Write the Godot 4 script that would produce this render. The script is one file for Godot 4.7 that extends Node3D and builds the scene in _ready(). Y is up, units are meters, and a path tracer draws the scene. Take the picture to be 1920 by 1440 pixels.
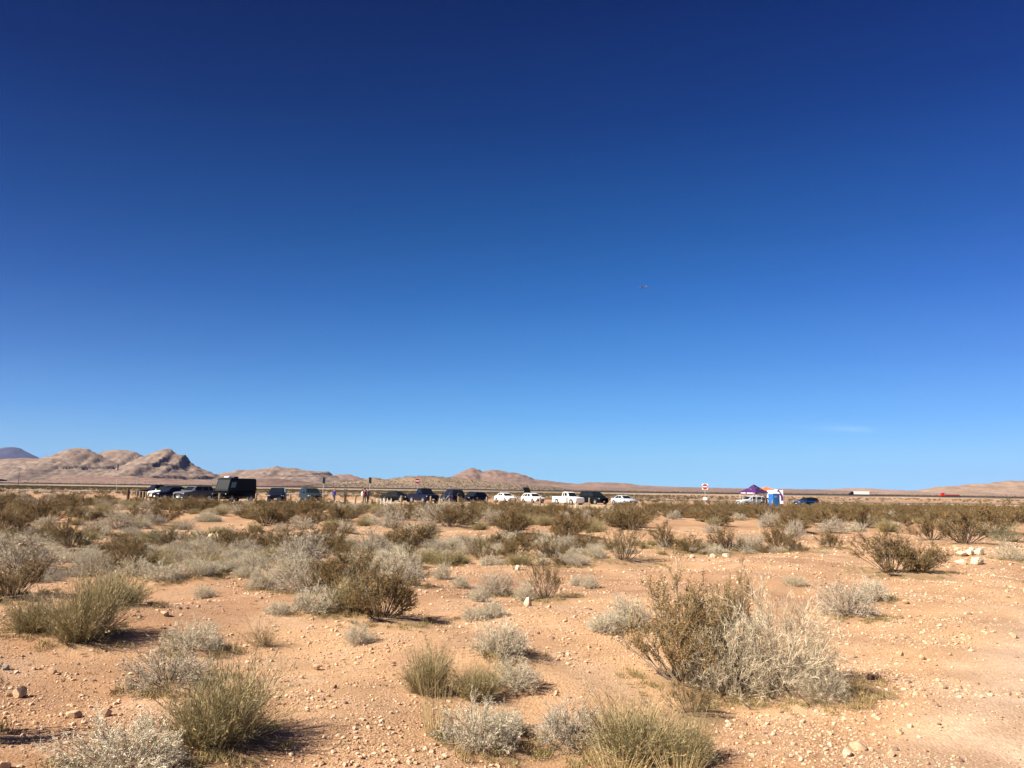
extends Node3D
# A desert car park seen across creosote scrub, with a highway and hills behind.

const EXPOSURE := 2.5
var paints := {}

func on(x: float, z: float) -> Vector3:
	return Vector3(x, ground(x, z), z)

func _ready() -> void:
	# ---- camera, sky, sun, exposure
	var cam := Camera3D.new()
	cam.name = "camera"
	cam.position = Vector3(0, 1.672, 0)
	cam.rotation_degrees = Vector3(7.3560, 0, 0.800)
	cam.fov = 51.43
	cam.near = 0.05
	cam.far = 60000.0
	add_child(cam)
	var env := Environment.new()
	env.background_mode = Environment.BG_SKY
	env.sky = Sky.new()
	env.sky.sky_material = make_sky()
	env.tonemap_mode = Environment.TONE_MAPPER_LINEAR
	env.tonemap_exposure = EXPOSURE
	env.fog_enabled = true
	env.fog_density = 0.000015
	env.fog_light_color = Color(0.30, 0.42, 0.95).linear_to_srgb()
	env.sdfgi_enabled = true
	env.ssao_enabled = true
	env.ssil_enabled = true
	var we := WorldEnvironment.new()
	we.name = "world_environment"
	we.environment = env
	add_child(we)
	var sun := DirectionalLight3D.new()
	sun.name = "sun"
	sun.light_energy = 1.6
	sun.light_color = Color(1.0, 0.95, 0.87)
	sun.light_angular_distance = 0.5
	sun.shadow_enabled = true
	add_child(sun)
	sun.look_at_from_position(Vector3.ZERO, Vector3(0.93, -0.85, -0.36))

	make_paints()
	make_ground()
	make_roads()
	make_hills()
	make_far_scrub()
	make_car_park()
	make_plants()
	make_stones()

func make_sky() -> PanoramaSkyMaterial:
	var keys := [[-90.0, 128, 110, 92], [-0.5, 150, 150, 150], [0.0, 165, 229, 255], [1.74, 153, 221, 252], [4.87, 110, 182, 245], [8.7, 76, 145, 219], [13.28, 46, 112, 190], [17.59, 28, 89, 161], [25.68, 8, 54, 121], [33.07, 1, 35, 96], [50.0, 11, 32, 82], [90.0, 10, 28, 74]]
	var im := Image.create(2048, 1024, false, Image.FORMAT_RGBF)
	for row in 1024:
		var e := 90.0 - (row + 0.5) * 180.0 / 1024.0
		var i := 0
		while i < keys.size() - 2 and e > keys[i + 1][0]: i += 1
		var t := clampf((e - keys[i][0]) / (keys[i + 1][0] - keys[i][0]), 0.0, 1.0)
		var a := Color8(keys[i][1], keys[i][2], keys[i][3])
		var b := Color8(keys[i + 1][1], keys[i + 1][2], keys[i + 1][3])
		var c := a.lerp(b, t).srgb_to_linear()
		# darkest a quarter turn from the sun, as a clear sky is
		for x in 512:
			var az := (x + 0.5) * TAU / 512.0
			var deep := lerpf(0.3, 0.6, smoothstep(2.0, 14.0, e))
			var f := (1.0 + deep * pow(sin(az + 0.7), 2.0)) / (1.0 + deep * 0.415) / EXPOSURE
			var v := minf(pow(sin(az), 2.0), 0.3) * lerpf(0.35, 1.0, smoothstep(3.0, 16.0, e))
			im.fill_rect(Rect2i(x * 4, row, 4, 1), Color(c.r * f * (1.0 + 0.9 * v), c.g * f * (1.0 - 0.38 * v), c.b * f))
	# one faint wisp of cirrus low on the right
	var n := noise(4, 0.09, 3)
	for y in range(470, 506):
		for x in range(80, 180):
			var e := 90.0 - (y + 0.5) * 180.0 / 1024.0
			var az := (x + 0.5) * 360.0 / 2048.0
			var f := exp(-pow((az - 22.6) / 2.1, 2.0)) * exp(-pow((e - 4.15 + (az - 22.6) * 0.07) / 0.17, 2.0))
			f *= 0.09 * (0.6 + 0.8 * n.get_noise_2d(x, y * 3.0))
			var c := im.get_pixel(x, y)
			im.set_pixel(x, y, c.lerp(Color(0.75, 0.8, 0.9), maxf(f, 0.0)))
	var m := PanoramaSkyMaterial.new()
	m.panorama = ImageTexture.create_from_image(im)
	return m

func make_paints() -> void:
	glass = paint(0.012, 0.016, 0.02, 0.08)
	glass.metallic_specular = 0.25
	van_glass = paint(0.028, 0.034, 0.04, 0.12)
	rubber = paint(0.02, 0.02, 0.02, 0.85)
	alloy = paint(0.45, 0.45, 0.46, 0.35, 0.7)
	black_trim = paint(0.014, 0.014, 0.016, 0.6)
	lamp_clear = paint(0.75, 0.77, 0.8, 0.15, 0.3)
	lamp_red = paint(0.3, 0.01, 0.012, 0.2)
	plate_white = paint(0.8, 0.8, 0.8, 0.5)
	for p in [["white", 0.8, 0.8, 0.8], ["black", 0.006, 0.008, 0.011], ["navy", 0.008, 0.011, 0.03], ["grey", 0.10, 0.11, 0.14], ["slate", 0.022, 0.032, 0.042], ["silver", 0.38, 0.42, 0.48], ["maroon", 0.03, 0.008, 0.012], ["blue", 0.008, 0.05, 0.2]]:
		var m := paint(p[1], p[2], p[3], 0.42, 0.0)
		m.metallic_specular = 0.5 if p[1] > 0.2 else 0.13
		paints[p[0]] = m
	hill_paint = paint(1, 1, 1, 0.95, 0.0, true)

# ---------------------------------------------------------------- the ground: one sheet out to the horizon
func trail(x: float, z: float) -> float:
	# a worn footpath that leads off to the right
	var q := x * 0.8 + z * 0.6 - 0.1
	return (1.0 - smoothstep(0.75, 1.75, absf(q))) * smoothstep(15.0, 10.0, -z)

func make_ground() -> void:
	var litter := {}
	for p in PLANTS:
		if p[0] == "grass" or p[4] < 0.5: continue
		var r: float = p[4] * 0.6
		for i in range(floori(p[2] - r), floori(p[2] + r) + 1):
			for k in range(floori(p[3] - r), floori(p[3] + r) + 1):
				var key := Vector2i(i, k)
				if not litter.has(key): litter[key] = []
				litter[key].append(p)
	var n1 := noise(21, 0.13, 4)
	var n2 := noise(22, 0.9, 3)
	var n3 := noise(23, 0.004, 4)
	var n4 := noise(24, 0.42, 4)
	var crust := Color(0.34, 0.205, 0.12)
	var angles := []
	for i in 561: angles.append(deg_to_rad(lerpf(-46.0, 46.0, i / 560.0)))
	for i in range(1, 60): angles.append(deg_to_rad(46.0 + (360.0 - 92.0) * i / 60.0))
	var radii := [0.0]
	var r := 0.7
	while r < 30000.0:
		radii.append(r)
		r *= 1.022 if r < 30.0 else (1.035 if r < 250.0 else 1.09)
	var p := PackedVector3Array()
	var c := PackedColorArray()
	var uv := PackedVector2Array()
	var uv2 := PackedVector2Array()
	var sand := Color(0.515, 0.332, 0.193)
	var rust := Color(0.385, 0.225, 0.125)
	var pale := Color(0.59, 0.45, 0.345)
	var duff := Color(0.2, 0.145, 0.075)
	var lot := Color(0.6, 0.46, 0.32)
	var plain_ := Color(0.27, 0.19, 0.125)
	var red := Color(0.16, 0.092, 0.07)
	for ri in radii.size():
		var rr: float = radii[ri]
		for a in angles:
			var x: float = rr * sin(a)
			var z: float = -rr * cos(a)
			var lift := 0.0
			uv.push_back(Vector2(x, z) / 2.7)
			uv2.push_back(Vector2(x, z) / 19.0)
			var k := sand.lerp(rust, clampf(0.42 + n1.get_noise_2d(x, z) * 1.5 - x * 0.09 * smoothstep(25.0, 8.0, rr), 0.0, 1.0))
			if rr < 40.0:
				k = k.lerp(pale, 0.85 * trail(x, z))
				var f := n2.get_noise_2d(x, z)
				k = k.lerp(pale, clampf(f * 0.7, 0.0, 0.35))
				k = k.lerp(crust, clampf(n4.get_noise_2d(x, z) * 1.6 - 0.12, 0.0, 0.5))
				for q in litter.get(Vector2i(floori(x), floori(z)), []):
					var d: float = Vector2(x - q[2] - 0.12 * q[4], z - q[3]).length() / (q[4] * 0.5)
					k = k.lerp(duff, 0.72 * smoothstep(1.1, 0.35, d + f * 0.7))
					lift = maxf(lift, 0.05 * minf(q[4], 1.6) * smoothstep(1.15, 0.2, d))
			elif rr < 900.0:
				var park := smoothstep(72.0, 80.0, -z) * smoothstep(118.0, 112.0, -z) * smoothstep(48.0, 42.0, absf(x))
				var verge := smoothstep(180.0, 186.0, -z) * smoothstep(222.0, 214.0, -z)
				var bank := smoothstep(640.0, 650.0, -z) * smoothstep(820.0, 800.0, -z)
				k = k.lerp(plain_, 0.8 * smoothstep(110.0, 330.0, rr) * (1.0 - smoothstep(40.0, 260.0, x)))
				k = k.lerp(lot, maxf(park, maxf(verge * 0.55, bank * 0.45)))
			else:
				k = plain_.lerp(red, clampf(0.5 + n3.get_noise_2d(x, z) * 1.6, 0.0, 1.0))
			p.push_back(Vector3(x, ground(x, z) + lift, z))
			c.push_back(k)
	var m := angles.size()
	var ix := PackedInt32Array()
	for i in radii.size() - 1:
		for j in m:
			var k := (j + 1) % m
			var q := i * m
			if i > 0: ix.append_array([q + j, q + m + j, q + k])
			ix.append_array([q + k, q + m + j, q + m + k])
	var a := []
	a.resize(Mesh.ARRAY_MAX)
	a[Mesh.ARRAY_VERTEX] = p
	a[Mesh.ARRAY_COLOR] = c
	a[Mesh.ARRAY_TEX_UV] = uv
	a[Mesh.ARRAY_TEX_UV2] = uv2
	a[Mesh.ARRAY_INDEX] = ix
	var raw := ArrayMesh.new()
	raw.add_surface_from_arrays(Mesh.PRIMITIVE_TRIANGLES, a)
	var st := SurfaceTool.new()
	st.create_from(raw, 0)
	st.generate_normals()
	var mat := paint(1, 1, 1, 0.95, 0.0, true)
	mat.albedo_texture = noise_texture(noise(31, 0.03, 5), 1024, Color(0.86, 0.83, 0.8), Color(1, 1, 1))
	mat.detail_enabled = true
	mat.detail_blend_mode = BaseMaterial3D.BLEND_MODE_MUL
	mat.detail_uv_layer = BaseMaterial3D.DETAIL_UV_2
	mat.detail_albedo = noise_texture(noise(32, 0.02, 6), 1024, Color(0.86, 0.85, 0.84), Color(1, 1, 1))
	mat.heightmap_enabled = true
	mat.heightmap_scale = 0.8
	mat.heightmap_texture = noise_texture(noise(33, 0.085, 4), 1024, Color.BLACK, Color.WHITE)
	st.set_material(mat)
	var o := part("ground", st.commit())
	tag(o, "orange sandy desert ground with gravel, a pale trail and a dirt car park", "ground", "", "structure")

func strip(called: String, label: String, line: Array, wide: float, lift: float, m: Material) -> void:
	var g := Geo.new()
	var l := []
	var r := []
	for i in line.size():
		var d: Vector2 = (line[mini(i + 1, line.size() - 1)] - line[maxi(i - 1, 0)]).normalized()
		var s := Vector2(-d.y, d.x) * wide / 2.0
		var q: Vector2 = line[i]
		l.append(on(q.x - s.x, q.y - s.y) + Vector3(0, lift, 0))
		r.append(on(q.x + s.x, q.y + s.y) + Vector3(0, lift, 0))
	for i in line.size() - 1:
		g.quad(l[i], l[i + 1], r[i + 1], r[i])
		g.quad(l[i] - Vector3(0, 0.4, 0), l[i + 1] - Vector3(0, 0.4, 0), l[i + 1], l[i])
		g.quad(r[i] - Vector3(0, 0.4, 0), r[i + 1] - Vector3(0, 0.4, 0), r[i + 1], r[i])
	var o := part(called, g.mesh(m))
	tag(o, label, "road", "", "structure")

func make_roads() -> void:
	var asphalt := paint(0.15, 0.15, 0.155, 0.85)
	var worn := paint(0.24, 0.235, 0.23, 0.85)
	var white := paint(0.75, 0.75, 0.72, 0.7)
	var l1 := []
	var l2 := []
	var f := []
	for i in 61:
		var x := -1500.0 + 50.0 * i
		l1.append(Vector2(x, -712.0 + 0.012 * x))
		l2.append(Vector2(x, -768.0 + 0.012 * x))
	for i in 40:
		var x := -360.0 + 20.0 * i
		f.append(Vector2(x, -200.0 - 0.0016 * maxf(x + 10.0, 0.0) ** 2.0))
	strip("highway", "near carriageway of the highway crossing the plain", l1, 13.0, 0.35, worn)
	strip("highway", "far carriageway of the highway, with the two trucks on it", l2, 13.0, 0.5, worn)
	strip("frontage_road", "grey side road behind the car park, bending away to the right", f, 10.0, 0.12, asphalt)
	for k in [[l1, -5.6, 0.37], [l1, 5.6, 0.37], [l2, -5.6, 0.52], [l2, 5.6, 0.52], [f, -4.6, 0.14]]:
		var line: Array = k[0].map(func(q): return q + Vector2(0, k[1]))
		strip("road_line", "white edge line painted on the %s" % ["frontage road" if k[0] == f else ("far carriageway" if k[0] == l2 else "near carriageway")][0] + (", far side" if k[1] < 0 else ", near side"), line, 0.35, k[2], white)
	# the guard rail between the carriageways
	var rail := thing("guard_rail", "long dark steel guard rail between the carriageways of the highway", "guard rail", on(0, -738))
	var steel := paint(0.03, 0.026, 0.026, 0.8)
	var g := Geo.new()
	var gp := Geo.new()
	for i in 60:
		var x := -1500.0 + 50.0 * i
		var a := on(x, -738.0 + 0.012 * x) - rail.position
		var b := on(x + 50.0, -738.0 + 0.012 * (x + 50.0)) - rail.position
		g.loft([[a + Vector3(0, 0.5, -0.05), a + Vector3(0, 1.5, -0.05), a + Vector3(0, 1.5, 0.05), a + Vector3(0, 0.5, 0.05)], [b + Vector3(0, 0.5, -0.05), b + Vector3(0, 1.5, -0.05), b + Vector3(0, 1.5, 0.05), b + Vector3(0, 0.5, 0.05)]], false)
		for k in 5:
			gp.box(a.lerp(b, k / 5.0) + Vector3(0, 0.5, -0.12), Vector3(0.2, 1.5, 0.12))
	part("rail", g.mesh(steel), rail)
	tag(part("posts", gp.mesh(steel), rail), "", "", "", "stuff")
	semi("semi_truck", "white box semi truck with a dark blue cab on the highway", on(324.64, -759.00) + Vector3(0, 0.55, 0), PI, paints.navy, paint(0.8, 0.8, 0.8, 0.5), false)
	var scarlet := paint(0.5, 0.012, 0.02, 0.4)
	semi("flatbed_truck", "red flatbed semi truck with a dark red load on the highway", on(409.23, -757.00) + Vector3(0, 0.55, 0), PI, scarlet, scarlet, true)
	# poles along the road
	var grey := paint(0.42, 0.40, 0.37, 0.7)
	var brown := paint(0.09, 0.06, 0.045, 0.9)
	for q in [[on(-549.52, -880.00), 11.0, grey, "pale utility pole, leftmost of those below the rounded hill"], [on(-428.33, -700.00), 10.5, brown, "brown utility pole right of the leftmost pale one"], [on(-486.41, -900.00), 11.0, grey, "pale utility pole below the flat topped hill"], [on(-432.48, -930.00), 10.0, grey, "pale utility pole left of the parked cars"]]:
		var o := thing("utility_pole", q[3], "pole", q[0], 0.0, "utility poles beyond the highway")
		var s := Geo.new()
		s.tube([Vector3(0, -1, 0), Vector3(0, q[1], 0)], [0.28, 0.2], 8)
		part("pole", s.mesh(q[2]), o)
		var b := Geo.new()
		b.box(Vector3(0, q[1] - 0.9, 0), Vector3(2.6, 0.2, 0.2))
		part("crossarm", b.mesh(q[2]), o)
	var o := thing("sign_mast", "tall thin pole with a dark narrow panel on top, left of the car park", "sign", on(-93.01, -190.00))
	var s := Geo.new()
	s.tube([Vector3(0, -0.5, 0), Vector3(0, 6.6, 0)], [0.06, 0.05], 8)
	part("pole", s.mesh(grey), o)
	var b := Geo.new()
	b.box(Vector3(0, 5.9, 0.06), Vector3(0.3, 1.5, 0.12), Basis(), Color.WHITE, 0.02)
	part("panel", b.mesh(paint(0.03, 0.03, 0.03, 0.6)), o)

func make_hills() -> void:
	var SOIL := Color(0.2, 0.147, 0.116)
	var SOIL2 := Color(0.142, 0.105, 0.086)
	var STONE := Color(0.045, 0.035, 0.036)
	hill("dark blue distant mountain at the far left of the skyline", 19000.0, [[-18101, -121.0], [-17343, -138.8], [-15888, 320.2], [-14400, 567.6], [-13255, 507.8], [-12512, 669.6], [-12138, 738.0], [-11989, 771.7], [-11825, 780.3], [-11659, 757.3], [-11499, 671.1], [-11301, 585.5], [-11102, 487.4], [-10708, 316.7], [-10189, 148.2], [-9544, -30.7], [-8782, -100.0]], 4000.0, 2500.0, 75.0, 3, [], Color(0.022, 0.022, 0.028), Color(0.04, 0.036, 0.04), Color(0.1, 0.08, 0.08), 0.55)
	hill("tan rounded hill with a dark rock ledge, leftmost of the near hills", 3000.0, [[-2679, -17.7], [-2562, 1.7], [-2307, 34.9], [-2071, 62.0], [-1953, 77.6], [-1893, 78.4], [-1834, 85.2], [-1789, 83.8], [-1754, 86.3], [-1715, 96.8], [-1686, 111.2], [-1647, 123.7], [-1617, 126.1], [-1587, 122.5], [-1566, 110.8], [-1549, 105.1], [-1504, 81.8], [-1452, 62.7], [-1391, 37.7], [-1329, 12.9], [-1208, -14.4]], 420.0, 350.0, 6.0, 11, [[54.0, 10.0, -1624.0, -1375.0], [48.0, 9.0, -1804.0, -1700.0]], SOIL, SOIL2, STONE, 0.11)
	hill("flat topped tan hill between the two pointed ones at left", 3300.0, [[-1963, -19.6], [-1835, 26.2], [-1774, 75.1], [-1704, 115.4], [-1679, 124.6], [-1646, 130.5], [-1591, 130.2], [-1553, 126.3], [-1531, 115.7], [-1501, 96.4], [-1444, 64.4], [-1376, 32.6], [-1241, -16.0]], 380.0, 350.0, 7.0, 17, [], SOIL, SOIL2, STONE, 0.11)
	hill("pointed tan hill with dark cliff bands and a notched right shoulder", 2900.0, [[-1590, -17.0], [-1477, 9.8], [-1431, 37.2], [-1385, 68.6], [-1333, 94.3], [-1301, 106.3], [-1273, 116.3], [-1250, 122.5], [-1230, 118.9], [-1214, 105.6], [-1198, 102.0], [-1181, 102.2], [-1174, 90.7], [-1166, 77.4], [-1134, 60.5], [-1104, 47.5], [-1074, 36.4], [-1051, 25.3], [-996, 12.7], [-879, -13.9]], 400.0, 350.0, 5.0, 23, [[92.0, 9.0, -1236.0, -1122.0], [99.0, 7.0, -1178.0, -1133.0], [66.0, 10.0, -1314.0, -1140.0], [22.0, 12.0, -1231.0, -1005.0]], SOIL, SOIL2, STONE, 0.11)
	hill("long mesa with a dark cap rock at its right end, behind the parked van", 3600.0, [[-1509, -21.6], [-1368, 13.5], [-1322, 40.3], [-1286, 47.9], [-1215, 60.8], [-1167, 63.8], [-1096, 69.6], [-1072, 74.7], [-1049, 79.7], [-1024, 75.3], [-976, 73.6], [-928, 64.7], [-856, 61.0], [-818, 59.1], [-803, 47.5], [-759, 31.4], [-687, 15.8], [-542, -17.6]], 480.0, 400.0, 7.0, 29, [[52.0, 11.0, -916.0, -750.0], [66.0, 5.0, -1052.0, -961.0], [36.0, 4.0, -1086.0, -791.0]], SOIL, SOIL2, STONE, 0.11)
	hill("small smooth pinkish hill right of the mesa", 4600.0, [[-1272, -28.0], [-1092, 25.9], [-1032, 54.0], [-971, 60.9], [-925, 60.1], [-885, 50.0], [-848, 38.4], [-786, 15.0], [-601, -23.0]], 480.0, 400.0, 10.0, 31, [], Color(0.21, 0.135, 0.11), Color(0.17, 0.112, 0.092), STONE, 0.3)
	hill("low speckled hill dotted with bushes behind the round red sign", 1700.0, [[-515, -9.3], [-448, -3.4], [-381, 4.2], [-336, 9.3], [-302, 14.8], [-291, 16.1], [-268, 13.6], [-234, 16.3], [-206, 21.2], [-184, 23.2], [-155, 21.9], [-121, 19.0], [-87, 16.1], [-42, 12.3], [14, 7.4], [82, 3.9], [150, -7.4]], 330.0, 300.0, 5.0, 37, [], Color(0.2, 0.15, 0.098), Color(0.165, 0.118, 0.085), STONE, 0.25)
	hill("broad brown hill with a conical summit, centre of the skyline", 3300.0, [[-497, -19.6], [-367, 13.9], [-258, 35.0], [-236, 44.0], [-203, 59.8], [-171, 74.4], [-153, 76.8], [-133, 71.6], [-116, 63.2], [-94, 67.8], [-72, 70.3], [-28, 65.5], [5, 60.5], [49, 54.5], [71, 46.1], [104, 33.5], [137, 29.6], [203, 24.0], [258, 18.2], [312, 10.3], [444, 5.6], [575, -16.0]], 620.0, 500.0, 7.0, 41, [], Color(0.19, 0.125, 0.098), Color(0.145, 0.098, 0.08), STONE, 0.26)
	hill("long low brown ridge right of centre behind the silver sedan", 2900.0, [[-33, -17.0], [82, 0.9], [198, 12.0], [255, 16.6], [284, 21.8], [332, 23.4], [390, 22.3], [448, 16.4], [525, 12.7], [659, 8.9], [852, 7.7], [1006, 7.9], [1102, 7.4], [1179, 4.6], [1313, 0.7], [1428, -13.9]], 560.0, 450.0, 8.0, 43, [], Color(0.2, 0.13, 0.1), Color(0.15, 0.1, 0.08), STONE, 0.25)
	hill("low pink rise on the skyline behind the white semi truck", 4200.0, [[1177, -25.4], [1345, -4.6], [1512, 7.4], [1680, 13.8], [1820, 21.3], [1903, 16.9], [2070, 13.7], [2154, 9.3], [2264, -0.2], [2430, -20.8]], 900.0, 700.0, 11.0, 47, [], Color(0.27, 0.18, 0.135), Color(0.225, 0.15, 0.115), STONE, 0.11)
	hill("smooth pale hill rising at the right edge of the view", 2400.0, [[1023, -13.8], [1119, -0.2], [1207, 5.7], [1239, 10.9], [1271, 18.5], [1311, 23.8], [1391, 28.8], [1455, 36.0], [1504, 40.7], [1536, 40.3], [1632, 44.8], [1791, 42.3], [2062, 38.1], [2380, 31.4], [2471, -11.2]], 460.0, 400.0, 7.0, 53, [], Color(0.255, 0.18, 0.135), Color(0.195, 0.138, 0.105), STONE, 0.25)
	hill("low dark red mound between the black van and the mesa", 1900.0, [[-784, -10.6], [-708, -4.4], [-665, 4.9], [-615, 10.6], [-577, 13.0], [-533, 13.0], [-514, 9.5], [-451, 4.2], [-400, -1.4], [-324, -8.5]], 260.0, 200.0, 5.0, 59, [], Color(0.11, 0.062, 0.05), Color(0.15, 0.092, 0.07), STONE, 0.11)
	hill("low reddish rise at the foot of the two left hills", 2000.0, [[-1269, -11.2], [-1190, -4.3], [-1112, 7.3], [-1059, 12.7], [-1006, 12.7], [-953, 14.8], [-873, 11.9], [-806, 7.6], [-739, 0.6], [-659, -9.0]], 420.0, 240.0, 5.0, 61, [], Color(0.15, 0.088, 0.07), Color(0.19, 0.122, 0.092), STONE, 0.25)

# ---------------------------------------------------------------- scrub too far away to count
func make_far_scrub() -> void:
	var olive := [Color(0.10, 0.082, 0.03), Color(0.12, 0.09, 0.035), Color(0.085, 0.075, 0.03)]
	var far_bush := creosote(901, 15, 6, 3, 3, 0.085, [Color(0.1, 0.08, 0.06)], olive)
	var white := paint(1, 1, 1, 0.9, 0.0, true)
	far_bush[0].mesh(white)
	var all := Geo.new()
	for q in far_bush:
		all.v.append_array(q.v)
		all.c.append_array(q.c)
	var mesh := all.mesh(white)
	var places := []
	var cols := []
	rng.seed = 902
	var n := noise(903, 0.02, 3)
	var tried := 0
	while places.size() < 9000 and tried < 90000:
		tried += 1
		var z := -sqrt(rng.randf_range(108.0 * 108.0, 620.0 * 620.0))
		var x := z * rng.randf_range(-0.74, 0.74)
		if z > -124.0 and x < 55.0 or z > -140.0 and absf(x) < 46.0: continue
		var f := -200.0 - 0.0016 * maxf(x + 10.0, 0.0) ** 2.0
		if absf(z - f) < 15.0: continue
		var open := smoothstep(20.0, 120.0, x) * smoothstep(130.0, 170.0, -z)
		if rng.randf() < open * 0.86 or n.get_noise_2d(x, z) < -0.22: continue
		var w := rng.randf_range(0.45, 0.8) if z > -330.0 else rng.randf_range(0.6, 1.1)
		var b := Basis(Vector3.UP, rng.randf() * TAU).scaled(Vector3(w, w * rng.randf_range(0.7, 1.0), w))
		places.append(Transform3D(b, on(x, z)))
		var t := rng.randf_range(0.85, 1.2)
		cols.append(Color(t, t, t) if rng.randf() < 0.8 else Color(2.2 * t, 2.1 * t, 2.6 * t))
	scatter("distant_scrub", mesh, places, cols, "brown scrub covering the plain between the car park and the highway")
	# dots of brush on the hills and the plain at their feet
	var dot := Geo.new()
	rng.seed = 905
	for i in 26:
		var p := unit()
		p.y = absf(p.y)
		dot.tri(p + unit() * 0.5, p + unit() * 0.5, p * 0.3 + unit() * 0.4)
	var dm := dot.mesh(white)
	var brush := [Color(0.15, 0.115, 0.065), Color(0.17, 0.13, 0.075), Color(0.12, 0.095, 0.055)]
	places = []
	cols = []
	for s in slopes:
		if s[1] > 3500.0: continue
		var p: PackedVector3Array = s[0]
		var want := 5200 if s[1] < 1800.0 else 450
		for i in want:
			var q := p[rng.randi() % p.size()]
			if q.y < -4.4: continue
			var size := rng.randf_range(0.5, 1.2)
			places.append(Transform3D(Basis(Vector3.UP, rng.randf() * TAU).scaled(Vector3.ONE * size), q + Vector3(rng.randf_range(-3, 3), 0, rng.randf_range(-3, 3))))
			cols.append(tone(brush, 0.3))
	for i in 3500:
		var z := -sqrt(rng.randf_range(800.0 * 800.0, 2100.0 * 2100.0))
		var x := z * rng.randf_range(-0.74, 0.74)
		places.append(Transform3D(Basis(Vector3.UP, rng.randf() * TAU).scaled(Vector3(1.3, 0.8, 1.3) * rng.randf_range(0.6, 1.3)), on(x, z)))
		cols.append(tone(brush, 0.3))
	scatter("hillside_brush", dm, places, cols, "small dark bushes dotting the hills and the plain at their feet")

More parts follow.
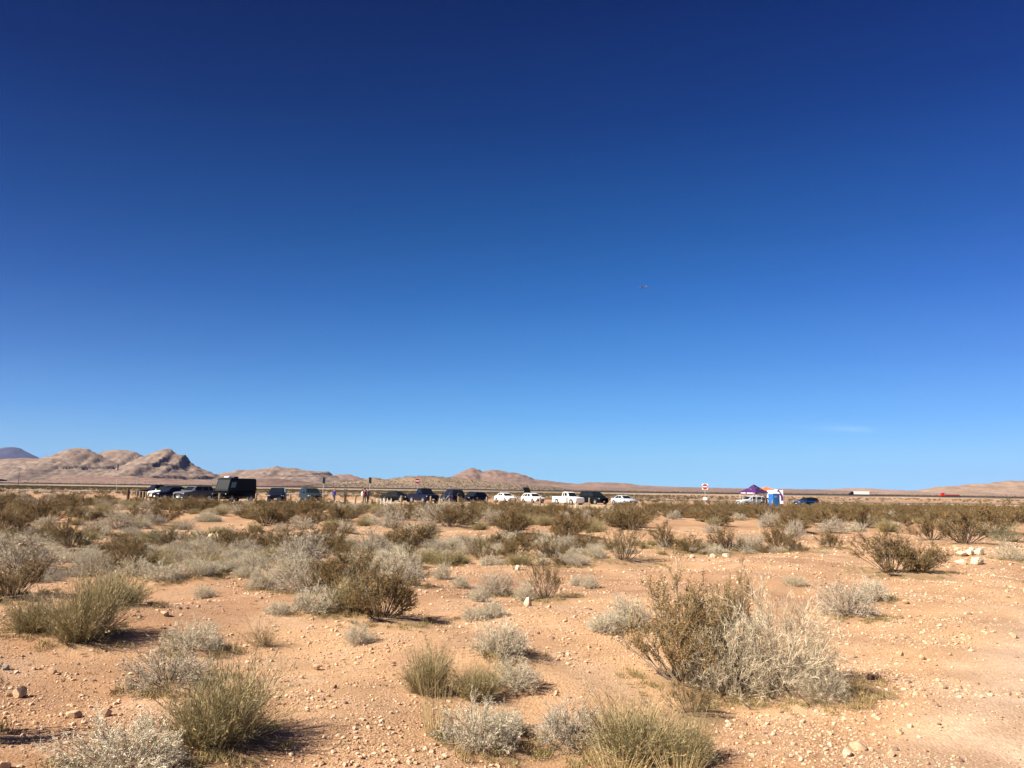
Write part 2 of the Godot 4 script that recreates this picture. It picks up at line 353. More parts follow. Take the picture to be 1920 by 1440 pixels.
# ---------------------------------------------------------------- cars, people and furniture of the car park
func make_car_park() -> void:
	var timber := paint(0.26, 0.19, 0.125, 0.9)
	var dark_wood := paint(0.055, 0.035, 0.025, 0.9)
	car("pickup_truck", "dark pickup parked farthest left behind the white SUV", "pickup", "pickup", on(-49.48, -113.00), deg_to_rad(-134.4), Vector3(5.6, 1.86, 1.95), paints.navy, {})
	car("parked_car", "white SUV with a black roof at the left end of the car park", "car", "suv", on(-45.29, -106.00), deg_to_rad(-118.9), Vector3(4.6, 1.68, 1.85), paints.white, {"roof": paints.black})
	car("parked_car", "dark blue crossover in front of the black roofed white SUV", "car", "hatch", on(-41.65, -99.00), deg_to_rad(-129.2), Vector3(4.3, 1.55, 1.8), paints.navy, {})
	car("parked_car", "grey SUV parked just left of the black van", "car", "suv", on(-37.32, -95.00), deg_to_rad(-116.6), Vector3(4.75, 1.75, 1.9), paints.grey, {"rack": true, "bumper": paints.silver})
	car("parked_van", "tall black van with a white roof vent", "van", "van", on(-31.86, -93.00), deg_to_rad(-107.1), Vector3(5.9, 2.72, 2.0), paints.black, {"lift": 0.3})
	car("parked_car", "navy SUV parked facing the camera right of the black van", "car", "suv", on(-26.65, -92.00), deg_to_rad(-77.8), Vector3(4.5, 1.7, 1.88), paints.navy, {"dark_mirrors": true})
	car("parked_car", "dark green grey SUV with silver headlight, nose slightly right", "car", "suv", on(-23.30, -94.00), deg_to_rad(-62.1), Vector3(4.5, 1.72, 1.88), paints.slate, {"rack": true})
	car("parked_car", "black fastback car behind the pale pipe hoops", "car", "fastback", on(-15.54, -110.00), deg_to_rad(-32.0), Vector3(4.7, 1.45, 1.83), paints.black, {})
	car("pickup_truck", "dark pickup below the round red sign", "pickup", "pickup", on(-10.96, -102.00), deg_to_rad(-55.9), Vector3(5.0, 1.95, 1.95), paints.navy, {"lift": 0.35})
	car("parked_car", "dark SUV seen from behind with a spare wheel on its back", "car", "suv", on(-7.53, -104.00), deg_to_rad(-243.9), Vector3(4.4, 1.8, 1.86), paints.navy, {"spare": true})
	car("parked_car", "dark estate car left of the white sedan", "car", "hatch", on(-5.06, -112.00), deg_to_rad(-123.4), Vector3(4.7, 1.55, 1.82), paints.navy, {})
	car("parked_car", "white sedan, left one of the two white cars", "car", "sedan", on(-0.75, -124.00), deg_to_rad(-61.7), Vector3(4.6, 1.47, 1.8), paints.white, {})
	car("parked_car", "white hatchback with its tailgate raised", "car", "hatch", on(3.38, -122.00), deg_to_rad(-59.6), Vector3(4.3, 1.5, 1.8), paints.white, {"gate": true})
	car("pickup_truck", "white extended cab pickup truck", "pickup", "pickup", on(8.15, -113.00), deg_to_rad(-52.1), Vector3(4.9, 1.8, 1.86), paints.white, {})
	car("parked_car", "black minivan behind the nose of the white pickup", "car", "minivan", on(12.50, -121.00), deg_to_rad(-57.9), Vector3(5.1, 1.9, 1.98), paints.black, {})
	car("parked_car", "silver blue sedan low behind the scrub right of the minivan", "car", "sedan", on(16.51, -117.00), deg_to_rad(-64.0), Vector3(4.6, 1.44, 1.8), paints.silver, {})
	car("parked_car", "silver estate car under the purple canopy", "car", "suv", on(37.07, -124.00), deg_to_rad(-162.6), Vector3(4.6, 1.62, 1.82), paints.silver, {})
	car("parked_car", "dark maroon car behind the purple canopy", "car", "suv", on(41.25, -131.00), deg_to_rad(-277.5), Vector3(4.5, 1.75, 1.86), paints.maroon, {})
	car("parked_car", "bright blue car standing alone right of the toilet", "car", "suv", on(51.43, -140.00), deg_to_rad(-162.2), Vector3(4.2, 1.45, 1.75), paints.blue, {"roof": paints.black})
	var van: Node3D = get_node("parked_van")
	var vent := Geo.new()
	vent.box(Vector3(1.2, 2.78, 0), Vector3(1.0, 0.2, 0.7), Basis(), Color.WHITE, 0.07)
	part("roof_vent", vent.mesh(paints.white), van)
	var ac := Geo.new()
	ac.box(Vector3(0.1, 2.77, 0.1), Vector3(0.8, 0.22, 0.7), Basis(), Color.WHITE, 0.06)
	part("roof_unit", ac.mesh(black_trim), van)
	post("wooden_bollard", "third fence post from the left in the short fence corner", on(-41.73, -90.00), 0.11, 1.05, timber, "bollards round the car park")
	post("wooden_bollard", "fourth fence post in the short fence corner", on(-41.38, -90.00), 0.11, 1.05, timber, "bollards round the car park")
	post("wooden_bollard", "fifth fence post in the short fence corner", on(-40.56, -89.00), 0.11, 1.05, timber, "bollards round the car park")
	post("wooden_bollard", "right end post of the short fence corner", on(-40.21, -89.00), 0.11, 1.05, timber, "bollards round the car park")
	post("wooden_bollard", "wooden bollard in front of the black van", on(-30.33, -84.00), 0.11, 1.05, timber, "bollards round the car park")
	post("wooden_bollard", "brown post at the rear corner of the black van", on(-27.13, -86.00), 0.11, 1.05, timber, "bollards round the car park")
	post("wooden_bollard", "wooden bollard right of the navy SUV", on(-23.76, -87.00), 0.11, 1.05, timber, "bollards round the car park")
	post("wooden_bollard", "pale bollard right of the dark green SUV", on(-20.18, -87.00), 0.11, 1.05, timber, "bollards round the car park")
	post("wooden_bollard", "pale bollard right of the trailhead post", on(-16.92, -88.00), 0.11, 1.05, timber, "bollards round the car park")
	post("wooden_bollard", "bollard in front of the black fastback", on(-12.18, -90.00), 0.11, 1.05, timber, "bollards round the car park")
	post("wooden_bollard", "bollard in front of the dark pickup", on(-8.90, -90.00), 0.11, 1.05, timber, "bollards round the car park")
	post("wooden_bollard", "bollard in front of the spare wheel SUV", on(-5.80, -90.00), 0.11, 1.05, timber, "bollards round the car park")
	post("wooden_bollard", "bollard before the dark estate car", on(-2.69, -92.00), 0.11, 1.05, timber, "bollards round the car park")
	post("wooden_bollard", "bollard at the nose of the white sedan", on(0.49, -94.00), 0.11, 1.05, timber, "bollards round the car park")
	post("wooden_bollard", "brown bollard at the nose of the open white hatchback", on(3.55, -96.00), 0.11, 1.1, timber, "bollards round the car park")
	post("wooden_bollard", "bollard in front of the white pickup", on(6.87, -98.00), 0.11, 1.1, timber, "bollards round the car park")
	post("wooden_bollard", "bollard in front of the black minivan", on(9.70, -99.00), 0.11, 1.1, timber, "bollards round the car park")
	post("wooden_bollard", "dark short post in front of the blue toilet", on(35.16, -108.00), 0.11, 1.1, timber, "bollards round the car park")
	post("wooden_bollard", "lone dark post in the scrub left of the white semi", on(47.54, -116.00), 0.11, 1.1, timber, "bollards round the car park")
	# short fence at the left corner
	post("fence_post", "thick dark corner post at the left end of the short fence", on(-43.64, -92.00), 0.17, 1.35, dark_wood)
	var fr := thing("fence_rail", "thin dark rail joining the posts of the short fence corner", "fence", on(-43.64, -92.00))
	var rg := Geo.new()
	var far_end: Vector3 = on(-40.15, -89.00) - fr.position
	rg.tube([Vector3(0, 1.18, 0), far_end + Vector3(0, 1.0, 0)], [0.045, 0.045], 6)
	part("rail", rg.mesh(dark_wood), fr)
	var cable := thing("fence_cable", "thin steel cable strung between the bollards of the car park", "cable", Vector3.ZERO)
	var cg := Geo.new()
	var ends := [on(-30.33, -84.00), on(-27.13, -86.00), on(-23.76, -87.00), on(-20.18, -87.00)]
	for i in ends.size() - 1:
		cg.tube([ends[i] + Vector3(0, 0.75, 0), (ends[i] + ends[i + 1]) / 2 + Vector3(0, 0.69, 0), ends[i + 1] + Vector3(0, 0.75, 0)], [0.012, 0.012, 0.012], 5)
	part("strand", cg.mesh(dark_wood), cable)
	# trailhead board
	var tb := thing("trailhead_post", "dark wooden post with a small dark board, taller than the bollards", "sign", on(-17.62, -86.00))
	var pg := Geo.new()
	pg.box(Vector3(0, 0.75, 0), Vector3(0.24, 1.7, 0.2), Basis(), Color.WHITE, 0.02)
	part("post", pg.mesh(dark_wood), tb)
	var bg := Geo.new()
	bg.box(Vector3(0, 1.35, 0.12), Vector3(0.38, 0.62, 0.06), Basis(), Color.WHITE, 0.015)
	part("board", bg.mesh(paint(0.075, 0.06, 0.06, 0.8)), tb)
	# pipe hoops
	var hoop_names := ["left", "middle", "right"]
	for i in 3:
		var o := thing("pipe_hoop", "%s one of the three tall pipe hoops before the black fastback" % hoop_names[i], "barrier", [on(-12.73, -79.00), on(-12.05, -77.00), on(-11.39, -75.00)][i], 0.9, "pipe hoops at the walk-through gate")
		var hp := Geo.new()
		var path := []
		var rad := []
		for k in 9:
			var a := PI * k / 8.0
			path.append(Vector3(-cos(a) * 0.42, 0.85 + sin(a) * 0.5, 0))
			rad.append(0.045)
		hp.tube(path, rad, 8)
		part("arch", hp.mesh(paint(0.035, 0.045, 0.035, 0.5)), o)
		for s in [-1, 1]:
			var lg := Geo.new()
			lg.tube([Vector3(0.42 * s, -0.2, 0), Vector3(0.42 * s, 0.85, 0)], [0.05, 0.05], 8)
			part("leg", lg.mesh(paint(0.7, 0.68, 0.64, 0.6)), o)
	# signs
	disc_sign("round red sign with a white bar on a pale post, above the dark pickup", on(-14.39, -124.00), 0.12, 3.45, 0.85, false, false)
	disc_sign("white square sign with a red disc and a small plate below, right of centre", on(29.03, -120.00), -0.2, 3.3, 0.85, true, true)
	side_sign("small green sign on a thin pole, left one, behind the dark green SUV", on(-28.39, -122.00), 1.1, 3.3)
	side_sign("small green sign on a thin pole, right one, behind the three people", on(-21.71, -124.00), 1.1, 3.45)
	# event corner
	var violet := paint(0.036, 0.005, 0.085, 0.85)
	canopy("purple pop-up canopy with white print on its valance", on(36.66, -121.00), 0.62, 3.0, 2.2, 3.35, violet, true)
	canopy("small orange canopy top behind the purple one", on(42.55, -134.00), 0.2, 3.0, 2.55, 3.15, paint(0.7, 0.16, 0.04, 0.75), false)
	toilet("bright blue portable toilet with a white roof", on(36.68, -112.00), 0.25)
	box_trailer("white box trailer with a purple stripe behind the blue toilet", on(40.12, -122.00), PI / 2 - 0.22)
	# people
	person("person in a blue top and an orange cap left of the trailhead post", on(-20.78, -95.00), 2.6, 1.72, Color(0.02, 0.035, 0.24), Color(0.03, 0.04, 0.08), Color(0.6, 0.14, 0.04), Color(0.45, 0.26, 0.18), 0.1, 0.0, true)
	person("person in a white top partly hidden behind the maroon shirted one", on(-17.63, -96.00), 2.2, 1.62, Color(0.75, 0.73, 0.7), Color(0.3, 0.26, 0.22), Color(0.02, 0.015, 0.012), Color(0.45, 0.26, 0.18), 0.06, 0.3)
	person("person in a maroon shirt, middle of the three", on(-16.83, -93.00), 3.3, 1.76, Color(0.17, 0.012, 0.045), Color(0.07, 0.06, 0.06), Color(0.015, 0.012, 0.01), Color(0.42, 0.24, 0.16), 0.12, 0.1)
	person("person in a dark grey jacket, right one of the three", on(-16.46, -93.00), 2.7, 1.86, Color(0.035, 0.033, 0.05), Color(0.012, 0.012, 0.018), Color(0.02, 0.015, 0.012), Color(0.42, 0.24, 0.16), 0.1, 0.0)
	person("person in dark clothes standing at the right side of the purple canopy", on(36.45, -116.00), 0.4, 1.74, Color(0.03, 0.018, 0.02), Color(0.02, 0.018, 0.02), Color(0.02, 0.014, 0.01), Color(0.4, 0.24, 0.16), 0.12, 0.2)
	person("person in a dark top bending by the blue toilet, right of the other one", on(37.55, -118.00), -0.5, 1.68, Color(0.02, 0.018, 0.028), Color(0.03, 0.02, 0.02), Color(0.02, 0.014, 0.01), Color(0.4, 0.24, 0.16), 0.2, 0.5)
	airplane("small dark jet airplane crossing the blue sky", Vector3(631.4, 976.5, -3800), Basis(Vector3.UP, 2.55) * Basis(Vector3(0, 0, 1), 0.12) * Basis(Vector3(1, 0, 0), 0.2))

# ---------------------------------------------------------------- the plants of the foreground
const PLANTS := [
	["ephedra", 2, -1.84, -5.31, 0.75, 0.51, 1.60, "large olive green brush-like shrub at lower left with long shadow"],
	["bursage", 2, -2.19, -4.86, 0.85, 0.31, 4.99, "pale silvery mound at the bottom edge, left of the olive brush shrub"],
	["greytwig", 2, -2.78, -6.83, 0.85, 0.37, 4.09, "mauve grey thin twiggy bush behind the lower left olive shrub"],
	["bursage", 0, -3.06, -8.01, 0.67, 0.31, 5.28, "isolated round silver grey mound with a small dark shadow, left foreground"],
	["ephedra", 0, -4.18, -8.08, 0.79, 0.65, 4.08, "tall olive brown broom bush with a long black shadow, left foreground"],
	["ephedra", 0, -4.79, -8.39, 0.67, 0.37, 0.71, "low olive bush pressed against the tall broom bush on the left"],
	["ephedra", 1, -4.63, -9.64, 0.80, 0.41, 5.45, "green grey broom bush with yellowish tips behind the tall left broom bush"],
	["drytwig", 0, -2.52, -8.46, 0.47, 0.31, 3.41, "sparse brown twiggy plant alone on bare sand, left of centre"],
	["bursage", 1, -4.54, -12.21, 0.36, 0.22, 0.08, "tiny silver mound alone on the gravelly slope"],
	["bursage", 1, -2.78, -9.89, 0.34, 0.18, 2.56, "tiny silver mound just above the sparse brown twiggy plant"],
	["bursage", 1, -4.00, -13.36, 0.68, 0.44, 5.75],
	["bursage", 3, -2.40, -10.08, 0.68, 0.36, 1.00],
	["greytwig", 0, -3.01, -11.99, 0.87, 0.44, 0.87],
	["creosote", 4, -1.52, -9.83, 1.18, 0.76, 2.79, "wide dark olive creosote bush with bare black stems at its foot, centre left"],
	["creosote", 1, -2.57, -11.98, 1.29, 0.65, 0.01, "olive creosote bush crowding behind the wide dark one, centre left"],
	["ephedra", 0, -1.97, -10.33, 0.73, 0.43, 1.32, "dull green broom tuft leaning on the wide dark creosote bush"],
	["bursage", 1, -1.55, -8.54, 0.38, 0.23, 6.03, "small spiky white tuft in front of the wide dark creosote bush"],
	["bursage", 1, -2.19, -15.24, 1.11, 0.59, 5.48],
	["greytwig", 1, -1.71, -13.10, 0.71, 0.42, 1.97],
	["bursage", 1, -1.20, -14.46, 0.38, 0.34, 3.39],
	["bursage", 1, -0.79, -13.48, 0.37, 0.24, 1.14],
	["greytwig", 2, -0.21, -12.86, 0.66, 0.45, 1.24, "round grey mound left of the vase shaped creosote bush"],
	["bursage", 3, -0.43, -11.86, 0.38, 0.25, 1.88],
	["bursage", 2, 0.24, -12.20, 0.37, 0.34, 2.61, "small pale mound touching the vase shaped creosote bush on its left"],
	["creosote_bare", 0, 0.54, -12.19, 0.75, 0.67, 1.66, "vase shaped creosote bush with dense dark stems, middle of the sand"],
	["bursage", 2, 1.21, -14.82, 0.31, 0.22, 1.89],
	["bursage", 0, 1.42, -14.36, 0.36, 0.27, 3.74],
	["bursage", 2, -0.40, -10.07, 0.43, 0.20, 0.41],
	["bursage", 2, -0.18, -10.13, 0.36, 0.24, 5.14],
	["bursage", 3, -0.06, -7.81, 0.61, 0.37, 4.37, "large round silver mound in the middle of the foreground"],
	["ephedra", 0, -0.66, -6.73, 0.45, 0.39, 3.02, "dense dark green upright broom shrub, lower centre"],
	["ephedra", 2, -0.26, -6.66, 0.46, 0.27, 1.11, "lower olive broom shrub joined to the right of the dense upright one"],
	["bursage", 2, 0.07, -6.91, 0.48, 0.26, 6.12, "silver mound to the right of the joined olive broom shrubs"],
	["grass", 0, -0.49, -5.84, 0.35, 0.45, 5.96, "tall straw coloured dry grass clump in front of the broom shrubs"],
	["herb", 0, -0.48, -5.79, 0.23, 0.07, 5.31, "small dark green leafy plant at the foot of the dry grass"],
	["bursage", 0, -0.17, -5.71, 0.60, 0.34, 3.45, "pale tan mound beside the dry grass, bottom centre"],
	["bursage", 3, 0.02, -6.00, 0.32, 0.21, 2.30, "smaller pale mound squeezed between two larger ones, bottom centre"],
	["greytwig", 2, 0.43, -5.85, 0.61, 0.34, 5.28, "grey fine twigged mound left of the big olive grass bush, bottom centre"],
	["ephedra", 1, 0.88, -5.54, 0.68, 0.40, 0.29, "big olive green grassy bush at the bottom right of centre"],
	["ephedra", 0, 1.16, -5.37, 0.39, 0.31, 3.92, "dull olive bush at the bottom, right of the big grassy bush"],
	["grass", 0, 0.72, -5.30, 0.63, 0.30, 0.75, "straw blades sprouting along the bottom edge under the big olive bush"],
	["grass", 0, 1.05, -5.11, 0.43, 0.26, 5.84, "dry yellow grass tuft at the bottom edge, farther right"],
	["creosote_open", 0, 1.58, -7.38, 1.15, 1.01, 2.16, "largest creosote bush, tall and open, right of centre foreground"],
	["creosote_open", 0, 2.24, -8.23, 0.55, 0.90, 5.61, "tall thin creosote shoots rising behind the pale tangled shrub"],
	["tangle", 1, 2.38, -7.14, 1.29, 0.89, 4.87, "broad pale tangled dead shrub beside the largest creosote bush"],
	["tangle", 0, 1.89, -7.12, 0.97, 0.66, 3.70, "grey tangled branches between the largest creosote and the pale dead shrub"],
	["creosote", 2, 1.88, -7.63, 0.74, 0.69, 5.40, "middle part of the big thicket, between tall creosote and pale dead shrub"],
	["creosote_bare", 0, 1.44, -6.47, 0.55, 0.29, 2.72, "low brown twiggy growth in front of the largest creosote bush"],
	["tangle", 0, 2.57, -6.75, 0.60, 0.32, 1.31, "low tan twigs trailing at the right foot of the dead shrub"],
	["bursage", 2, 1.38, -9.38, 0.60, 0.39, 5.77, "pale silver bush left of the largest creosote bush, upper one"],
	["bursage", 2, 1.04, -9.07, 0.45, 0.24, 1.73, "low pale silver clump trailing down left of the largest creosote"],
	["greytwig", 2, 4.75, -11.48, 0.93, 0.56, 3.42, "grey brown twiggy bush standing alone right of the big dead shrub"],
	["bursage", 2, 5.84, -13.07, 0.62, 0.40, 4.31, "pale bush behind the lone grey brown twiggy one at right"],
	["tangle", 1, 5.03, -14.38, 0.52, 0.23, 1.11, "small dry pale shrub with a crooked root, right of centre"],
	["creosote", 0, 7.79, -16.61, 1.87, 1.00, 3.94, "wide brown creosote bush with white bare stems near the stacked stones"],
	["creosote", 2, 8.36, -16.65, 1.16, 0.88, 6.26, "right half of the creosote thicket next to the stacked stones"],
	["creosote", 1, 14.76, -26.27, 2.24, 1.26, 4.52],
	["creosote", 0, 15.12, -29.11, 2.03, 1.17, 6.20],
	["creosote", 4, 20.78, -34.88, 2.76, 1.50, 5.80],
	["tangle", 0, 12.53, -20.32, 0.94, 0.53, 1.49, "dead brown twigs right of the stacked stones"],
	["herb", 0, 17.08, -28.01, 1.14, 0.69, 5.19, "rounded green bush at the right edge behind dead twigs"],
	["greytwig", 1, 18.05, -30.99, 1.36, 0.59, 4.09],
	["creosote_bare", 0, 2.63, -18.83, 1.53, 0.85, 0.35, "open creosote bush showing grey forked stems, right of centre"],
	["creosote", 0, 4.31, -22.44, 1.19, 0.79, 5.03],
	["creosote_bare", 1, -0.65, -19.79, 1.13, 0.64, 5.27],
	["creosote", 1, 0.12, -19.89, 1.11, 0.56, 6.16],
	["creosote", 4, 1.96, -27.35, 1.83, 0.95, 5.96],
	["creosote", 3, 8.33, -25.22, 1.06, 0.82, 0.67],
	["greytwig", 1, 10.76, -30.62, 0.91, 0.74, 2.34],
	["creosote", 0, 6.15, -23.16, 1.34, 0.80, 5.30],
	["greytwig", 1, 7.01, -24.01, 1.20, 0.57, 0.89],
	["bursage", 1, 5.78, -22.60, 0.70, 0.28, 6.13],
	["greytwig", 1, 1.46, -21.35, 0.82, 0.46, 6.03],
	["bursage", 2, 0.94, -22.18, 0.87, 0.38, 3.01],
	["creosote", 2, -2.60, -20.80, 1.66, 0.78, 2.95],
	["greytwig", 0, -3.20, -19.08, 0.86, 0.64, 0.71],
	["greytwig", 2, -3.62, -40.29, 3.06, 1.18, 6.03],
	["creosote", 3, -2.03, -35.70, 1.99, 1.15, 5.45],
	["bursage", 1, -6.18, -36.60, 0.87, 0.49, 0.56],
	["bursage", 2, -5.75, -28.08, 0.94, 0.49, 3.24],
	["creosote", 4, -6.80, -14.76, 0.97, 0.68, 5.45],
	["greytwig", 1, -7.36, -14.72, 0.94, 0.46, 0.40],
	["bursage", 2, -5.77, -13.69, 0.78, 0.33, 4.36],
	["creosote", 0, -10.80, -19.93, 1.46, 0.84, 4.77],
	["greytwig", 1, -13.66, -23.25, 0.86, 0.41, 3.51],
	["bursage", 2, -10.75, -19.06, 1.14, 0.35, 5.25],
	["herb", 0, -9.40, -21.76, 1.03, 0.50, 4.83, "greenish rounded bush in the left middle distance"],
	["greytwig", 2, -9.06, -14.99, 1.66, 0.78, 4.50],
	["creosote", 2, -6.96, -11.45, 1.00, 0.67, 4.08, "dark bush cut by the left edge with brown lower twigs"],
	["greytwig", 2, -7.36, -13.27, 0.35, 0.23, 5.35],
	["bursage", 3, -5.39, -14.23, 0.62, 0.34, 3.44],
	["bursage", 2, -5.08, -15.07, 0.50, 0.29, 2.05],
	["greytwig", 1, -7.07, -17.41, 0.84, 0.31, 2.91],
	["greytwig", 2, -6.49, -17.82, 0.96, 0.34, 4.07],
	["greytwig", 1, -6.31, -19.04, 0.89, 0.38, 2.18],
	["creosote", 2, -5.71, -19.78, 1.15, 0.71, 4.63],
	["greytwig", 1, -4.16, -16.07, 1.26, 0.64, 2.20],
	["creosote", 1, -4.57, -19.08, 1.34, 0.68, 5.46],
	["bursage", 3, -3.89, -14.52, 0.79, 0.59, 6.13],
	["greytwig", 1, -5.19, -9.06, 0.47, 0.20, 3.25],
	["greytwig", 2, 13.59, -34.14, 1.40, 0.75, 6.16],
	["creosote", 1, 18.02, -41.16, 2.23, 1.22, 5.25],
	["creosote", 3, 16.84, -42.27, 2.54, 1.12, 1.78],
	["creosote", 0, -14.17, -23.54, 1.19, 0.85, 4.52],
	["creosote", 3, -20.90, -35.37, 2.04, 1.01, 1.08],
	["greytwig", 2, -10.26, -49.07, 1.91, 0.89, 3.24],
	["bursage", 3, -2.54, -18.41, 0.59, 0.32, 1.90],
	["bursage", 2, -1.08, -20.44, 0.54, 0.30, 4.52],
	["bursage", 0, -1.93, -18.96, 0.62, 0.28, 1.23],
	["bursage", 3, -2.03, -17.71, 0.35, 0.35, 3.92],
	["creosote", 1, -3.49, -5.24, 0.60, 0.60, 1.38],
	["pads", 0, -8.66, -23.49, 1.12, 0.34, 3.96, "row of pale dry cactus pads in the left middle distance"],
	["greytwig", 0, 1.22, -18.23, 0.54, 0.25, 6.20],
	["creosote", 1, -12.33, -21.47, 0.98, 0.52, 1.04],
	["bursage", 1, -8.16, -13.21, 0.39, 0.16, 0.70],
	["creosote", 1, -4.65, -18.30, 1.13, 0.61, 3.03],
	["bursage", 0, -5.04, -16.09, 0.67, 0.28, 2.61],
	["creosote", 2, -2.97, -23.30, 0.48, 0.22, 2.39],
	["greytwig", 2, -0.80, -24.02, 0.34, 0.15, 0.45],
	["bursage", 1, -10.27, -22.26, 0.33, 0.16, 1.49],
	["creosote", 2, -8.01, -23.74, 0.97, 0.42, 0.00],
	["ephedra", 1, -8.32, -24.89, 0.46, 0.19, 5.98],
	["bursage", 3, 1.56, -18.68, 0.37, 0.19, 5.44],
	["ephedra", 2, -6.64, -22.97, 0.75, 0.29, 5.22],
	["ephedra", 1, -4.77, -20.23, 0.33, 0.13, 6.06],
	["bursage", 2, -5.15, -20.46, 0.31, 0.12, 0.60],
	["greytwig", 2, -9.89, -18.13, 0.57, 0.22, 3.22],
	["bursage", 2, 4.40, -24.79, 0.32, 0.11, 6.02],
	["bursage", 1, -0.41, -20.75, 0.78, 0.29, 2.63],
	["greytwig", 2, 1.91, -23.49, 0.58, 0.27, 4.03],
	["greytwig", 1, -2.74, -21.90, 0.51, 0.25, 2.94],
	["greytwig", 0, -5.83, -18.64, 0.59, 0.30, 3.74],
	["bursage", 3, -4.67, -23.81, 0.51, 0.25, 6.01],
	["ephedra", 0, -7.02, -16.11, 0.71, 0.34, 3.82],
	["greytwig", 1, -6.25, -24.46, 0.43, 0.17, 5.16],
	["creosote", 0, -3.95, -18.82, 0.83, 0.35, 2.40],
	["bursage", 2, -4.32, -19.88, 0.37, 0.16, 3.55],
	["bursage", 1, -7.52, -21.36, 0.31, 0.13, 2.04],
	["greytwig", 2, -8.22, -21.73, 0.63, 0.28, 2.36],
	["ephedra", 1, -12.12, -23.98, 0.36, 0.16, 6.13],
	["ephedra", 1, 8.21, -23.67, 0.40, 0.19, 1.83],
	["bursage", 3, 1.02, -24.76, 0.74, 0.37, 2.41],
	["greytwig", 0, -8.52, -16.63, 0.67, 0.29, 3.74],
	["bursage", 2, -2.52, -13.52, 0.37, 0.16, 4.65],
	["bursage", 2, -13.62, -22.52, 0.63, 0.26, 3.12],
	["greytwig", 1, -7.81, -19.32, 0.61, 0.27, 0.12],
	["ephedra", 1, -10.44, -23.77, 0.42, 0.16, 3.09],
	["bursage", 2, -2.03, -23.14, 0.49, 0.23, 0.90],
	["ephedra", 0, -11.47, -24.66, 0.54, 0.25, 0.77],
	["bursage", 3, -1.04, -24.48, 0.52, 0.23, 1.54],
	["greytwig", 0, 5.32, -22.78, 0.59, 0.26, 4.91],
	["bursage", 3, -2.36, -22.35, 0.46, 0.20, 0.08],
	["ephedra", 2, -14.99, -24.79, 0.42, 0.18, 3.52],
	["greytwig", 0, 1.87, -24.65, 0.69, 0.26, 5.87],
	["greytwig", 0, -11.20, -20.42, 0.55, 0.25, 1.54],
	["greytwig", 1, -4.14, -16.90, 0.44, 0.21, 5.30],
	["bursage", 2, -9.76, -15.77, 0.38, 0.18, 1.84],
	["creosote", 4, -12.43, -22.15, 0.54, 0.31, 6.23],
	["bursage", 0, -0.45, -17.89, 0.55, 0.28, 0.10],
	["ephedra", 0, -0.77, -21.83, 0.59, 0.22, 1.89],
	["greytwig", 2, -1.81, -20.04, 0.78, 0.40, 4.45],
	["ephedra", 2, 2.04, -19.81, 0.39, 0.16, 1.86],
	["bursage", 0, -9.95, -20.58, 0.34, 0.16, 2.92],
	["ephedra", 1, -2.52, -14.24, 0.34, 0.13, 4.28],
	["greytwig", 2, -4.96, -17.81, 0.61, 0.32, 0.83],
	["greytwig", 0, -5.07, -22.80, 0.75, 0.38, 1.59],
	["greytwig", 1, 1.03, -22.73, 0.38, 0.19, 4.31],
	["creosote", 0, 0.94, -19.13, 0.98, 0.55, 5.58],
	["ephedra", 2, -6.15, -20.91, 0.55, 0.27, 1.20],
	["ephedra", 1, -3.18, -17.35, 0.54, 0.24, 4.89],
	["ephedra", 1, -2.41, -24.07, 0.71, 0.35, 3.74],
	["ephedra", 2, 3.88, -24.54, 0.50, 0.21, 4.45],
	["bursage", 3, 1.72, -18.32, 0.35, 0.14, 5.39],
	["greytwig", 1, -2.94, -22.78, 0.43, 0.22, 2.99],
	["bursage", 1, -6.68, -24.93, 0.67, 0.24, 5.65],
	["ephedra", 1, -11.80, -23.02, 0.35, 0.15, 5.21],
	["bursage", 0, -3.44, -21.74, 0.49, 0.21, 1.91],
	["ephedra", 0, -11.44, -18.31, 0.40, 0.18, 4.36],
	["ephedra", 1, -5.93, -21.14, 0.46, 0.23, 3.66],
	["greytwig", 2, -5.93, -14.54, 0.33, 0.17, 4.90],
	["ephedra", 1, 0.23, -17.85, 0.69, 0.29, 0.90],
	["bursage", 3, -2.92, -16.35, 0.48, 0.21, 4.37],
	["bursage", 3, -3.26, -19.58, 0.64, 0.33, 6.11],
	["greytwig", 2, -8.22, -23.17, 0.39, 0.15, 0.96],
	["greytwig", 2, -4.16, -21.52, 0.52, 0.20, 3.40],
	["greytwig", 0, -10.80, -24.72, 0.57, 0.26, 0.43],
	["bursage", 1, -5.57, -23.05, 0.58, 0.28, 1.68],
	["greytwig", 0, -14.03, -22.81, 0.37, 0.16, 4.97],
	["bursage", 0, -7.66, -19.87, 0.57, 0.24, 2.09],
	["bursage", 3, -12.09, -20.82, 0.76, 0.35, 6.15],
	["ephedra", 1, -1.83, -18.48, 0.66, 0.32, 4.40],
	["bursage", 0, 2.40, -21.95, 0.58, 0.22, 0.77],
	["ephedra", 0, 4.62, -24.64, 0.41, 0.19, 1.38],
	["bursage", 0, -15.70, -24.47, 0.46, 0.17, 4.47],
	["creosote", 1, -5.22, -23.89, 1.23, 0.62, 6.24],
	["creosote", 3, -3.31, -14.17, 0.63, 0.36, 0.94],
	["bursage", 1, -8.70, -24.95, 0.72, 0.27, 2.60],
	["bursage", 1, -9.38, -18.12, 0.64, 0.25, 0.42],
	["bursage", 1, -5.40, -21.14, 0.77, 0.33, 0.27],
	["ephedra", 0, -4.99, -20.27, 0.34, 0.14, 4.15],
	["greytwig", 2, -6.52, -22.23, 0.39, 0.20, 0.45],
	["ephedra", 0, -14.61, -24.87, 0.48, 0.25, 3.59],
	["ephedra", 0, -7.13, -18.91, 0.47, 0.22, 4.66],
	["creosote", 4, 0.42, -22.56, 1.01, 0.51, 0.84],
	["bursage", 3, -9.43, -24.48, 0.59, 0.24, 0.57],
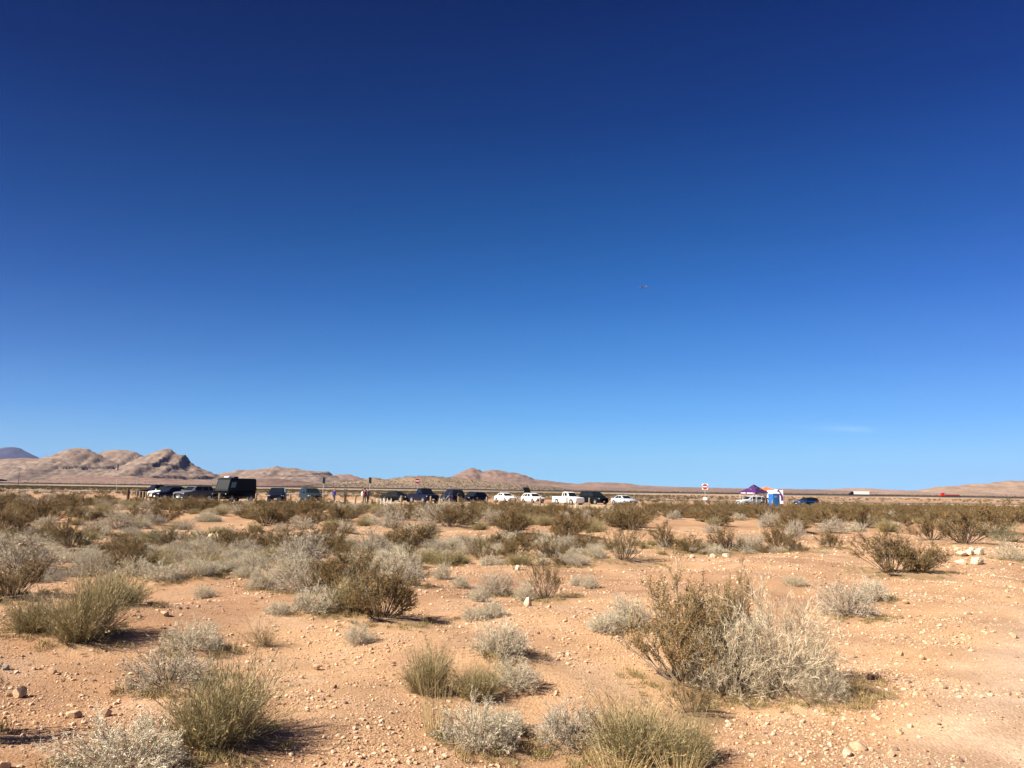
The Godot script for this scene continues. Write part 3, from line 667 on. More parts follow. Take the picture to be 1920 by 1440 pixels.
	["bursage", 3, 1.77, -21.74, 0.37, 0.14, 3.07],
	["bursage", 2, -1.38, -18.86, 0.68, 0.25, 5.74],
	["ephedra", 0, 1.85, -23.99, 0.41, 0.16, 4.38],
	["greytwig", 0, -9.19, -16.02, 0.55, 0.22, 3.57],
	["bursage", 2, -10.14, -20.13, 0.42, 0.16, 5.72],
	["ephedra", 2, -14.17, -24.68, 0.77, 0.30, 3.45],
	["bursage", 1, -6.19, -16.61, 0.40, 0.16, 1.65],
	["bursage", 1, -8.80, -17.20, 0.67, 0.30, 1.60],
	["ephedra", 1, -5.96, -21.64, 0.37, 0.15, 3.25],
	["bursage", 1, -2.23, -17.52, 0.44, 0.18, 5.07],
	["creosote", 2, 1.52, -20.67, 0.71, 0.38, 2.85],
	["bursage", 3, -9.46, -17.32, 0.54, 0.22, 1.13],
	["bursage", 0, -7.32, -18.56, 0.34, 0.14, 4.11],
	["ephedra", 0, -7.40, -17.78, 0.57, 0.27, 3.60],
	["bursage", 0, -9.15, -16.88, 0.54, 0.24, 0.57],
	["greytwig", 0, -7.81, -21.15, 0.76, 0.32, 3.18],
	["creosote", 3, -4.53, -17.68, 0.77, 0.45, 1.50],
	["greytwig", 1, 1.13, -20.93, 0.70, 0.36, 3.02],
	["greytwig", 1, -9.32, -23.05, 0.57, 0.24, 0.68],
	["ephedra", 2, -10.13, -21.61, 0.53, 0.20, 0.19],
	["ephedra", 2, -10.28, -22.78, 0.41, 0.16, 2.42],
	["bursage", 1, 1.10, -21.48, 0.38, 0.14, 5.93],
	["bursage", 3, -6.96, -24.28, 0.46, 0.17, 4.28],
	["bursage", 1, -8.44, -19.82, 0.41, 0.18, 4.71],
	["greytwig", 0, -8.29, -15.99, 0.78, 0.31, 6.11],
	["ephedra", 2, -15.33, -24.56, 0.68, 0.32, 3.09],
	["bursage", 1, -2.68, -24.46, 0.74, 0.27, 0.88],
	["greytwig", 2, -6.32, -19.97, 0.62, 0.30, 2.36],
	["greytwig", 0, -7.43, -22.06, 0.63, 0.24, 1.82],
	["creosote", 4, -3.54, -17.49, 0.64, 0.37, 4.43],
	["bursage", 3, -2.21, -13.72, 0.60, 0.25, 2.37],
	["creosote", 2, -6.99, -20.85, 1.14, 0.60, 4.07],
	["greytwig", 2, 5.01, -23.20, 0.48, 0.19, 2.72],
	["bursage", 2, 1.65, -20.28, 0.60, 0.26, 3.25],
	["bursage", 1, 2.14, -20.19, 0.52, 0.27, 4.65],
	["creosote", 3, -4.68, -22.02, 0.79, 0.45, 0.40],
	["bursage", 0, 0.74, -18.25, 0.43, 0.20, 0.21],
	["greytwig", 0, -10.70, -23.16, 0.71, 0.32, 1.23],
	["bursage", 3, -12.64, -23.93, 0.60, 0.30, 5.58],
	["greytwig", 1, -7.77, -21.89, 0.31, 0.13, 4.15],
	["greytwig", 1, -1.07, -21.26, 0.66, 0.30, 0.00],
	["creosote", 3, -3.74, -21.17, 0.50, 0.26, 1.89],
	["ephedra", 2, -2.93, -24.92, 0.64, 0.33, 5.79],
	["bursage", 2, -9.13, -19.38, 0.54, 0.21, 2.92],
	["greytwig", 0, -6.13, -22.04, 0.53, 0.22, 1.20],
	["creosote", 1, -11.76, -18.73, 0.49, 0.25, 0.45],
	["greytwig", 1, -3.72, -24.58, 0.44, 0.20, 5.46],
	["ephedra", 1, -3.38, -16.30, 0.61, 0.22, 0.96],
	["greytwig", 1, -1.50, -22.54, 0.51, 0.22, 0.69],
	["greytwig", 0, -0.17, -24.22, 0.67, 0.25, 4.71],
	["bursage", 1, -8.72, -22.07, 0.47, 0.18, 0.21],
	["creosote", 0, -2.40, -19.19, 0.76, 0.39, 2.16],
	["creosote", 2, -10.74, -22.20, 0.51, 0.28, 1.98],
	["greytwig", 0, -7.39, -22.57, 0.59, 0.22, 4.32],
	["creosote", 3, 2.06, -22.34, 1.01, 0.49, 2.96],
	["greytwig", 0, -3.78, -15.36, 0.72, 0.28, 0.74],
	["greytwig", 2, 1.00, -20.40, 0.62, 0.31, 2.04],
	["bursage", 3, -11.11, -21.02, 0.57, 0.22, 4.24],
	["bursage", 1, -5.40, -24.88, 0.62, 0.23, 0.21],
	["greytwig", 2, 5.22, -24.82, 0.34, 0.15, 0.16],
	["greytwig", 0, 1.21, -18.73, 0.36, 0.15, 4.12],
	["greytwig", 2, -6.12, -22.41, 0.46, 0.22, 2.52],
	["bursage", 2, -5.62, -18.26, 0.37, 0.15, 4.27],
	["bursage", 1, -10.09, -19.47, 0.40, 0.17, 2.94],
	["ephedra", 1, -7.53, -17.24, 0.46, 0.22, 0.42],
	["ephedra", 2, -8.80, -24.41, 0.72, 0.34, 2.94],
	["greytwig", 0, -12.87, -24.34, 0.32, 0.13, 1.10],
	["greytwig", 0, -7.65, -18.96, 0.44, 0.21, 5.91],
	["greytwig", 2, -0.02, -22.75, 0.39, 0.14, 3.82],
	["creosote", 2, -4.28, -20.59, 0.93, 0.45, 0.04],
	["creosote", 0, -7.43, -24.06, 1.16, 0.51, 2.85],
	["bursage", 3, -6.08, -15.64, 0.58, 0.22, 1.07],
	["bursage", 0, -10.95, -17.11, 0.58, 0.27, 3.44],
	["ephedra", 2, 5.07, -24.10, 0.68, 0.27, 3.55],
	["creosote", 0, -10.01, -21.14, 0.72, 0.32, 4.50],
	["ephedra", 0, -12.00, -21.88, 0.68, 0.34, 5.64],
	["ephedra", 1, -10.10, -16.71, 0.41, 0.19, 0.58],
	["ephedra", 1, -5.65, -15.37, 0.75, 0.31, 0.34],
	["ephedra", 0, 0.93, -23.48, 0.42, 0.16, 4.05],
	["creosote", 3, -8.56, -17.93, 1.16, 0.49, 2.50],
	["greytwig", 0, 1.46, -17.83, 0.61, 0.29, 0.30],
	["bursage", 3, -11.62, -20.48, 0.33, 0.14, 2.80],
	["bursage", 0, -0.35, -23.36, 0.77, 0.29, 5.50],
	["ephedra", 0, -6.63, -23.76, 0.52, 0.22, 1.13],
	["ephedra", 2, 4.31, -24.46, 0.41, 0.20, 4.02],
	["ephedra", 0, -11.65, -22.27, 0.63, 0.31, 3.34],
	["greytwig", 0, -4.45, -17.13, 0.31, 0.13, 5.82],
	["creosote", 0, -8.81, -21.02, 1.20, 0.55, 0.55],
	["creosote", 1, 1.79, -22.90, 0.65, 0.30, 3.76],
	["greytwig", 2, -8.56, -20.53, 0.51, 0.22, 1.35],
	["ephedra", 0, -8.26, -21.27, 0.40, 0.20, 2.77],
	["greytwig", 1, -11.66, -21.50, 0.58, 0.22, 3.06],
	["bursage", 3, 2.79, -24.84, 0.35, 0.13, 3.28],
	["greytwig", 0, -7.16, -15.29, 0.55, 0.22, 4.56],
	["creosote", 2, -12.16, -23.17, 0.90, 0.46, 4.32],
	["greytwig", 0, -1.76, -24.34, 0.58, 0.22, 3.48],
	["ephedra", 0, -12.68, -20.69, 0.40, 0.15, 1.96],
	["greytwig", 0, -4.20, -22.31, 0.35, 0.16, 4.90],
	["bursage", 2, -9.78, -22.74, 0.38, 0.16, 5.15],
	["bursage", 2, -2.60, -19.78, 0.64, 0.25, 0.83],
	["bursage", 0, -5.38, -14.76, 0.72, 0.26, 2.96],
	["ephedra", 2, 3.13, -23.27, 0.32, 0.16, 0.53],
	["bursage", 3, -10.71, -18.54, 0.46, 0.17, 6.08],
	["creosote", 1, -3.12, -21.65, 0.51, 0.24, 1.73],
	["greytwig", 1, -10.46, -24.57, 0.36, 0.18, 4.40],
	["bursage", 0, -3.11, -15.49, 0.51, 0.26, 4.42],
	["bursage", 2, -7.78, -13.30, 0.65, 0.29, 5.54],
	["creosote", 0, 1.43, -23.73, 1.00, 0.59, 0.45],
	["bursage", 2, -3.00, -18.62, 0.49, 0.18, 2.39],
	["ephedra", 2, -4.07, -19.63, 0.66, 0.28, 0.00],
	["greytwig", 1, -0.10, -23.07, 0.48, 0.19, 4.11],
	["greytwig", 0, 8.18, -23.30, 0.61, 0.24, 3.61],
	["creosote", 3, -7.82, -16.09, 0.71, 0.34, 0.90],
	["greytwig", 2, -7.09, -22.28, 0.53, 0.21, 4.12],
	["bursage", 0, -11.46, -22.85, 0.34, 0.15, 4.57],
	["ephedra", 2, 7.31, -24.53, 0.62, 0.24, 2.69],
	["ephedra", 0, -4.29, -22.51, 0.30, 0.13, 5.10],
	["bursage", 3, -5.13, -18.37, 0.37, 0.14, 3.53],
	["bursage", 2, -6.50, -14.21, 0.73, 0.37, 0.41],
	["bursage", 1, -8.31, -18.54, 0.61, 0.29, 0.86],
	["greytwig", 1, -7.37, -12.95, 0.32, 0.12, 4.24],
	["greytwig", 1, -11.37, -18.64, 0.51, 0.23, 0.21],
	["greytwig", 2, 1.43, -22.59, 0.66, 0.29, 4.80],
	["greytwig", 2, 6.17, -23.84, 0.58, 0.26, 0.18],
	["bursage", 0, -3.46, -20.36, 0.31, 0.12, 0.32],
	["creosote", 1, -0.30, -21.93, 0.82, 0.44, 5.19],
	["bursage", 3, -5.13, -17.41, 0.50, 0.24, 5.40],
	["greytwig", 2, 2.88, -23.54, 0.46, 0.17, 0.10],
	["creosote", 4, 7.38, -23.37, 0.78, 0.33, 2.69],
	["ephedra", 1, 5.13, -22.41, 0.33, 0.12, 1.26],
	["greytwig", 1, -8.92, -20.34, 0.43, 0.22, 0.08],
	["bursage", 1, -9.14, -17.21, 0.40, 0.17, 4.56],
	["bursage", 0, -12.36, -19.29, 0.73, 0.36, 1.68],
	["bursage", 1, -4.75, -14.66, 0.54, 0.23, 3.96],
	["bursage", 1, -1.78, -14.86, 0.57, 0.25, 2.80],
	["greytwig", 1, -6.90, -21.49, 0.44, 0.20, 4.99],
	["bursage", 0, -10.03, -23.07, 0.54, 0.20, 2.09],
	["bursage", 3, -2.01, -19.73, 0.40, 0.14, 5.75],
	["greytwig", 1, -4.15, -23.82, 0.42, 0.20, 3.74],
	["bursage", 1, -9.62, -22.48, 0.47, 0.24, 2.77],
	["creosote", 1, 9.16, -23.09, 0.96, 0.50, 3.34],
	["bursage", 3, -2.20, -16.23, 0.61, 0.30, 3.74],
	["bursage", 0, 2.84, -20.28, 0.52, 0.25, 0.80],
	["greytwig", 1, -0.13, -24.81, 0.48, 0.18, 4.30],
	["ephedra", 0, 2.84, -21.78, 0.59, 0.27, 6.14],
	["ephedra", 0, -9.88, -19.74, 0.51, 0.26, 5.71],
	["bursage", 1, -12.57, -24.97, 0.77, 0.39, 3.03],
	["bursage", 2, -1.54, -21.71, 0.71, 0.29, 2.47],
	["greytwig", 0, -6.38, -21.22, 0.35, 0.18, 1.26],
	["ephedra", 0, -6.55, -18.67, 0.43, 0.20, 1.90],
	["greytwig", 2, -3.46, -15.02, 0.65, 0.25, 2.24],
	["bursage", 1, -9.52, -20.66, 0.31, 0.16, 2.30],
	["greytwig", 0, 2.07, -19.25, 0.57, 0.26, 5.11],
	["greytwig", 2, 9.63, -24.85, 0.42, 0.16, 5.28],
	["ephedra", 0, -1.44, -18.16, 0.67, 0.33, 3.88],
	["ephedra", 1, 2.19, -19.63, 0.32, 0.16, 2.19],
	["greytwig", 0, -2.40, -22.01, 0.62, 0.25, 5.22],
	["ephedra", 1, -4.94, -16.63, 0.75, 0.28, 2.40],
	["bursage", 0, -6.56, -13.25, 0.37, 0.16, 1.06],
	["bursage", 0, -1.32, -20.82, 0.44, 0.17, 4.73],
	["bursage", 2, -13.34, -22.22, 0.57, 0.27, 5.65],
	["bursage", 1, 0.18, -23.47, 0.62, 0.31, 5.00],
	["ephedra", 1, -0.80, -20.91, 0.45, 0.17, 3.00],
	["bursage", 3, -9.39, -20.28, 0.68, 0.31, 5.42],
	["ephedra", 2, -10.87, -20.75, 0.35, 0.13, 0.57],
	["bursage", 1, -7.38, -21.57, 0.38, 0.16, 2.36],
	["ephedra", 0, -1.11, -18.36, 0.58, 0.30, 0.65],
	["bursage", 1, 6.63, -22.61, 0.43, 0.19, 5.11],
	["bursage", 0, -8.74, -14.13, 0.31, 0.14, 1.99],
	["creosote", 0, 7.71, -22.00, 1.09, 0.52, 3.83],
	["greytwig", 2, -9.66, -19.34, 0.68, 0.31, 2.40],
	["bursage", 3, -13.81, -24.51, 0.35, 0.18, 3.43],
	["creosote", 3, 4.79, -21.87, 0.94, 0.50, 2.82],
	["bursage", 0, 0.74, -19.60, 0.39, 0.17, 3.37],
	["greytwig", 1, -13.26, -20.75, 0.49, 0.23, 2.28],
	["creosote", 4, -8.70, -18.47, 0.55, 0.29, 0.13],
	["greytwig", 2, -5.69, -16.93, 0.70, 0.30, 1.30],
	["bursage", 2, -0.73, -22.92, 0.50, 0.24, 0.49],
	["bursage", 0, -11.30, -17.87, 0.72, 0.28, 4.86],
	["bursage", 3, -6.20, -16.14, 0.51, 0.20, 1.93],
	["greytwig", 0, -5.60, -24.31, 0.53, 0.24, 1.72],
	["greytwig", 2, -7.78, -15.72, 0.36, 0.15, 1.47],
	["greytwig", 0, -8.99, -18.76, 0.42, 0.16, 4.73],
	["greytwig", 2, -3.59, -19.43, 0.51, 0.20, 6.04],
	["greytwig", 1, 2.52, -24.99, 0.60, 0.25, 5.63],
	["bursage", 1, -11.69, -19.06, 0.36, 0.13, 3.03],
	["ephedra", 0, 5.63, -23.58, 0.41, 0.19, 5.63],
	["greytwig", 0, -14.88, -23.57, 0.71, 0.26, 2.15],
	["greytwig", 2, -11.22, -24.02, 0.68, 0.33, 2.66],
	["ephedra", 0, -8.37, -22.95, 0.38, 0.15, 4.21],
	["bursage", 3, -4.76, -23.30, 0.73, 0.26, 1.12],
	["creosote", 4, -2.18, -17.10, 0.66, 0.37, 5.65],
	["greytwig", 2, -7.85, -20.67, 0.63, 0.30, 3.85],
	["bursage", 3, -8.51, -18.96, 0.49, 0.21, 2.04],
	["bursage", 2, 6.86, -24.62, 0.65, 0.25, 1.56],
	["greytwig", 0, 2.13, -20.90, 0.48, 0.23, 1.34],
	["bursage", 2, -5.22, -19.66, 0.34, 0.15, 5.01],
	["ephedra", 2, 1.40, -23.15, 0.56, 0.25, 0.49],
	["ephedra", 0, -2.73, -22.30, 0.40, 0.19, 0.48],
	["bursage", 3, 8.37, -21.63, 0.34, 0.15, 4.81],
	["greytwig", 0, -10.17, -24.69, 0.47, 0.20, 4.12],
	["bursage", 3, -11.63, -24.30, 0.56, 0.23, 2.62],
	["greytwig", 1, -9.84, -16.97, 0.55, 0.23, 3.03],
	["greytwig", 2, -6.89, -18.47, 0.58, 0.28, 5.68],
	["bursage", 2, -6.10, -18.24, 0.45, 0.19, 2.63],
	["bursage", 0, -5.95, -17.63, 0.56, 0.26, 3.80],
	["bursage", 2, -2.65, -20.10, 0.31, 0.12, 1.18],
	["bursage", 0, -3.63, -22.04, 0.41, 0.18, 0.94],
	["creosote", 2, -6.70, -19.93, 0.49, 0.23, 3.53],
	["greytwig", 2, -1.43, -19.54, 0.56, 0.23, 3.54],
	["greytwig", 1, -7.07, -19.33, 0.31, 0.13, 1.19],
	["ephedra", 2, -6.60, -24.33, 0.57, 0.22, 0.64],
	["bursage", 2, -5.37, -22.57, 0.32, 0.13, 4.58],
	["greytwig", 0, -7.09, -24.93, 0.55, 0.22, 5.98],
	["greytwig", 0, -1.29, -24.00, 0.47, 0.22, 5.24],
	["greytwig", 0, 0.04, -21.50, 0.36, 0.16, 2.00],
	["greytwig", 1, -2.57, -16.67, 0.44, 0.17, 4.05],
	["creosote", 1, 6.22, -24.94, 0.60, 0.27, 5.61],
	["greytwig", 2, -7.83, -14.51, 0.52, 0.24, 5.28],
	["bursage", 3, -14.06, -22.20, 0.45, 0.18, 5.27],
	["bursage", 0, -1.73, -22.00, 0.39, 0.18, 1.22],
	["greytwig", 0, -5.07, -24.47, 0.56, 0.28, 0.70],
	["bursage", 2, -8.50, -22.58, 0.53, 0.27, 0.95],
	["bursage", 0, -10.94, -17.98, 0.43, 0.22, 3.61],
	["greytwig", 1, -7.30, -19.94, 0.36, 0.17, 4.62],
	["ephedra", 0, -6.16, -23.30, 0.35, 0.18, 4.48],
	["greytwig", 2, -4.81, -15.40, 0.63, 0.25, 6.01],
	["bursage", 0, -8.46, -14.59, 0.43, 0.21, 2.29],
	["bursage", 0, -8.55, -21.53, 0.51, 0.23, 1.23],
	["bursage", 2, -6.21, -22.81, 0.42, 0.21, 2.35],
	["greytwig", 1, -5.06, -18.77, 0.45, 0.20, 5.59],
	["greytwig", 2, -3.61, -24.19, 0.73, 0.36, 4.81],
	["ephedra", 0, 3.95, -21.11, 0.30, 0.13, 2.53],
	["greytwig", 2, -10.34, -17.13, 0.40, 0.17, 2.93],
	["bursage", 0, -13.09, -22.92, 0.62, 0.31, 0.74],
	["greytwig", 2, -4.76, -17.10, 0.59, 0.27, 6.04],
	["greytwig", 0, -10.28, -19.70, 0.32, 0.15, 4.29],
	["creosote", 3, -12.03, -20.25, 0.61, 0.29, 2.39],
	["ephedra", 1, -8.82, -22.83, 0.70, 0.30, 5.93],
	["creosote", 0, -2.25, -23.44, 0.55, 0.23, 3.08],
	["greytwig", 2, -13.67, -21.72, 0.56, 0.27, 4.47],
	["ephedra", 0, 3.70, -22.32, 0.35, 0.16, 0.73],
	["bursage", 3, -12.96, -22.03, 0.43, 0.21, 6.27],
	["ephedra", 2, -3.36, -22.80, 0.56, 0.27, 1.23],
	["bursage", 2, -8.37, -20.31, 0.30, 0.13, 2.40],
	["greytwig", 1, -0.92, -24.73, 0.32, 0.14, 5.69],
	["greytwig", 2, 4.59, -23.96, 0.52, 0.23, 4.38],
	["greytwig", 0, -8.03, -22.25, 0.34, 0.17, 3.62],
	["bursage", 2, 2.52, -23.85, 0.40, 0.18, 2.56],
	["bursage", 0, -3.20, -16.84, 0.66, 0.34, 3.26],
	["creosote", 0, 0.38, -23.81, 0.49, 0.25, 1.38],
	["greytwig", 0, -10.56, -21.80, 0.40, 0.19, 1.70],
	["bursage", 0, -5.87, -23.36, 0.43, 0.19, 0.92],
	["bursage", 0, 3.24, -21.15, 0.34, 0.12, 3.48],
	["greytwig", 1, -1.45, -24.59, 0.61, 0.31, 6.18],
	["greytwig", 2, -5.56, -20.29, 0.38, 0.16, 5.30],
	["ephedra", 0, -6.57, -15.42, 0.56, 0.23, 0.58],
	["greytwig", 1, -3.26, -22.15, 0.47, 0.20, 0.81],
	["ephedra", 0, -5.95, -23.65, 0.45, 0.20, 0.03],
	["bursage", 1, -3.90, -22.50, 0.55, 0.28, 2.27],
	["ephedra", 0, -12.12, -19.60, 0.42, 0.19, 0.13],
	["bursage", 3, -6.91, -14.27, 0.37, 0.14, 6.01],
	["bursage", 0, -9.82, -20.36, 0.43, 0.18, 0.33],
	["greytwig", 0, -3.42, -17.07, 0.34, 0.16, 1.22],
	["creosote", 3, -2.83, -14.95, 0.93, 0.46, 0.08],
	["ephedra", 2, -14.47, -24.09, 0.64, 0.31, 0.54],
	["bursage", 2, 2.89, -21.41, 0.33, 0.13, 3.76],
	["bursage", 3, -8.11, -19.03, 0.31, 0.14, 3.19],
	["bursage", 0, -5.89, -22.70, 0.60, 0.25, 1.00],
	["greytwig", 2, -7.42, -16.64, 0.56, 0.28, 2.73],
	["bursage", 0, -12.40, -24.20, 0.39, 0.20, 1.35],
	["bursage", 3, 5.71, -24.24, 0.61, 0.24, 4.83],
	["greytwig", 1, 1.07, -19.73, 0.39, 0.20, 5.10],
	["bursage", 3, -0.11, -22.45, 0.41, 0.15, 5.75],
	["ephedra", 1, -13.15, -23.36, 0.61, 0.25, 0.09],
	["greytwig", 0, -9.80, -23.31, 0.47, 0.19, 5.60],
	["greytwig", 0, 7.55, -22.74, 0.61, 0.25, 1.90],
	["greytwig", 0, -0.13, -18.36, 0.36, 0.15, 2.65],
	["ephedra", 0, -10.75, -17.52, 0.40, 0.19, 6.24],
	["ephedra", 0, -6.06, -16.83, 0.35, 0.14, 2.47],
	["greytwig", 0, -12.65, -23.32, 0.41, 0.21, 1.70],
	["creosote", 3, -2.52, -23.16, 0.65, 0.34, 2.28],
	["creosote", 0, 1.08, -17.83, 0.61, 0.26, 4.19],
	["greytwig", 0, -7.68, -18.63, 0.47, 0.18, 4.83],
	["bursage", 3, -14.84, -24.14, 0.44, 0.19, 0.48],
	["ephedra", 2, -5.88, -17.93, 0.40, 0.15, 2.39],
	["ephedra", 1, -1.82, -14.11, 0.57, 0.21, 5.56],
	["bursage", 1, -9.95, -16.22, 0.68, 0.27, 4.07],
	["bursage", 3, -5.40, -15.67, 0.49, 0.19, 6.03],
	["ephedra", 2, -10.03, -21.94, 0.47, 0.19, 2.88],
	["greytwig", 1, -3.13, -20.12, 0.71, 0.29, 1.49],
	["ephedra", 1, -1.15, -22.95, 0.39, 0.16, 5.89],
	["bursage", 0, 4.42, -23.43, 0.34, 0.17, 0.09],
	["bursage", 3, -3.12, -24.53, 0.55, 0.21, 0.54],
	["bursage", 1, -13.08, -24.69, 0.42, 0.19, 4.73],
	["bursage", 2, -3.11, -15.99, 0.38, 0.18, 2.10],
	["bursage", 1, -3.37, -20.77, 0.72, 0.31, 0.95],
	["ephedra", 2, -9.43, -24.87, 0.42, 0.15, 5.63],
	["ephedra", 2, 0.22, -19.08, 0.46, 0.23, 3.50],
	["greytwig", 1, -6.39, -21.71, 0.71, 0.36, 0.70],
	["greytwig", 2, -8.12, -14.26, 0.50, 0.25, 2.51],
	["ephedra", 1, -14.55, -23.27, 0.32, 0.16, 2.32],
	["bursage", 3, -14.48, -22.78, 0.70, 0.26, 3.44],
	["greytwig", 1, -55.70, -92.47, 1.44, 0.85, 6.07],
	["bursage", 1, -7.63, -65.79, 0.80, 0.39, 6.06],
	["greytwig", 0, -28.44, -56.67, 1.28, 0.63, 1.65],
	["bursage", 0, 38.58, -67.09, 0.63, 0.33, 4.59],
	["bursage", 1, -37.82, -67.62, 1.06, 0.49, 1.49],
	["bursage", 0, -3.72, -30.62, 0.90, 0.39, 0.05],
	["bursage", 1, -57.57, -92.38, 0.73, 0.40, 2.63],
	["ephedra", 2, -21.61, -41.32, 0.94, 0.50, 4.50],
	["greytwig", 0, 12.59, -77.52, 0.81, 0.39, 4.98],
	["greytwig", 0, 55.90, -90.75, 0.95, 0.46, 5.05],
	["bursage", 1, -16.65, -37.54, 0.90, 0.38, 0.24],
	["greytwig", 1, -12.91, -44.66, 1.46, 0.66, 5.55],
	["bursage", 0, 15.80, -36.86, 1.07, 0.55, 3.50],
	["creosote", 3, 29.37, -65.53, 2.20, 1.05, 2.83],
	["creosote", 0, 9.17, -58.84, 1.73, 0.80, 5.81],
	["creosote", 2, 5.65, -38.18, 2.13, 1.07, 3.57],
	["creosote", 2, 36.39, -57.94, 2.01, 0.95, 4.48],
	["creosote", 4, 25.88, -83.98, 1.62, 0.87, 5.96],
	["creosote", 3, -8.27, -34.16, 1.48, 0.63, 1.90],
	["creosote", 1, 61.72, -106.19, 2.15, 1.05, 3.71],
	["creosote", 0, -5.45, -55.71, 1.58, 0.85, 4.05],
	["bursage", 0, -55.80, -89.56, 0.54, 0.29, 4.62],
	["creosote", 4, -28.42, -51.73, 1.67, 0.73, 3.89],
	["creosote", 0, -49.13, -81.85, 1.52, 0.67, 5.81],
	["creosote", 2, -19.16, -69.45, 1.74, 0.85, 5.13],
	["creosote", 2, 1.42, -79.61, 1.54, 0.65, 5.21],
	["creosote", 1, 37.29, -83.16, 1.71, 0.98, 2.86],
	["creosote", 0, 13.73, -39.12, 1.92, 0.87, 3.10],
	["creosote", 4, 55.56, -107.01, 1.42, 0.68, 3.55],
	["bursage", 3, -8.19, -62.34, 1.04, 0.51, 0.27],
	["creosote", 0, -15.36, -50.32, 1.94, 0.85, 0.73],
	["greytwig", 0, 3.92, -76.68, 1.04, 0.51, 2.35],
	["bursage", 2, 0.13, -77.49, 1.08, 0.55, 1.65],
	["ephedra", 1, -6.92, -63.81, 0.77, 0.40, 3.04],
	["creosote", 1, 40.59, -89.67, 1.28, 0.75, 4.65],
	["greytwig", 1, 9.91, -64.49, 1.37, 0.72, 1.58],
	["greytwig", 0, 0.57, -66.12, 0.95, 0.47, 3.93],
	["creosote", 3, 17.07, -84.53, 1.47, 0.85, 1.04],
	["creosote", 1, -31.69, -54.14, 1.23, 0.53, 4.41],
	["creosote", 4, -13.48, -41.01, 1.32, 0.59, 5.50],
	["creosote", 3, 9.72, -56.90, 1.67, 0.78, 5.75],
	["creosote", 1, 43.93, -94.52, 1.57, 0.82, 3.73],
	["greytwig", 2, -36.29, -78.66, 0.95, 0.55, 0.33],
	["greytwig", 2, 55.60, -88.25, 1.41, 0.60, 2.23],
	["greytwig", 0, -14.40, -29.67, 1.49, 0.72, 0.06],
	["creosote", 0, -13.54, -45.96, 1.80, 0.84, 4.36],
	["greytwig", 2, 11.69, -36.26, 1.27, 0.75, 3.10],
	["ephedra", 2, -14.89, -55.31, 0.85, 0.48, 0.25],
	["greytwig", 2, 33.84, -96.45, 0.95, 0.44, 2.58],
	["creosote", 3, 22.17, -80.73, 2.20, 0.97, 4.53],
	["creosote", 4, -7.35, -57.08, 1.54, 0.65, 2.78],
	["ephedra", 2, -27.61, -66.92, 0.64, 0.33, 1.39],
	["creosote", 0, 22.08, -67.09, 1.45, 0.69, 4.43],
	["ephedra", 2, 0.62, -41.81, 0.95, 0.43, 4.30],
	["creosote", 0, 49.60, -89.17, 1.48, 0.64, 0.27],
	["creosote", 3, 16.26, -83.71, 1.21, 0.69, 1.91],
	["creosote", 4, 40.80, -91.91, 1.92, 0.90, 5.60],
	["creosote", 0, 36.54, -68.08, 2.20, 1.03, 6.01],
	["creosote", 2, 45.15, -77.27, 1.77, 0.75, 0.76],
	["greytwig", 1, -31.99, -72.22, 0.91, 0.53, 1.62],
	["creosote", 2, 39.55, -88.72, 2.05, 1.05, 1.88],
	["bursage", 2, 68.91, -111.16, 0.86, 0.47, 3.24],
	["greytwig", 1, -4.55, -31.29, 1.25, 0.71, 2.92],
	["creosote", 1, -42.32, -76.46, 2.29, 0.85, 4.12],
	["creosote", 2, 0.03, -30.59, 1.83, 1.07, 1.98],
	["creosote", 4, -15.41, -73.11, 1.83, 0.85, 1.29],
	["creosote", 0, 7.51, -51.77, 2.10, 0.85, 0.94],
	["greytwig", 0, 2.64, -66.77, 1.25, 0.70, 4.02],
	["bursage", 3, 15.70, -70.94, 0.81, 0.38, 3.90],
	["greytwig", 2, -28.99, -77.79, 1.00, 0.59, 2.48],
	["greytwig", 0, -11.86, -62.72, 1.38, 0.61, 0.87],
	["creosote", 3, -22.99, -60.06, 2.05, 0.85, 1.07],
	["creosote", 4, 12.72, -53.22, 1.70, 0.75, 2.81],
	["creosote", 4, 21.30, -57.62, 1.74, 1.01, 2.16],
	["bursage", 0, -9.82, -42.27, 0.77, 0.36, 0.91],
	["creosote", 2, -13.00, -50.70, 1.57, 0.82, 3.54],
	["bursage", 1, 16.83, -66.50, 0.87, 0.46, 3.49],
	["ephedra", 2, -39.70, -77.85, 0.64, 0.36, 1.06],
	["bursage", 2, -35.96, -77.00, 0.75, 0.36, 5.25],
	["ephedra", 1, 7.92, -72.09, 0.96, 0.43, 3.87],
	["creosote", 1, 3.61, -69.85, 1.78, 0.85, 1.63],
	["ephedra", 1, -30.38, -65.84, 0.68, 0.40, 5.31],
	["bursage", 2, -20.04, -56.29, 1.09, 0.59, 3.06],
	["bursage", 0, 66.99, -109.82, 0.98, 0.40, 6.01],
	["creosote", 0, 20.72, -42.21, 1.25, 0.61, 4.33],
	["creosote", 0, -15.36, -68.33, 2.13, 0.85, 2.11],
	["greytwig", 0, 43.06, -79.01, 0.72, 0.38, 5.47],
	["ephedra", 1, -21.78, -52.83, 1.20, 0.54, 5.30],
	["ephedra", 2, -37.52, -78.13, 0.67, 0.34, 1.12],
	["greytwig", 2, -5.98, -64.77, 1.13, 0.49, 2.41],
	["bursage", 2, -20.30, -42.31, 1.01, 0.41, 4.55],
	["creosote", 2, 33.65, -99.25, 1.58, 0.74, 0.63],
	["creosote", 2, -5.59, -40.60, 1.68, 0.75, 5.54],
	["creosote", 2, -17.92, -34.37, 1.66, 0.74, 0.40],
	["greytwig", 2, 4.26, -46.99, 1.26, 0.65, 2.12],
	["creosote", 3, 23.58, -54.31, 1.35, 0.69, 0.39],
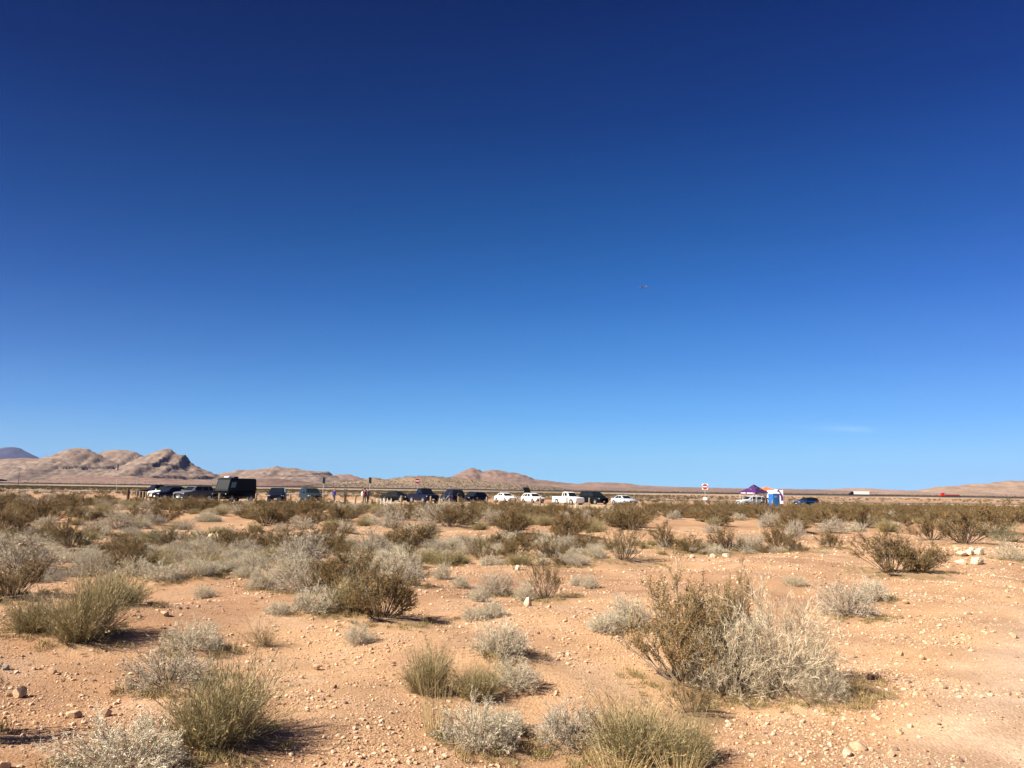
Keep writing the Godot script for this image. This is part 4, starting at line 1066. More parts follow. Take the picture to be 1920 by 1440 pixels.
	["ephedra", 1, -6.95, -31.81, 0.90, 0.41, 0.43],
	["bursage", 0, 34.02, -76.01, 0.78, 0.43, 5.92],
	["greytwig", 2, 6.84, -58.60, 0.86, 0.51, 5.63],
	["ephedra", 2, -22.75, -69.02, 0.73, 0.39, 2.55],
	["creosote", 3, 15.21, -48.45, 2.30, 1.05, 2.61],
	["creosote", 1, 35.03, -69.56, 1.87, 1.05, 2.65],
	["creosote", 4, -16.80, -26.64, 2.01, 0.92, 3.40],
	["creosote", 0, -22.95, -35.95, 2.24, 1.11, 4.28],
	["creosote", 2, 44.53, -74.22, 1.25, 0.54, 5.86],
	["bursage", 0, 41.83, -73.61, 0.84, 0.43, 2.93],
	["creosote", 0, -3.05, -64.41, 2.06, 0.85, 1.07],
	["creosote", 1, 41.61, -94.91, 1.54, 0.75, 0.72],
	["creosote", 4, 60.23, -94.50, 1.76, 0.99, 0.60],
	["creosote", 4, 21.92, -53.66, 2.22, 0.99, 2.39],
	["creosote", 0, -16.68, -35.72, 1.54, 0.80, 1.71],
	["creosote", 4, 29.61, -73.51, 1.62, 0.75, 2.85],
	["ephedra", 1, -0.66, -70.74, 0.84, 0.42, 0.25],
	["creosote", 4, -8.10, -38.98, 1.62, 0.74, 6.16],
	["ephedra", 0, -16.28, -48.65, 0.88, 0.53, 2.40],
	["creosote", 1, -18.07, -31.38, 2.10, 1.01, 5.77],
	["creosote", 2, 29.70, -99.26, 1.57, 0.71, 5.54],
	["ephedra", 2, 42.77, -74.02, 1.13, 0.63, 3.32],
	["creosote", 1, -0.82, -56.81, 1.83, 0.85, 1.92],
	["greytwig", 2, 54.49, -109.91, 0.93, 0.54, 2.93],
	["ephedra", 1, -14.39, -31.00, 0.68, 0.39, 3.47],
	["creosote", 4, 20.79, -50.51, 1.49, 0.85, 3.99],
	["creosote", 2, 33.19, -57.02, 1.27, 0.56, 1.78],
	["greytwig", 2, -41.72, -69.73, 1.37, 0.79, 3.95],
	["creosote", 3, 37.76, -69.42, 1.28, 0.58, 2.95],
	["creosote", 4, 61.94, -98.33, 1.36, 0.76, 0.62],
	["bursage", 1, 47.15, -86.34, 0.67, 0.37, 2.87],
	["greytwig", 2, -12.38, -62.29, 0.74, 0.43, 4.83],
	["creosote", 3, 33.75, -97.67, 1.25, 0.63, 6.26],
	["greytwig", 0, 19.19, -95.54, 1.30, 0.60, 1.57],
	["greytwig", 2, -4.09, -41.78, 0.75, 0.33, 0.56],
	["ephedra", 1, 19.56, -69.47, 1.11, 0.65, 1.61],
	["greytwig", 1, -29.04, -52.83, 0.73, 0.37, 5.38],
	["greytwig", 0, 23.26, -69.98, 1.31, 0.74, 5.04],
	["bursage", 3, -38.20, -65.47, 0.51, 0.25, 0.66],
	["creosote", 4, 15.40, -63.86, 2.14, 1.05, 5.56],
	["creosote", 2, -8.91, -45.79, 2.08, 0.85, 4.38],
	["ephedra", 2, -17.86, -64.87, 0.88, 0.52, 4.53],
	["greytwig", 0, 3.08, -39.49, 1.28, 0.68, 1.30],
	["creosote", 0, 39.17, -62.05, 2.26, 1.05, 2.11],
	["bursage", 3, -14.87, -53.28, 0.67, 0.32, 4.01],
	["greytwig", 1, 17.82, -94.34, 1.03, 0.60, 5.49],
	["creosote", 4, -28.41, -71.43, 1.72, 0.85, 5.77],
	["bursage", 2, 35.08, -86.65, 0.88, 0.38, 3.80],
	["creosote", 0, 43.59, -88.06, 1.94, 1.01, 5.51],
	["creosote", 1, -2.29, -78.38, 2.12, 0.85, 3.29],
	["greytwig", 1, -22.00, -71.65, 1.27, 0.63, 2.60],
	["creosote", 1, -52.00, -84.12, 1.84, 0.85, 1.82],
	["creosote", 1, 17.67, -60.43, 1.24, 0.59, 4.75],
	["greytwig", 2, -15.50, -33.51, 0.97, 0.51, 0.21],
	["bursage", 3, -0.16, -79.48, 0.58, 0.25, 5.93],
	["creosote", 2, -16.81, -68.82, 1.86, 0.85, 6.05],
	["creosote", 3, 20.55, -53.04, 1.53, 0.68, 4.15],
	["creosote", 3, 34.30, -73.84, 1.69, 0.93, 5.16],
	["greytwig", 2, -52.07, -86.86, 1.05, 0.50, 4.24],
	["creosote", 2, 16.86, -58.80, 2.03, 0.96, 5.74],
	["greytwig", 2, 31.05, -79.24, 1.32, 0.59, 3.17],
	["creosote", 4, 20.67, -46.22, 1.51, 0.75, 4.96],
	["greytwig", 0, 28.92, -71.54, 1.05, 0.58, 1.00],
	["bursage", 3, -45.08, -81.86, 0.75, 0.40, 4.09],
	["creosote", 4, 19.77, -60.72, 2.23, 1.05, 4.97],
	["greytwig", 1, -8.36, -69.76, 0.84, 0.42, 5.26],
	["creosote", 0, 31.22, -70.65, 1.37, 0.67, 1.43],
	["creosote", 0, 51.69, -89.04, 2.16, 0.97, 3.01],
	["creosote", 0, 59.37, -107.24, 2.23, 1.05, 4.63],
	["creosote", 1, 41.05, -67.72, 2.28, 0.99, 6.12],
	["creosote", 4, -32.27, -53.52, 1.46, 0.64, 1.50],
	["bursage", 3, 49.83, -104.14, 1.05, 0.56, 4.09],
	["bursage", 3, -5.26, -68.80, 0.55, 0.25, 2.62],
	["creosote", 1, 18.67, -74.38, 1.59, 0.89, 4.05],
	["greytwig", 0, 17.79, -56.96, 0.81, 0.39, 1.29],
	["ephedra", 0, -6.23, -43.85, 0.75, 0.37, 3.65],
	["bursage", 2, -26.12, -72.16, 0.87, 0.40, 2.73],
	["creosote", 2, -23.94, -55.31, 1.73, 0.74, 1.40],
	["creosote", 0, 33.85, -85.20, 1.60, 0.89, 2.34],
	["bursage", 3, 45.51, -85.10, 0.81, 0.35, 4.93],
	["creosote", 0, 4.34, -61.17, 1.96, 0.85, 5.60],
	["creosote", 4, 14.51, -76.94, 2.11, 1.05, 5.28],
	["bursage", 1, -7.17, -62.96, 0.61, 0.33, 2.67],
	["greytwig", 1, -0.70, -36.73, 1.27, 0.75, 0.09],
	["creosote", 1, -13.31, -48.53, 1.68, 0.81, 0.67],
	["creosote", 3, 42.13, -84.53, 1.34, 0.68, 5.58],
	["greytwig", 1, -14.02, -71.06, 1.05, 0.51, 2.99],
	["creosote", 4, -15.24, -35.28, 1.90, 0.93, 0.47],
	["creosote", 4, 62.92, -101.94, 2.13, 1.05, 3.92],
	["greytwig", 2, -24.70, -57.09, 1.01, 0.54, 3.86],
	["greytwig", 2, -54.61, -95.64, 1.34, 0.60, 5.70],
	["greytwig", 2, 50.12, -83.81, 1.13, 0.54, 1.28],
	["creosote", 3, -16.26, -60.52, 2.11, 0.85, 6.21],
	["greytwig", 0, -3.00, -29.83, 1.15, 0.60, 6.08],
	["creosote", 2, 14.13, -75.36, 2.16, 1.05, 1.26],
	["greytwig", 2, -4.26, -77.79, 1.34, 0.75, 2.32],
	["ephedra", 0, -22.76, -68.31, 1.05, 0.56, 1.08],
	["creosote", 3, -17.23, -59.45, 1.80, 0.79, 0.02],
	["greytwig", 1, -32.67, -74.92, 1.26, 0.75, 0.36],
	["creosote", 1, 28.45, -88.54, 1.28, 0.57, 4.58],
	["creosote", 3, 47.25, -98.13, 1.69, 0.97, 2.46],
	["greytwig", 0, -55.20, -99.19, 1.17, 0.61, 5.62],
	["greytwig", 2, -8.28, -55.27, 1.46, 0.80, 1.18],
	["creosote", 1, -44.70, -73.28, 1.62, 0.77, 2.53],
	["creosote", 3, 29.66, -67.96, 1.57, 0.82, 0.93],
	["greytwig", 0, 11.31, -63.69, 0.99, 0.54, 1.72],
	["creosote", 4, 31.88, -67.27, 2.15, 1.05, 4.82],
	["creosote", 2, 31.93, -63.12, 1.67, 0.75, 4.79],
	["creosote", 1, 31.84, -91.18, 2.17, 1.05, 5.76],
	["greytwig", 1, -6.75, -64.95, 0.90, 0.50, 5.17],
	["greytwig", 2, 50.45, -93.73, 1.16, 0.49, 3.52],
	["creosote", 3, 49.30, -109.63, 1.57, 0.67, 4.60],
	["creosote", 1, 46.87, -87.88, 1.35, 0.64, 2.06],
	["creosote", 2, 17.15, -45.06, 2.06, 1.05, 4.50],
	["creosote", 0, -7.52, -60.11, 1.55, 0.83, 1.21],
	["creosote", 4, 46.55, -82.94, 1.76, 0.88, 6.09],
	["greytwig", 0, -17.85, -38.80, 1.17, 0.55, 2.30],
	["bursage", 0, -25.63, -67.49, 1.04, 0.47, 4.45],
	["creosote", 3, 19.86, -72.56, 2.24, 1.05, 2.28],
	["creosote", 1, -2.49, -34.00, 2.03, 0.89, 3.94],
	["creosote", 1, 26.33, -77.44, 1.79, 0.77, 0.04],
	["ephedra", 0, -49.70, -83.12, 0.87, 0.52, 4.43],
	["creosote", 0, 34.46, -54.37, 1.68, 0.99, 4.66],
	["creosote", 4, 32.53, -88.85, 1.90, 0.90, 2.93],
	["greytwig", 1, -7.45, -29.21, 1.07, 0.53, 4.56],
	["greytwig", 0, -20.06, -32.53, 0.78, 0.36, 3.06],
	["creosote", 2, -1.94, -65.74, 1.45, 0.81, 0.04],
	["creosote", 0, 36.75, -93.28, 1.70, 0.88, 4.54],
	["creosote", 2, 23.71, -52.58, 1.80, 0.90, 4.75],
	["creosote", 3, 19.28, -89.94, 1.87, 0.95, 1.66],
	["ephedra", 2, -16.71, -46.55, 1.12, 0.54, 2.83],
	["creosote", 2, -11.86, -55.47, 1.90, 0.85, 3.82],
	["bursage", 3, 10.88, -73.27, 0.88, 0.43, 1.07],
	["bursage", 3, 5.16, -42.41, 0.68, 0.28, 3.51],
	["creosote", 0, 28.57, -54.00, 2.25, 1.05, 1.44],
	["bursage", 2, 3.96, -58.73, 1.06, 0.46, 0.69],
	["creosote", 4, 32.66, -71.93, 1.67, 0.92, 0.45],
	["creosote", 4, 32.50, -58.61, 1.24, 0.60, 3.04],
	["creosote", 0, 17.60, -83.67, 1.31, 0.72, 4.18],
	["greytwig", 2, -9.68, -52.10, 1.18, 0.53, 1.97],
	["creosote", 0, 15.67, -42.95, 1.25, 0.59, 4.59],
	["greytwig", 1, -6.67, -62.48, 1.12, 0.65, 1.09],
	["ephedra", 1, -1.93, -37.47, 0.66, 0.35, 5.38],
	["greytwig", 0, 15.40, -46.90, 1.40, 0.67, 1.94],
	["ephedra", 2, -24.34, -63.98, 1.01, 0.48, 4.89],
	["bursage", 0, -5.14, -51.72, 0.61, 0.29, 4.80],
	["creosote", 0, 9.38, -79.33, 1.42, 0.72, 0.26],
	["ephedra", 2, 23.33, -57.15, 1.04, 0.57, 5.52],
	["creosote", 1, 2.65, -33.95, 1.64, 0.95, 2.78],
	["greytwig", 0, -47.69, -86.53, 1.19, 0.70, 2.66],
	["creosote", 4, 60.17, -111.08, 2.27, 1.05, 2.82],
	["creosote", 0, 47.71, -78.50, 1.73, 1.00, 6.09],
	["bursage", 1, -53.66, -95.43, 1.01, 0.54, 5.53],
	["creosote", 0, -12.37, -72.63, 2.15, 0.85, 3.71],
	["creosote", 0, 40.69, -65.67, 2.29, 1.05, 5.85],
	["creosote", 2, -10.17, -65.73, 1.23, 0.53, 2.60],
	["creosote", 1, 59.68, -109.00, 1.54, 0.74, 2.17],
	["bursage", 3, -5.71, -36.30, 0.64, 0.30, 0.55],
	["greytwig", 1, 4.89, -49.88, 1.24, 0.70, 5.47],
	["greytwig", 1, 36.39, -62.61, 1.31, 0.76, 4.28],
	["greytwig", 1, 26.48, -56.60, 1.37, 0.77, 2.04],
	["greytwig", 1, 37.75, -77.58, 0.79, 0.44, 2.06],
	["creosote", 3, -46.49, -83.95, 1.69, 0.76, 4.40],
	["greytwig", 0, -37.95, -59.73, 1.31, 0.72, 3.74],
	["creosote", 2, 65.69, -102.66, 1.83, 0.98, 1.94],
	["creosote", 3, 10.82, -54.55, 1.41, 0.68, 5.16],
	["greytwig", 2, -14.08, -31.91, 1.22, 0.55, 3.30],
	["ephedra", 2, -19.98, -62.93, 0.62, 0.28, 3.18],
	["bursage", 3, 14.02, -54.34, 1.10, 0.48, 2.59],
	["bursage", 1, -28.43, -60.84, 0.50, 0.22, 3.86],
	["greytwig", 1, -29.10, -61.07, 1.02, 0.54, 5.87],
	["greytwig", 0, -11.09, -77.51, 1.09, 0.56, 0.83],
	["bursage", 3, 3.20, -63.62, 0.96, 0.50, 2.03],
	["bursage", 0, 7.06, -73.33, 0.96, 0.51, 1.92],
	["creosote", 2, -40.97, -74.22, 2.17, 0.85, 2.64],
	["ephedra", 2, 38.71, -99.11, 1.12, 0.61, 0.68],
	["creosote", 0, 55.96, -93.96, 1.61, 0.83, 2.80],
	["bursage", 2, -41.02, -81.42, 0.88, 0.45, 0.26],
	["bursage", 0, 20.40, -37.28, 1.04, 0.46, 3.70],
	["creosote", 0, 25.77, -92.68, 1.33, 0.78, 0.42],
	["creosote", 0, 55.61, -102.61, 1.72, 0.91, 1.85],
	["greytwig", 1, 25.80, -66.22, 0.80, 0.40, 1.79],
	["bursage", 1, -48.45, -84.91, 0.72, 0.33, 0.21],
	["ephedra", 1, 21.97, -48.24, 1.11, 0.52, 1.86],
	["ephedra", 2, 3.29, -40.15, 0.79, 0.39, 2.09],
	["greytwig", 2, -8.09, -67.58, 1.23, 0.61, 6.26],
	["bursage", 3, -5.72, -50.01, 0.51, 0.24, 5.29],
	["bursage", 3, -57.23, -94.40, 1.02, 0.55, 5.32],
	["greytwig", 0, 31.44, -74.07, 1.02, 0.59, 2.30],
	["creosote", 2, -7.73, -78.35, 1.29, 0.68, 5.33],
	["ephedra", 0, -62.74, -97.83, 0.66, 0.35, 0.70],
	["ephedra", 1, -17.75, -71.82, 1.09, 0.64, 2.33],
	["bursage", 2, 5.96, -44.39, 0.64, 0.30, 5.92],
	["greytwig", 0, -8.49, -29.98, 0.78, 0.37, 2.45],
	["greytwig", 1, -58.07, -95.25, 0.78, 0.34, 6.26],
	["greytwig", 0, -18.22, -63.69, 1.44, 0.62, 0.91],
	["bursage", 3, 8.52, -73.77, 0.61, 0.26, 2.24],
	["bursage", 1, -49.13, -94.40, 0.62, 0.28, 1.09],
	["creosote", 3, 11.90, -33.79, 1.63, 0.95, 0.06],
	["creosote", 3, 65.45, -109.59, 1.59, 0.92, 1.98],
	["greytwig", 0, 61.33, -107.93, 0.74, 0.32, 3.89],
	["ephedra", 1, -8.13, -72.32, 0.87, 0.45, 5.72],
	["creosote", 4, -9.70, -32.28, 1.98, 1.01, 2.85],
	["creosote", 2, -33.55, -72.25, 2.18, 0.85, 2.37],
	["greytwig", 0, 11.82, -77.78, 0.87, 0.43, 5.14],
	["creosote", 3, 45.33, -75.77, 2.11, 1.05, 1.53],
	["greytwig", 1, -34.77, -68.37, 0.76, 0.37, 5.50],
	["ephedra", 2, 3.21, -30.95, 1.06, 0.52, 3.16],
	["greytwig", 0, -29.73, -76.63, 1.00, 0.53, 4.89],
	["greytwig", 1, -14.32, -27.89, 0.93, 0.41, 0.62],
	["creosote", 2, -33.32, -79.64, 1.26, 0.55, 3.84],
	["creosote", 1, 54.37, -93.75, 2.16, 0.98, 5.32],
	["ephedra", 0, -60.56, -96.18, 1.01, 0.55, 0.29],
	["creosote", 3, -4.12, -51.29, 1.26, 0.64, 0.21],
	["creosote", 3, 4.45, -38.35, 1.60, 0.71, 3.30],
	["creosote", 0, 21.50, -82.80, 1.64, 0.97, 5.79],
	["creosote", 2, 4.67, -31.53, 2.22, 1.15, 4.95],
	["creosote", 1, 25.61, -69.00, 1.51, 0.71, 2.31],
	["greytwig", 0, -5.46, -75.09, 1.47, 0.78, 0.20],
	["creosote", 0, 37.53, -59.10, 2.17, 1.01, 4.77],
	["greytwig", 0, -4.53, -65.19, 1.44, 0.65, 6.18],
	["bursage", 2, 17.74, -82.17, 0.98, 0.45, 0.75],
	["greytwig", 0, -6.10, -42.65, 1.48, 0.69, 3.98],
	["greytwig", 2, -1.36, -55.66, 1.12, 0.60, 3.67],
	["bursage", 2, -21.12, -53.91, 0.74, 0.37, 4.92],
	["creosote", 2, -4.62, -45.82, 1.95, 0.85, 2.58],
	["greytwig", 1, -57.31, -99.24, 1.05, 0.56, 1.92],
	["ephedra", 1, 17.04, -70.11, 1.08, 0.51, 1.10],
	["bursage", 3, -22.71, -70.88, 0.59, 0.29, 5.26],
	["greytwig", 1, 27.06, -96.31, 1.37, 0.79, 2.95],
	["creosote", 1, 16.73, -85.36, 1.40, 0.66, 5.34],
	["creosote", 4, 25.74, -67.59, 1.24, 0.66, 1.37],
	["creosote", 4, 26.57, -92.87, 1.28, 0.56, 0.61],
	["bursage", 3, 50.02, -79.86, 0.84, 0.36, 0.23],
	["ephedra", 1, -2.84, -49.22, 0.98, 0.45, 0.02],
	["greytwig", 0, -2.11, -45.57, 1.24, 0.57, 0.75],
	["ephedra", 0, 26.17, -85.41, 0.79, 0.44, 5.80],
	["greytwig", 1, -1.84, -39.97, 1.11, 0.53, 2.31],
	["greytwig", 2, 6.33, -48.60, 1.44, 0.83, 3.06],
	["creosote", 0, -8.78, -58.30, 1.45, 0.67, 3.72],
	["creosote", 2, 21.51, -58.85, 1.82, 0.98, 3.28],
	["greytwig", 1, -42.32, -71.93, 0.98, 0.53, 1.99],
	["ephedra", 2, -26.49, -52.39, 1.02, 0.47, 1.35],
	["creosote", 4, 23.29, -48.00, 1.39, 0.74, 1.85],
	["bursage", 1, 21.66, -45.15, 0.54, 0.24, 4.31],
	["creosote", 4, 1.28, -40.33, 1.61, 0.71, 3.67],
	["creosote", 1, 54.48, -88.70, 1.90, 1.05, 5.72],
	["creosote", 4, -26.89, -65.56, 1.37, 0.60, 1.90],
	["greytwig", 0, -23.69, -72.58, 1.45, 0.78, 1.49],
	["creosote", 3, 52.64, -109.57, 2.15, 1.05, 4.17],
	["creosote", 4, 50.02, -98.96, 2.23, 1.05, 1.37],
	["bursage", 1, 14.77, -51.99, 1.07, 0.54, 1.30],
	["bursage", 1, 25.10, -66.12, 0.85, 0.44, 0.75],
	["greytwig", 2, 26.58, -90.36, 0.89, 0.47, 3.86],
	["bursage", 3, -14.64, -54.05, 0.63, 0.33, 1.39],
	["creosote", 3, 35.69, -86.00, 1.96, 0.96, 3.95],
	["bursage", 2, 25.32, -47.24, 0.93, 0.48, 0.50],
	["greytwig", 0, 12.30, -39.07, 0.96, 0.46, 3.70],
	["ephedra", 2, -0.01, -32.58, 0.89, 0.52, 4.08],
	["greytwig", 2, 19.37, -44.16, 1.35, 0.74, 4.66],
	["bursage", 2, -18.65, -35.74, 1.00, 0.51, 3.56],
	["creosote", 4, 53.31, -96.78, 2.15, 1.05, 6.23],
	["creosote", 0, 37.47, -84.80, 1.61, 0.82, 1.90],
	["creosote", 4, -32.94, -77.61, 1.43, 0.74, 1.04],
	["creosote", 1, -6.66, -67.67, 1.24, 0.55, 4.12],
	["creosote", 2, 38.32, -73.27, 1.59, 0.94, 2.38],
	["creosote", 3, 61.67, -102.78, 1.57, 0.92, 5.35],
	["creosote", 4, -38.46, -73.29, 1.43, 0.75, 4.05],
	["greytwig", 0, -57.91, -93.16, 1.49, 0.77, 1.22],
	["bursage", 1, 48.66, -105.35, 0.81, 0.34, 4.66],
	["creosote", 4, -30.96, -61.81, 1.99, 0.85, 5.83],
	["creosote", 0, 28.79, -97.23, 1.49, 0.76, 5.74],
	["greytwig", 0, 49.00, -104.18, 1.27, 0.69, 1.85],
	["creosote", 0, 22.55, -98.55, 2.27, 0.96, 1.25],
	["creosote", 1, 31.65, -82.59, 1.90, 0.89, 1.74],
	["bursage", 2, -50.58, -84.26, 0.76, 0.32, 0.50],
	["greytwig", 1, -6.06, -44.54, 0.90, 0.45, 1.96],
	["creosote", 0, 12.70, -64.72, 1.22, 0.55, 3.92],
	["bursage", 0, 4.26, -64.27, 0.85, 0.46, 3.79],
	["creosote", 2, 32.35, -84.51, 2.05, 1.01, 5.06],
	["bursage", 3, -15.79, -46.95, 0.93, 0.45, 2.78],
	["greytwig", 1, -22.62, -72.39, 1.05, 0.55, 0.42],
	["creosote", 3, 16.01, -70.04, 1.51, 0.75, 3.05],
	["greytwig", 0, -25.99, -57.85, 1.39, 0.69, 2.55],
	["creosote", 3, 10.34, -39.74, 1.90, 1.03, 5.90],
	["creosote", 0, -8.05, -39.99, 1.37, 0.79, 4.84],
	["greytwig", 1, -34.25, -55.49, 0.88, 0.46, 3.85],
	["bursage", 0, -21.88, -56.69, 1.02, 0.45, 1.26],
	["creosote", 2, -3.21, -71.81, 1.75, 0.77, 2.08],
	["greytwig", 2, -42.90, -70.52, 1.41, 0.76, 1.10],
	["greytwig", 1, -18.18, -49.40, 0.87, 0.37, 3.87],
	["greytwig", 2, -20.39, -64.26, 1.11, 0.62, 4.25],
	["creosote", 1, -50.37, -93.03, 2.25, 0.85, 5.81],
	["creosote", 1, -7.55, -35.44, 1.58, 0.91, 3.55],
	["greytwig", 2, -46.86, -85.67, 1.33, 0.57, 4.15],
	["bursage", 2, -24.99, -44.32, 0.58, 0.30, 4.74],
	["bursage", 1, 25.00, -56.71, 1.05, 0.48, 2.62],
	["bursage", 3, 5.26, -51.45, 0.58, 0.23, 3.29],
	["creosote", 1, 44.86, -91.86, 1.38, 0.76, 4.81],
	["bursage", 3, 13.50, -70.34, 0.52, 0.26, 3.02],
	["greytwig", 1, 16.19, -51.13, 0.71, 0.32, 2.78],
	["creosote", 4, 64.23, -100.86, 2.12, 0.98, 1.50],
	["greytwig", 0, -43.21, -72.80, 0.99, 0.53, 2.03],
	["ephedra", 2, -1.23, -32.67, 0.81, 0.40, 1.38],
	["creosote", 1, 23.25, -87.62, 2.20, 1.05, 0.53],
	["bursage", 3, -31.46, -52.36, 0.77, 0.35, 4.09],
	["bursage", 0, 29.02, -90.35, 0.88, 0.45, 5.40],
	["creosote", 1, -9.85, -39.60, 1.89, 1.12, 0.09],
	["greytwig", 2, -35.22, -55.65, 1.47, 0.73, 3.87],
	["bursage", 1, -22.81, -39.58, 0.94, 0.43, 6.02],
	["creosote", 0, 22.28, -93.84, 1.85, 1.05, 5.20],
	["ephedra", 0, -12.48, -78.62, 0.75, 0.43, 5.29],
	["creosote", 3, -8.71, -70.34, 1.29, 0.68, 5.74],
	["creosote", 0, 61.14, -95.90, 1.96, 0.83, 4.75],
	["creosote", 2, 21.87, -51.97, 1.36, 0.63, 4.95],
	["creosote", 3, -45.30, -89.03, 2.29, 0.85, 3.34],
	["creosote", 4, 51.77, -82.15, 1.43, 0.64, 4.00],
	["bursage", 2, 54.21, -86.15, 0.52, 0.28, 4.49],
	["bursage", 1, -46.99, -82.52, 0.77, 0.38, 3.10],
	["greytwig", 1, 54.90, -99.20, 1.44, 0.80, 5.32],
	["greytwig", 2, 0.89, -76.27, 0.91, 0.41, 2.03],
	["creosote", 4, -5.91, -79.50, 1.87, 0.85, 2.00],
	["creosote", 3, -9.78, -34.73, 1.79, 1.04, 6.21],
	["creosote", 1, 57.39, -105.88, 1.88, 0.86, 1.20],
	["creosote", 2, 27.14, -57.80, 1.58, 0.87, 1.74],
	["creosote", 2, 42.49, -96.71, 1.21, 0.52, 1.45],
	["creosote", 1, -14.32, -56.78, 2.05, 0.85, 2.78],
	["bursage", 0, -13.78, -30.20, 0.94, 0.45, 3.57],
	["creosote", 3, 49.09, -77.54, 1.68, 0.93, 1.47],
	["ephedra", 1, 3.64, -35.43, 0.86, 0.45, 1.63],
	["creosote", 2, -6.11, -66.77, 1.55, 0.68, 2.74],
	["creosote", 2, 33.45, -90.78, 1.91, 0.89, 0.75],
	["creosote", 1, 30.16, -86.42, 2.00, 0.88, 1.49],
	["creosote", 2, -27.13, -48.06, 2.01, 0.85, 4.83],
	["creosote", 2, 29.13, -63.04, 1.52, 0.90, 4.80],
	["bursage", 2, -31.47, -62.96, 0.74, 0.30, 0.65],
	["creosote", 4, -29.94, -51.95, 2.18, 0.85, 3.01],
	["creosote", 0, 25.28, -93.62, 2.07, 1.05, 3.34],
	["bursage", 2, 7.37, -55.57, 0.64, 0.34, 0.27],
	["creosote", 0, 20.40, -92.28, 1.49, 0.75, 0.63],
	["creosote", 2, 33.21, -73.40, 1.33, 0.79, 4.81],
	["bursage", 1, 0.24, -53.13, 1.05, 0.53, 1.99],
	["creosote", 1, 34.86, -83.31, 1.94, 0.91, 0.27],
	["bursage", 3, 22.84, -70.60, 0.57, 0.28, 2.41],
	["creosote", 0, -24.60, -68.94, 2.00, 0.85, 1.63],
	["greytwig", 2, -24.34, -39.63, 0.74, 0.34, 4.50],
	["creosote", 0, 46.37, -79.20, 2.10, 1.05, 5.09],
	["greytwig", 0, -0.03, -60.53, 1.29, 0.56, 1.97],
	["creosote", 4, 13.33, -68.84, 1.57, 0.86, 2.92],
	["creosote", 1, -6.17, -48.48, 1.90, 0.85, 2.28],
	["creosote", 4, -25.53, -72.76, 1.22, 0.58, 5.44],
	["creosote", 2, 38.21, -89.85, 1.29, 0.57, 0.52],
	["creosote", 3, 19.67, -63.61, 2.22, 1.05, 6.05],
	["creosote", 0, 15.35, -39.47, 1.76, 0.91, 2.85],
	["creosote", 2, 25.14, -81.35, 1.50, 0.81, 4.64],
	["greytwig", 1, 39.89, -77.02, 1.49, 0.68, 0.62],
	["greytwig", 2, -54.05, -94.44, 1.20, 0.53, 4.88],
	["greytwig", 0, 30.54, -58.08, 1.12, 0.61, 6.23],
	["ephedra", 0, 56.68, -89.62, 1.09, 0.49, 0.65],
	["bursage", 1, -16.99, -29.50, 0.83, 0.40, 4.03],
	["greytwig", 2, -12.56, -61.36, 0.90, 0.47, 3.90],
	["bursage", 1, -25.97, -53.80, 0.82, 0.40, 4.23],
	["bursage", 3, -59.22, -99.34, 0.63, 0.34, 3.27],
	["greytwig", 1, -19.72, -57.87, 1.24, 0.53, 1.27],
	["greytwig", 2, -17.66, -39.63, 1.27, 0.69, 0.18],
	["greytwig", 0, -61.58, -97.09, 1.22, 0.63, 3.88],
	["bursage", 3, 34.85, -81.88, 1.06, 0.51, 0.06],
	["greytwig", 2, -34.80, -72.63, 1.40, 0.64, 2.94],
	["greytwig", 2, -19.85, -59.04, 0.88, 0.49, 1.47],
	["bursage", 2, -9.74, -62.03, 0.71, 0.33, 5.69],
	["greytwig", 1, -13.25, -79.78, 1.37, 0.71, 1.32],
	["bursage", 3, -10.92, -68.83, 0.50, 0.24, 3.03],
	["greytwig", 0, 1.53, -71.22, 1.38, 0.81, 1.67],
	["greytwig", 2, -38.82, -69.94, 0.87, 0.39, 5.59],
	["greytwig", 2, -5.18, -66.53, 1.49, 0.63, 3.44],
	["bursage", 3, -45.50, -76.81, 0.66, 0.34, 0.29],
	["greytwig", 1, 18.05, -90.67, 1.38, 0.70, 5.88],
	["greytwig", 2, 7.81, -31.26, 0.79, 0.46, 1.09],
	["ephedra", 0, -20.68, -66.68, 1.16, 0.55, 2.67],
	["greytwig", 2, 1.34, -62.30, 1.34, 0.74, 0.94],
	["ephedra", 1, -19.68, -61.70, 0.94, 0.53, 1.47],
	["bursage", 0, -24.60, -52.56, 1.08, 0.47, 4.87],
	["bursage", 3, -48.35, -81.51, 0.82, 0.35, 1.14],
	["greytwig", 1, -33.95, -78.38, 0.80, 0.41, 5.94],
	["greytwig", 2, 46.51, -94.96, 1.15, 0.58, 3.09],
	["ephedra", 0, -54.10, -86.36, 1.08, 0.61, 2.79],
	["bursage", 1, 21.97, -73.91, 0.96, 0.52, 5.44],
	["ephedra", 1, -11.36, -67.09, 1.16, 0.53, 0.72],
	["ephedra", 1, 41.53, -66.68, 1.15, 0.55, 1.87],
	["greytwig", 1, 9.73, -47.94, 1.02, 0.59, 2.03],
	["greytwig", 1, -17.37, -72.64, 0.79, 0.48, 5.26],
	["ephedra", 2, -15.75, -29.41, 0.64, 0.29, 1.53],
	["greytwig", 2, 27.12, -97.76, 1.07, 0.62, 1.76],
	["bursage", 2, 1.82, -73.83, 0.52, 0.26, 5.71],
	["ephedra", 2, -13.31, -72.10, 1.04, 0.54, 3.26],
	["greytwig", 2, 4.88, -63.28, 0.76, 0.38, 2.18],
	["bursage", 2, 7.93, -59.06, 1.00, 0.51, 4.93],
	["ephedra", 0, 25.05, -69.99, 1.06, 0.51, 2.39],
	["greytwig", 1, -26.75, -45.49, 1.42, 0.68, 2.34],
	["greytwig", 1, 16.95, -52.70, 1.36, 0.72, 2.64],
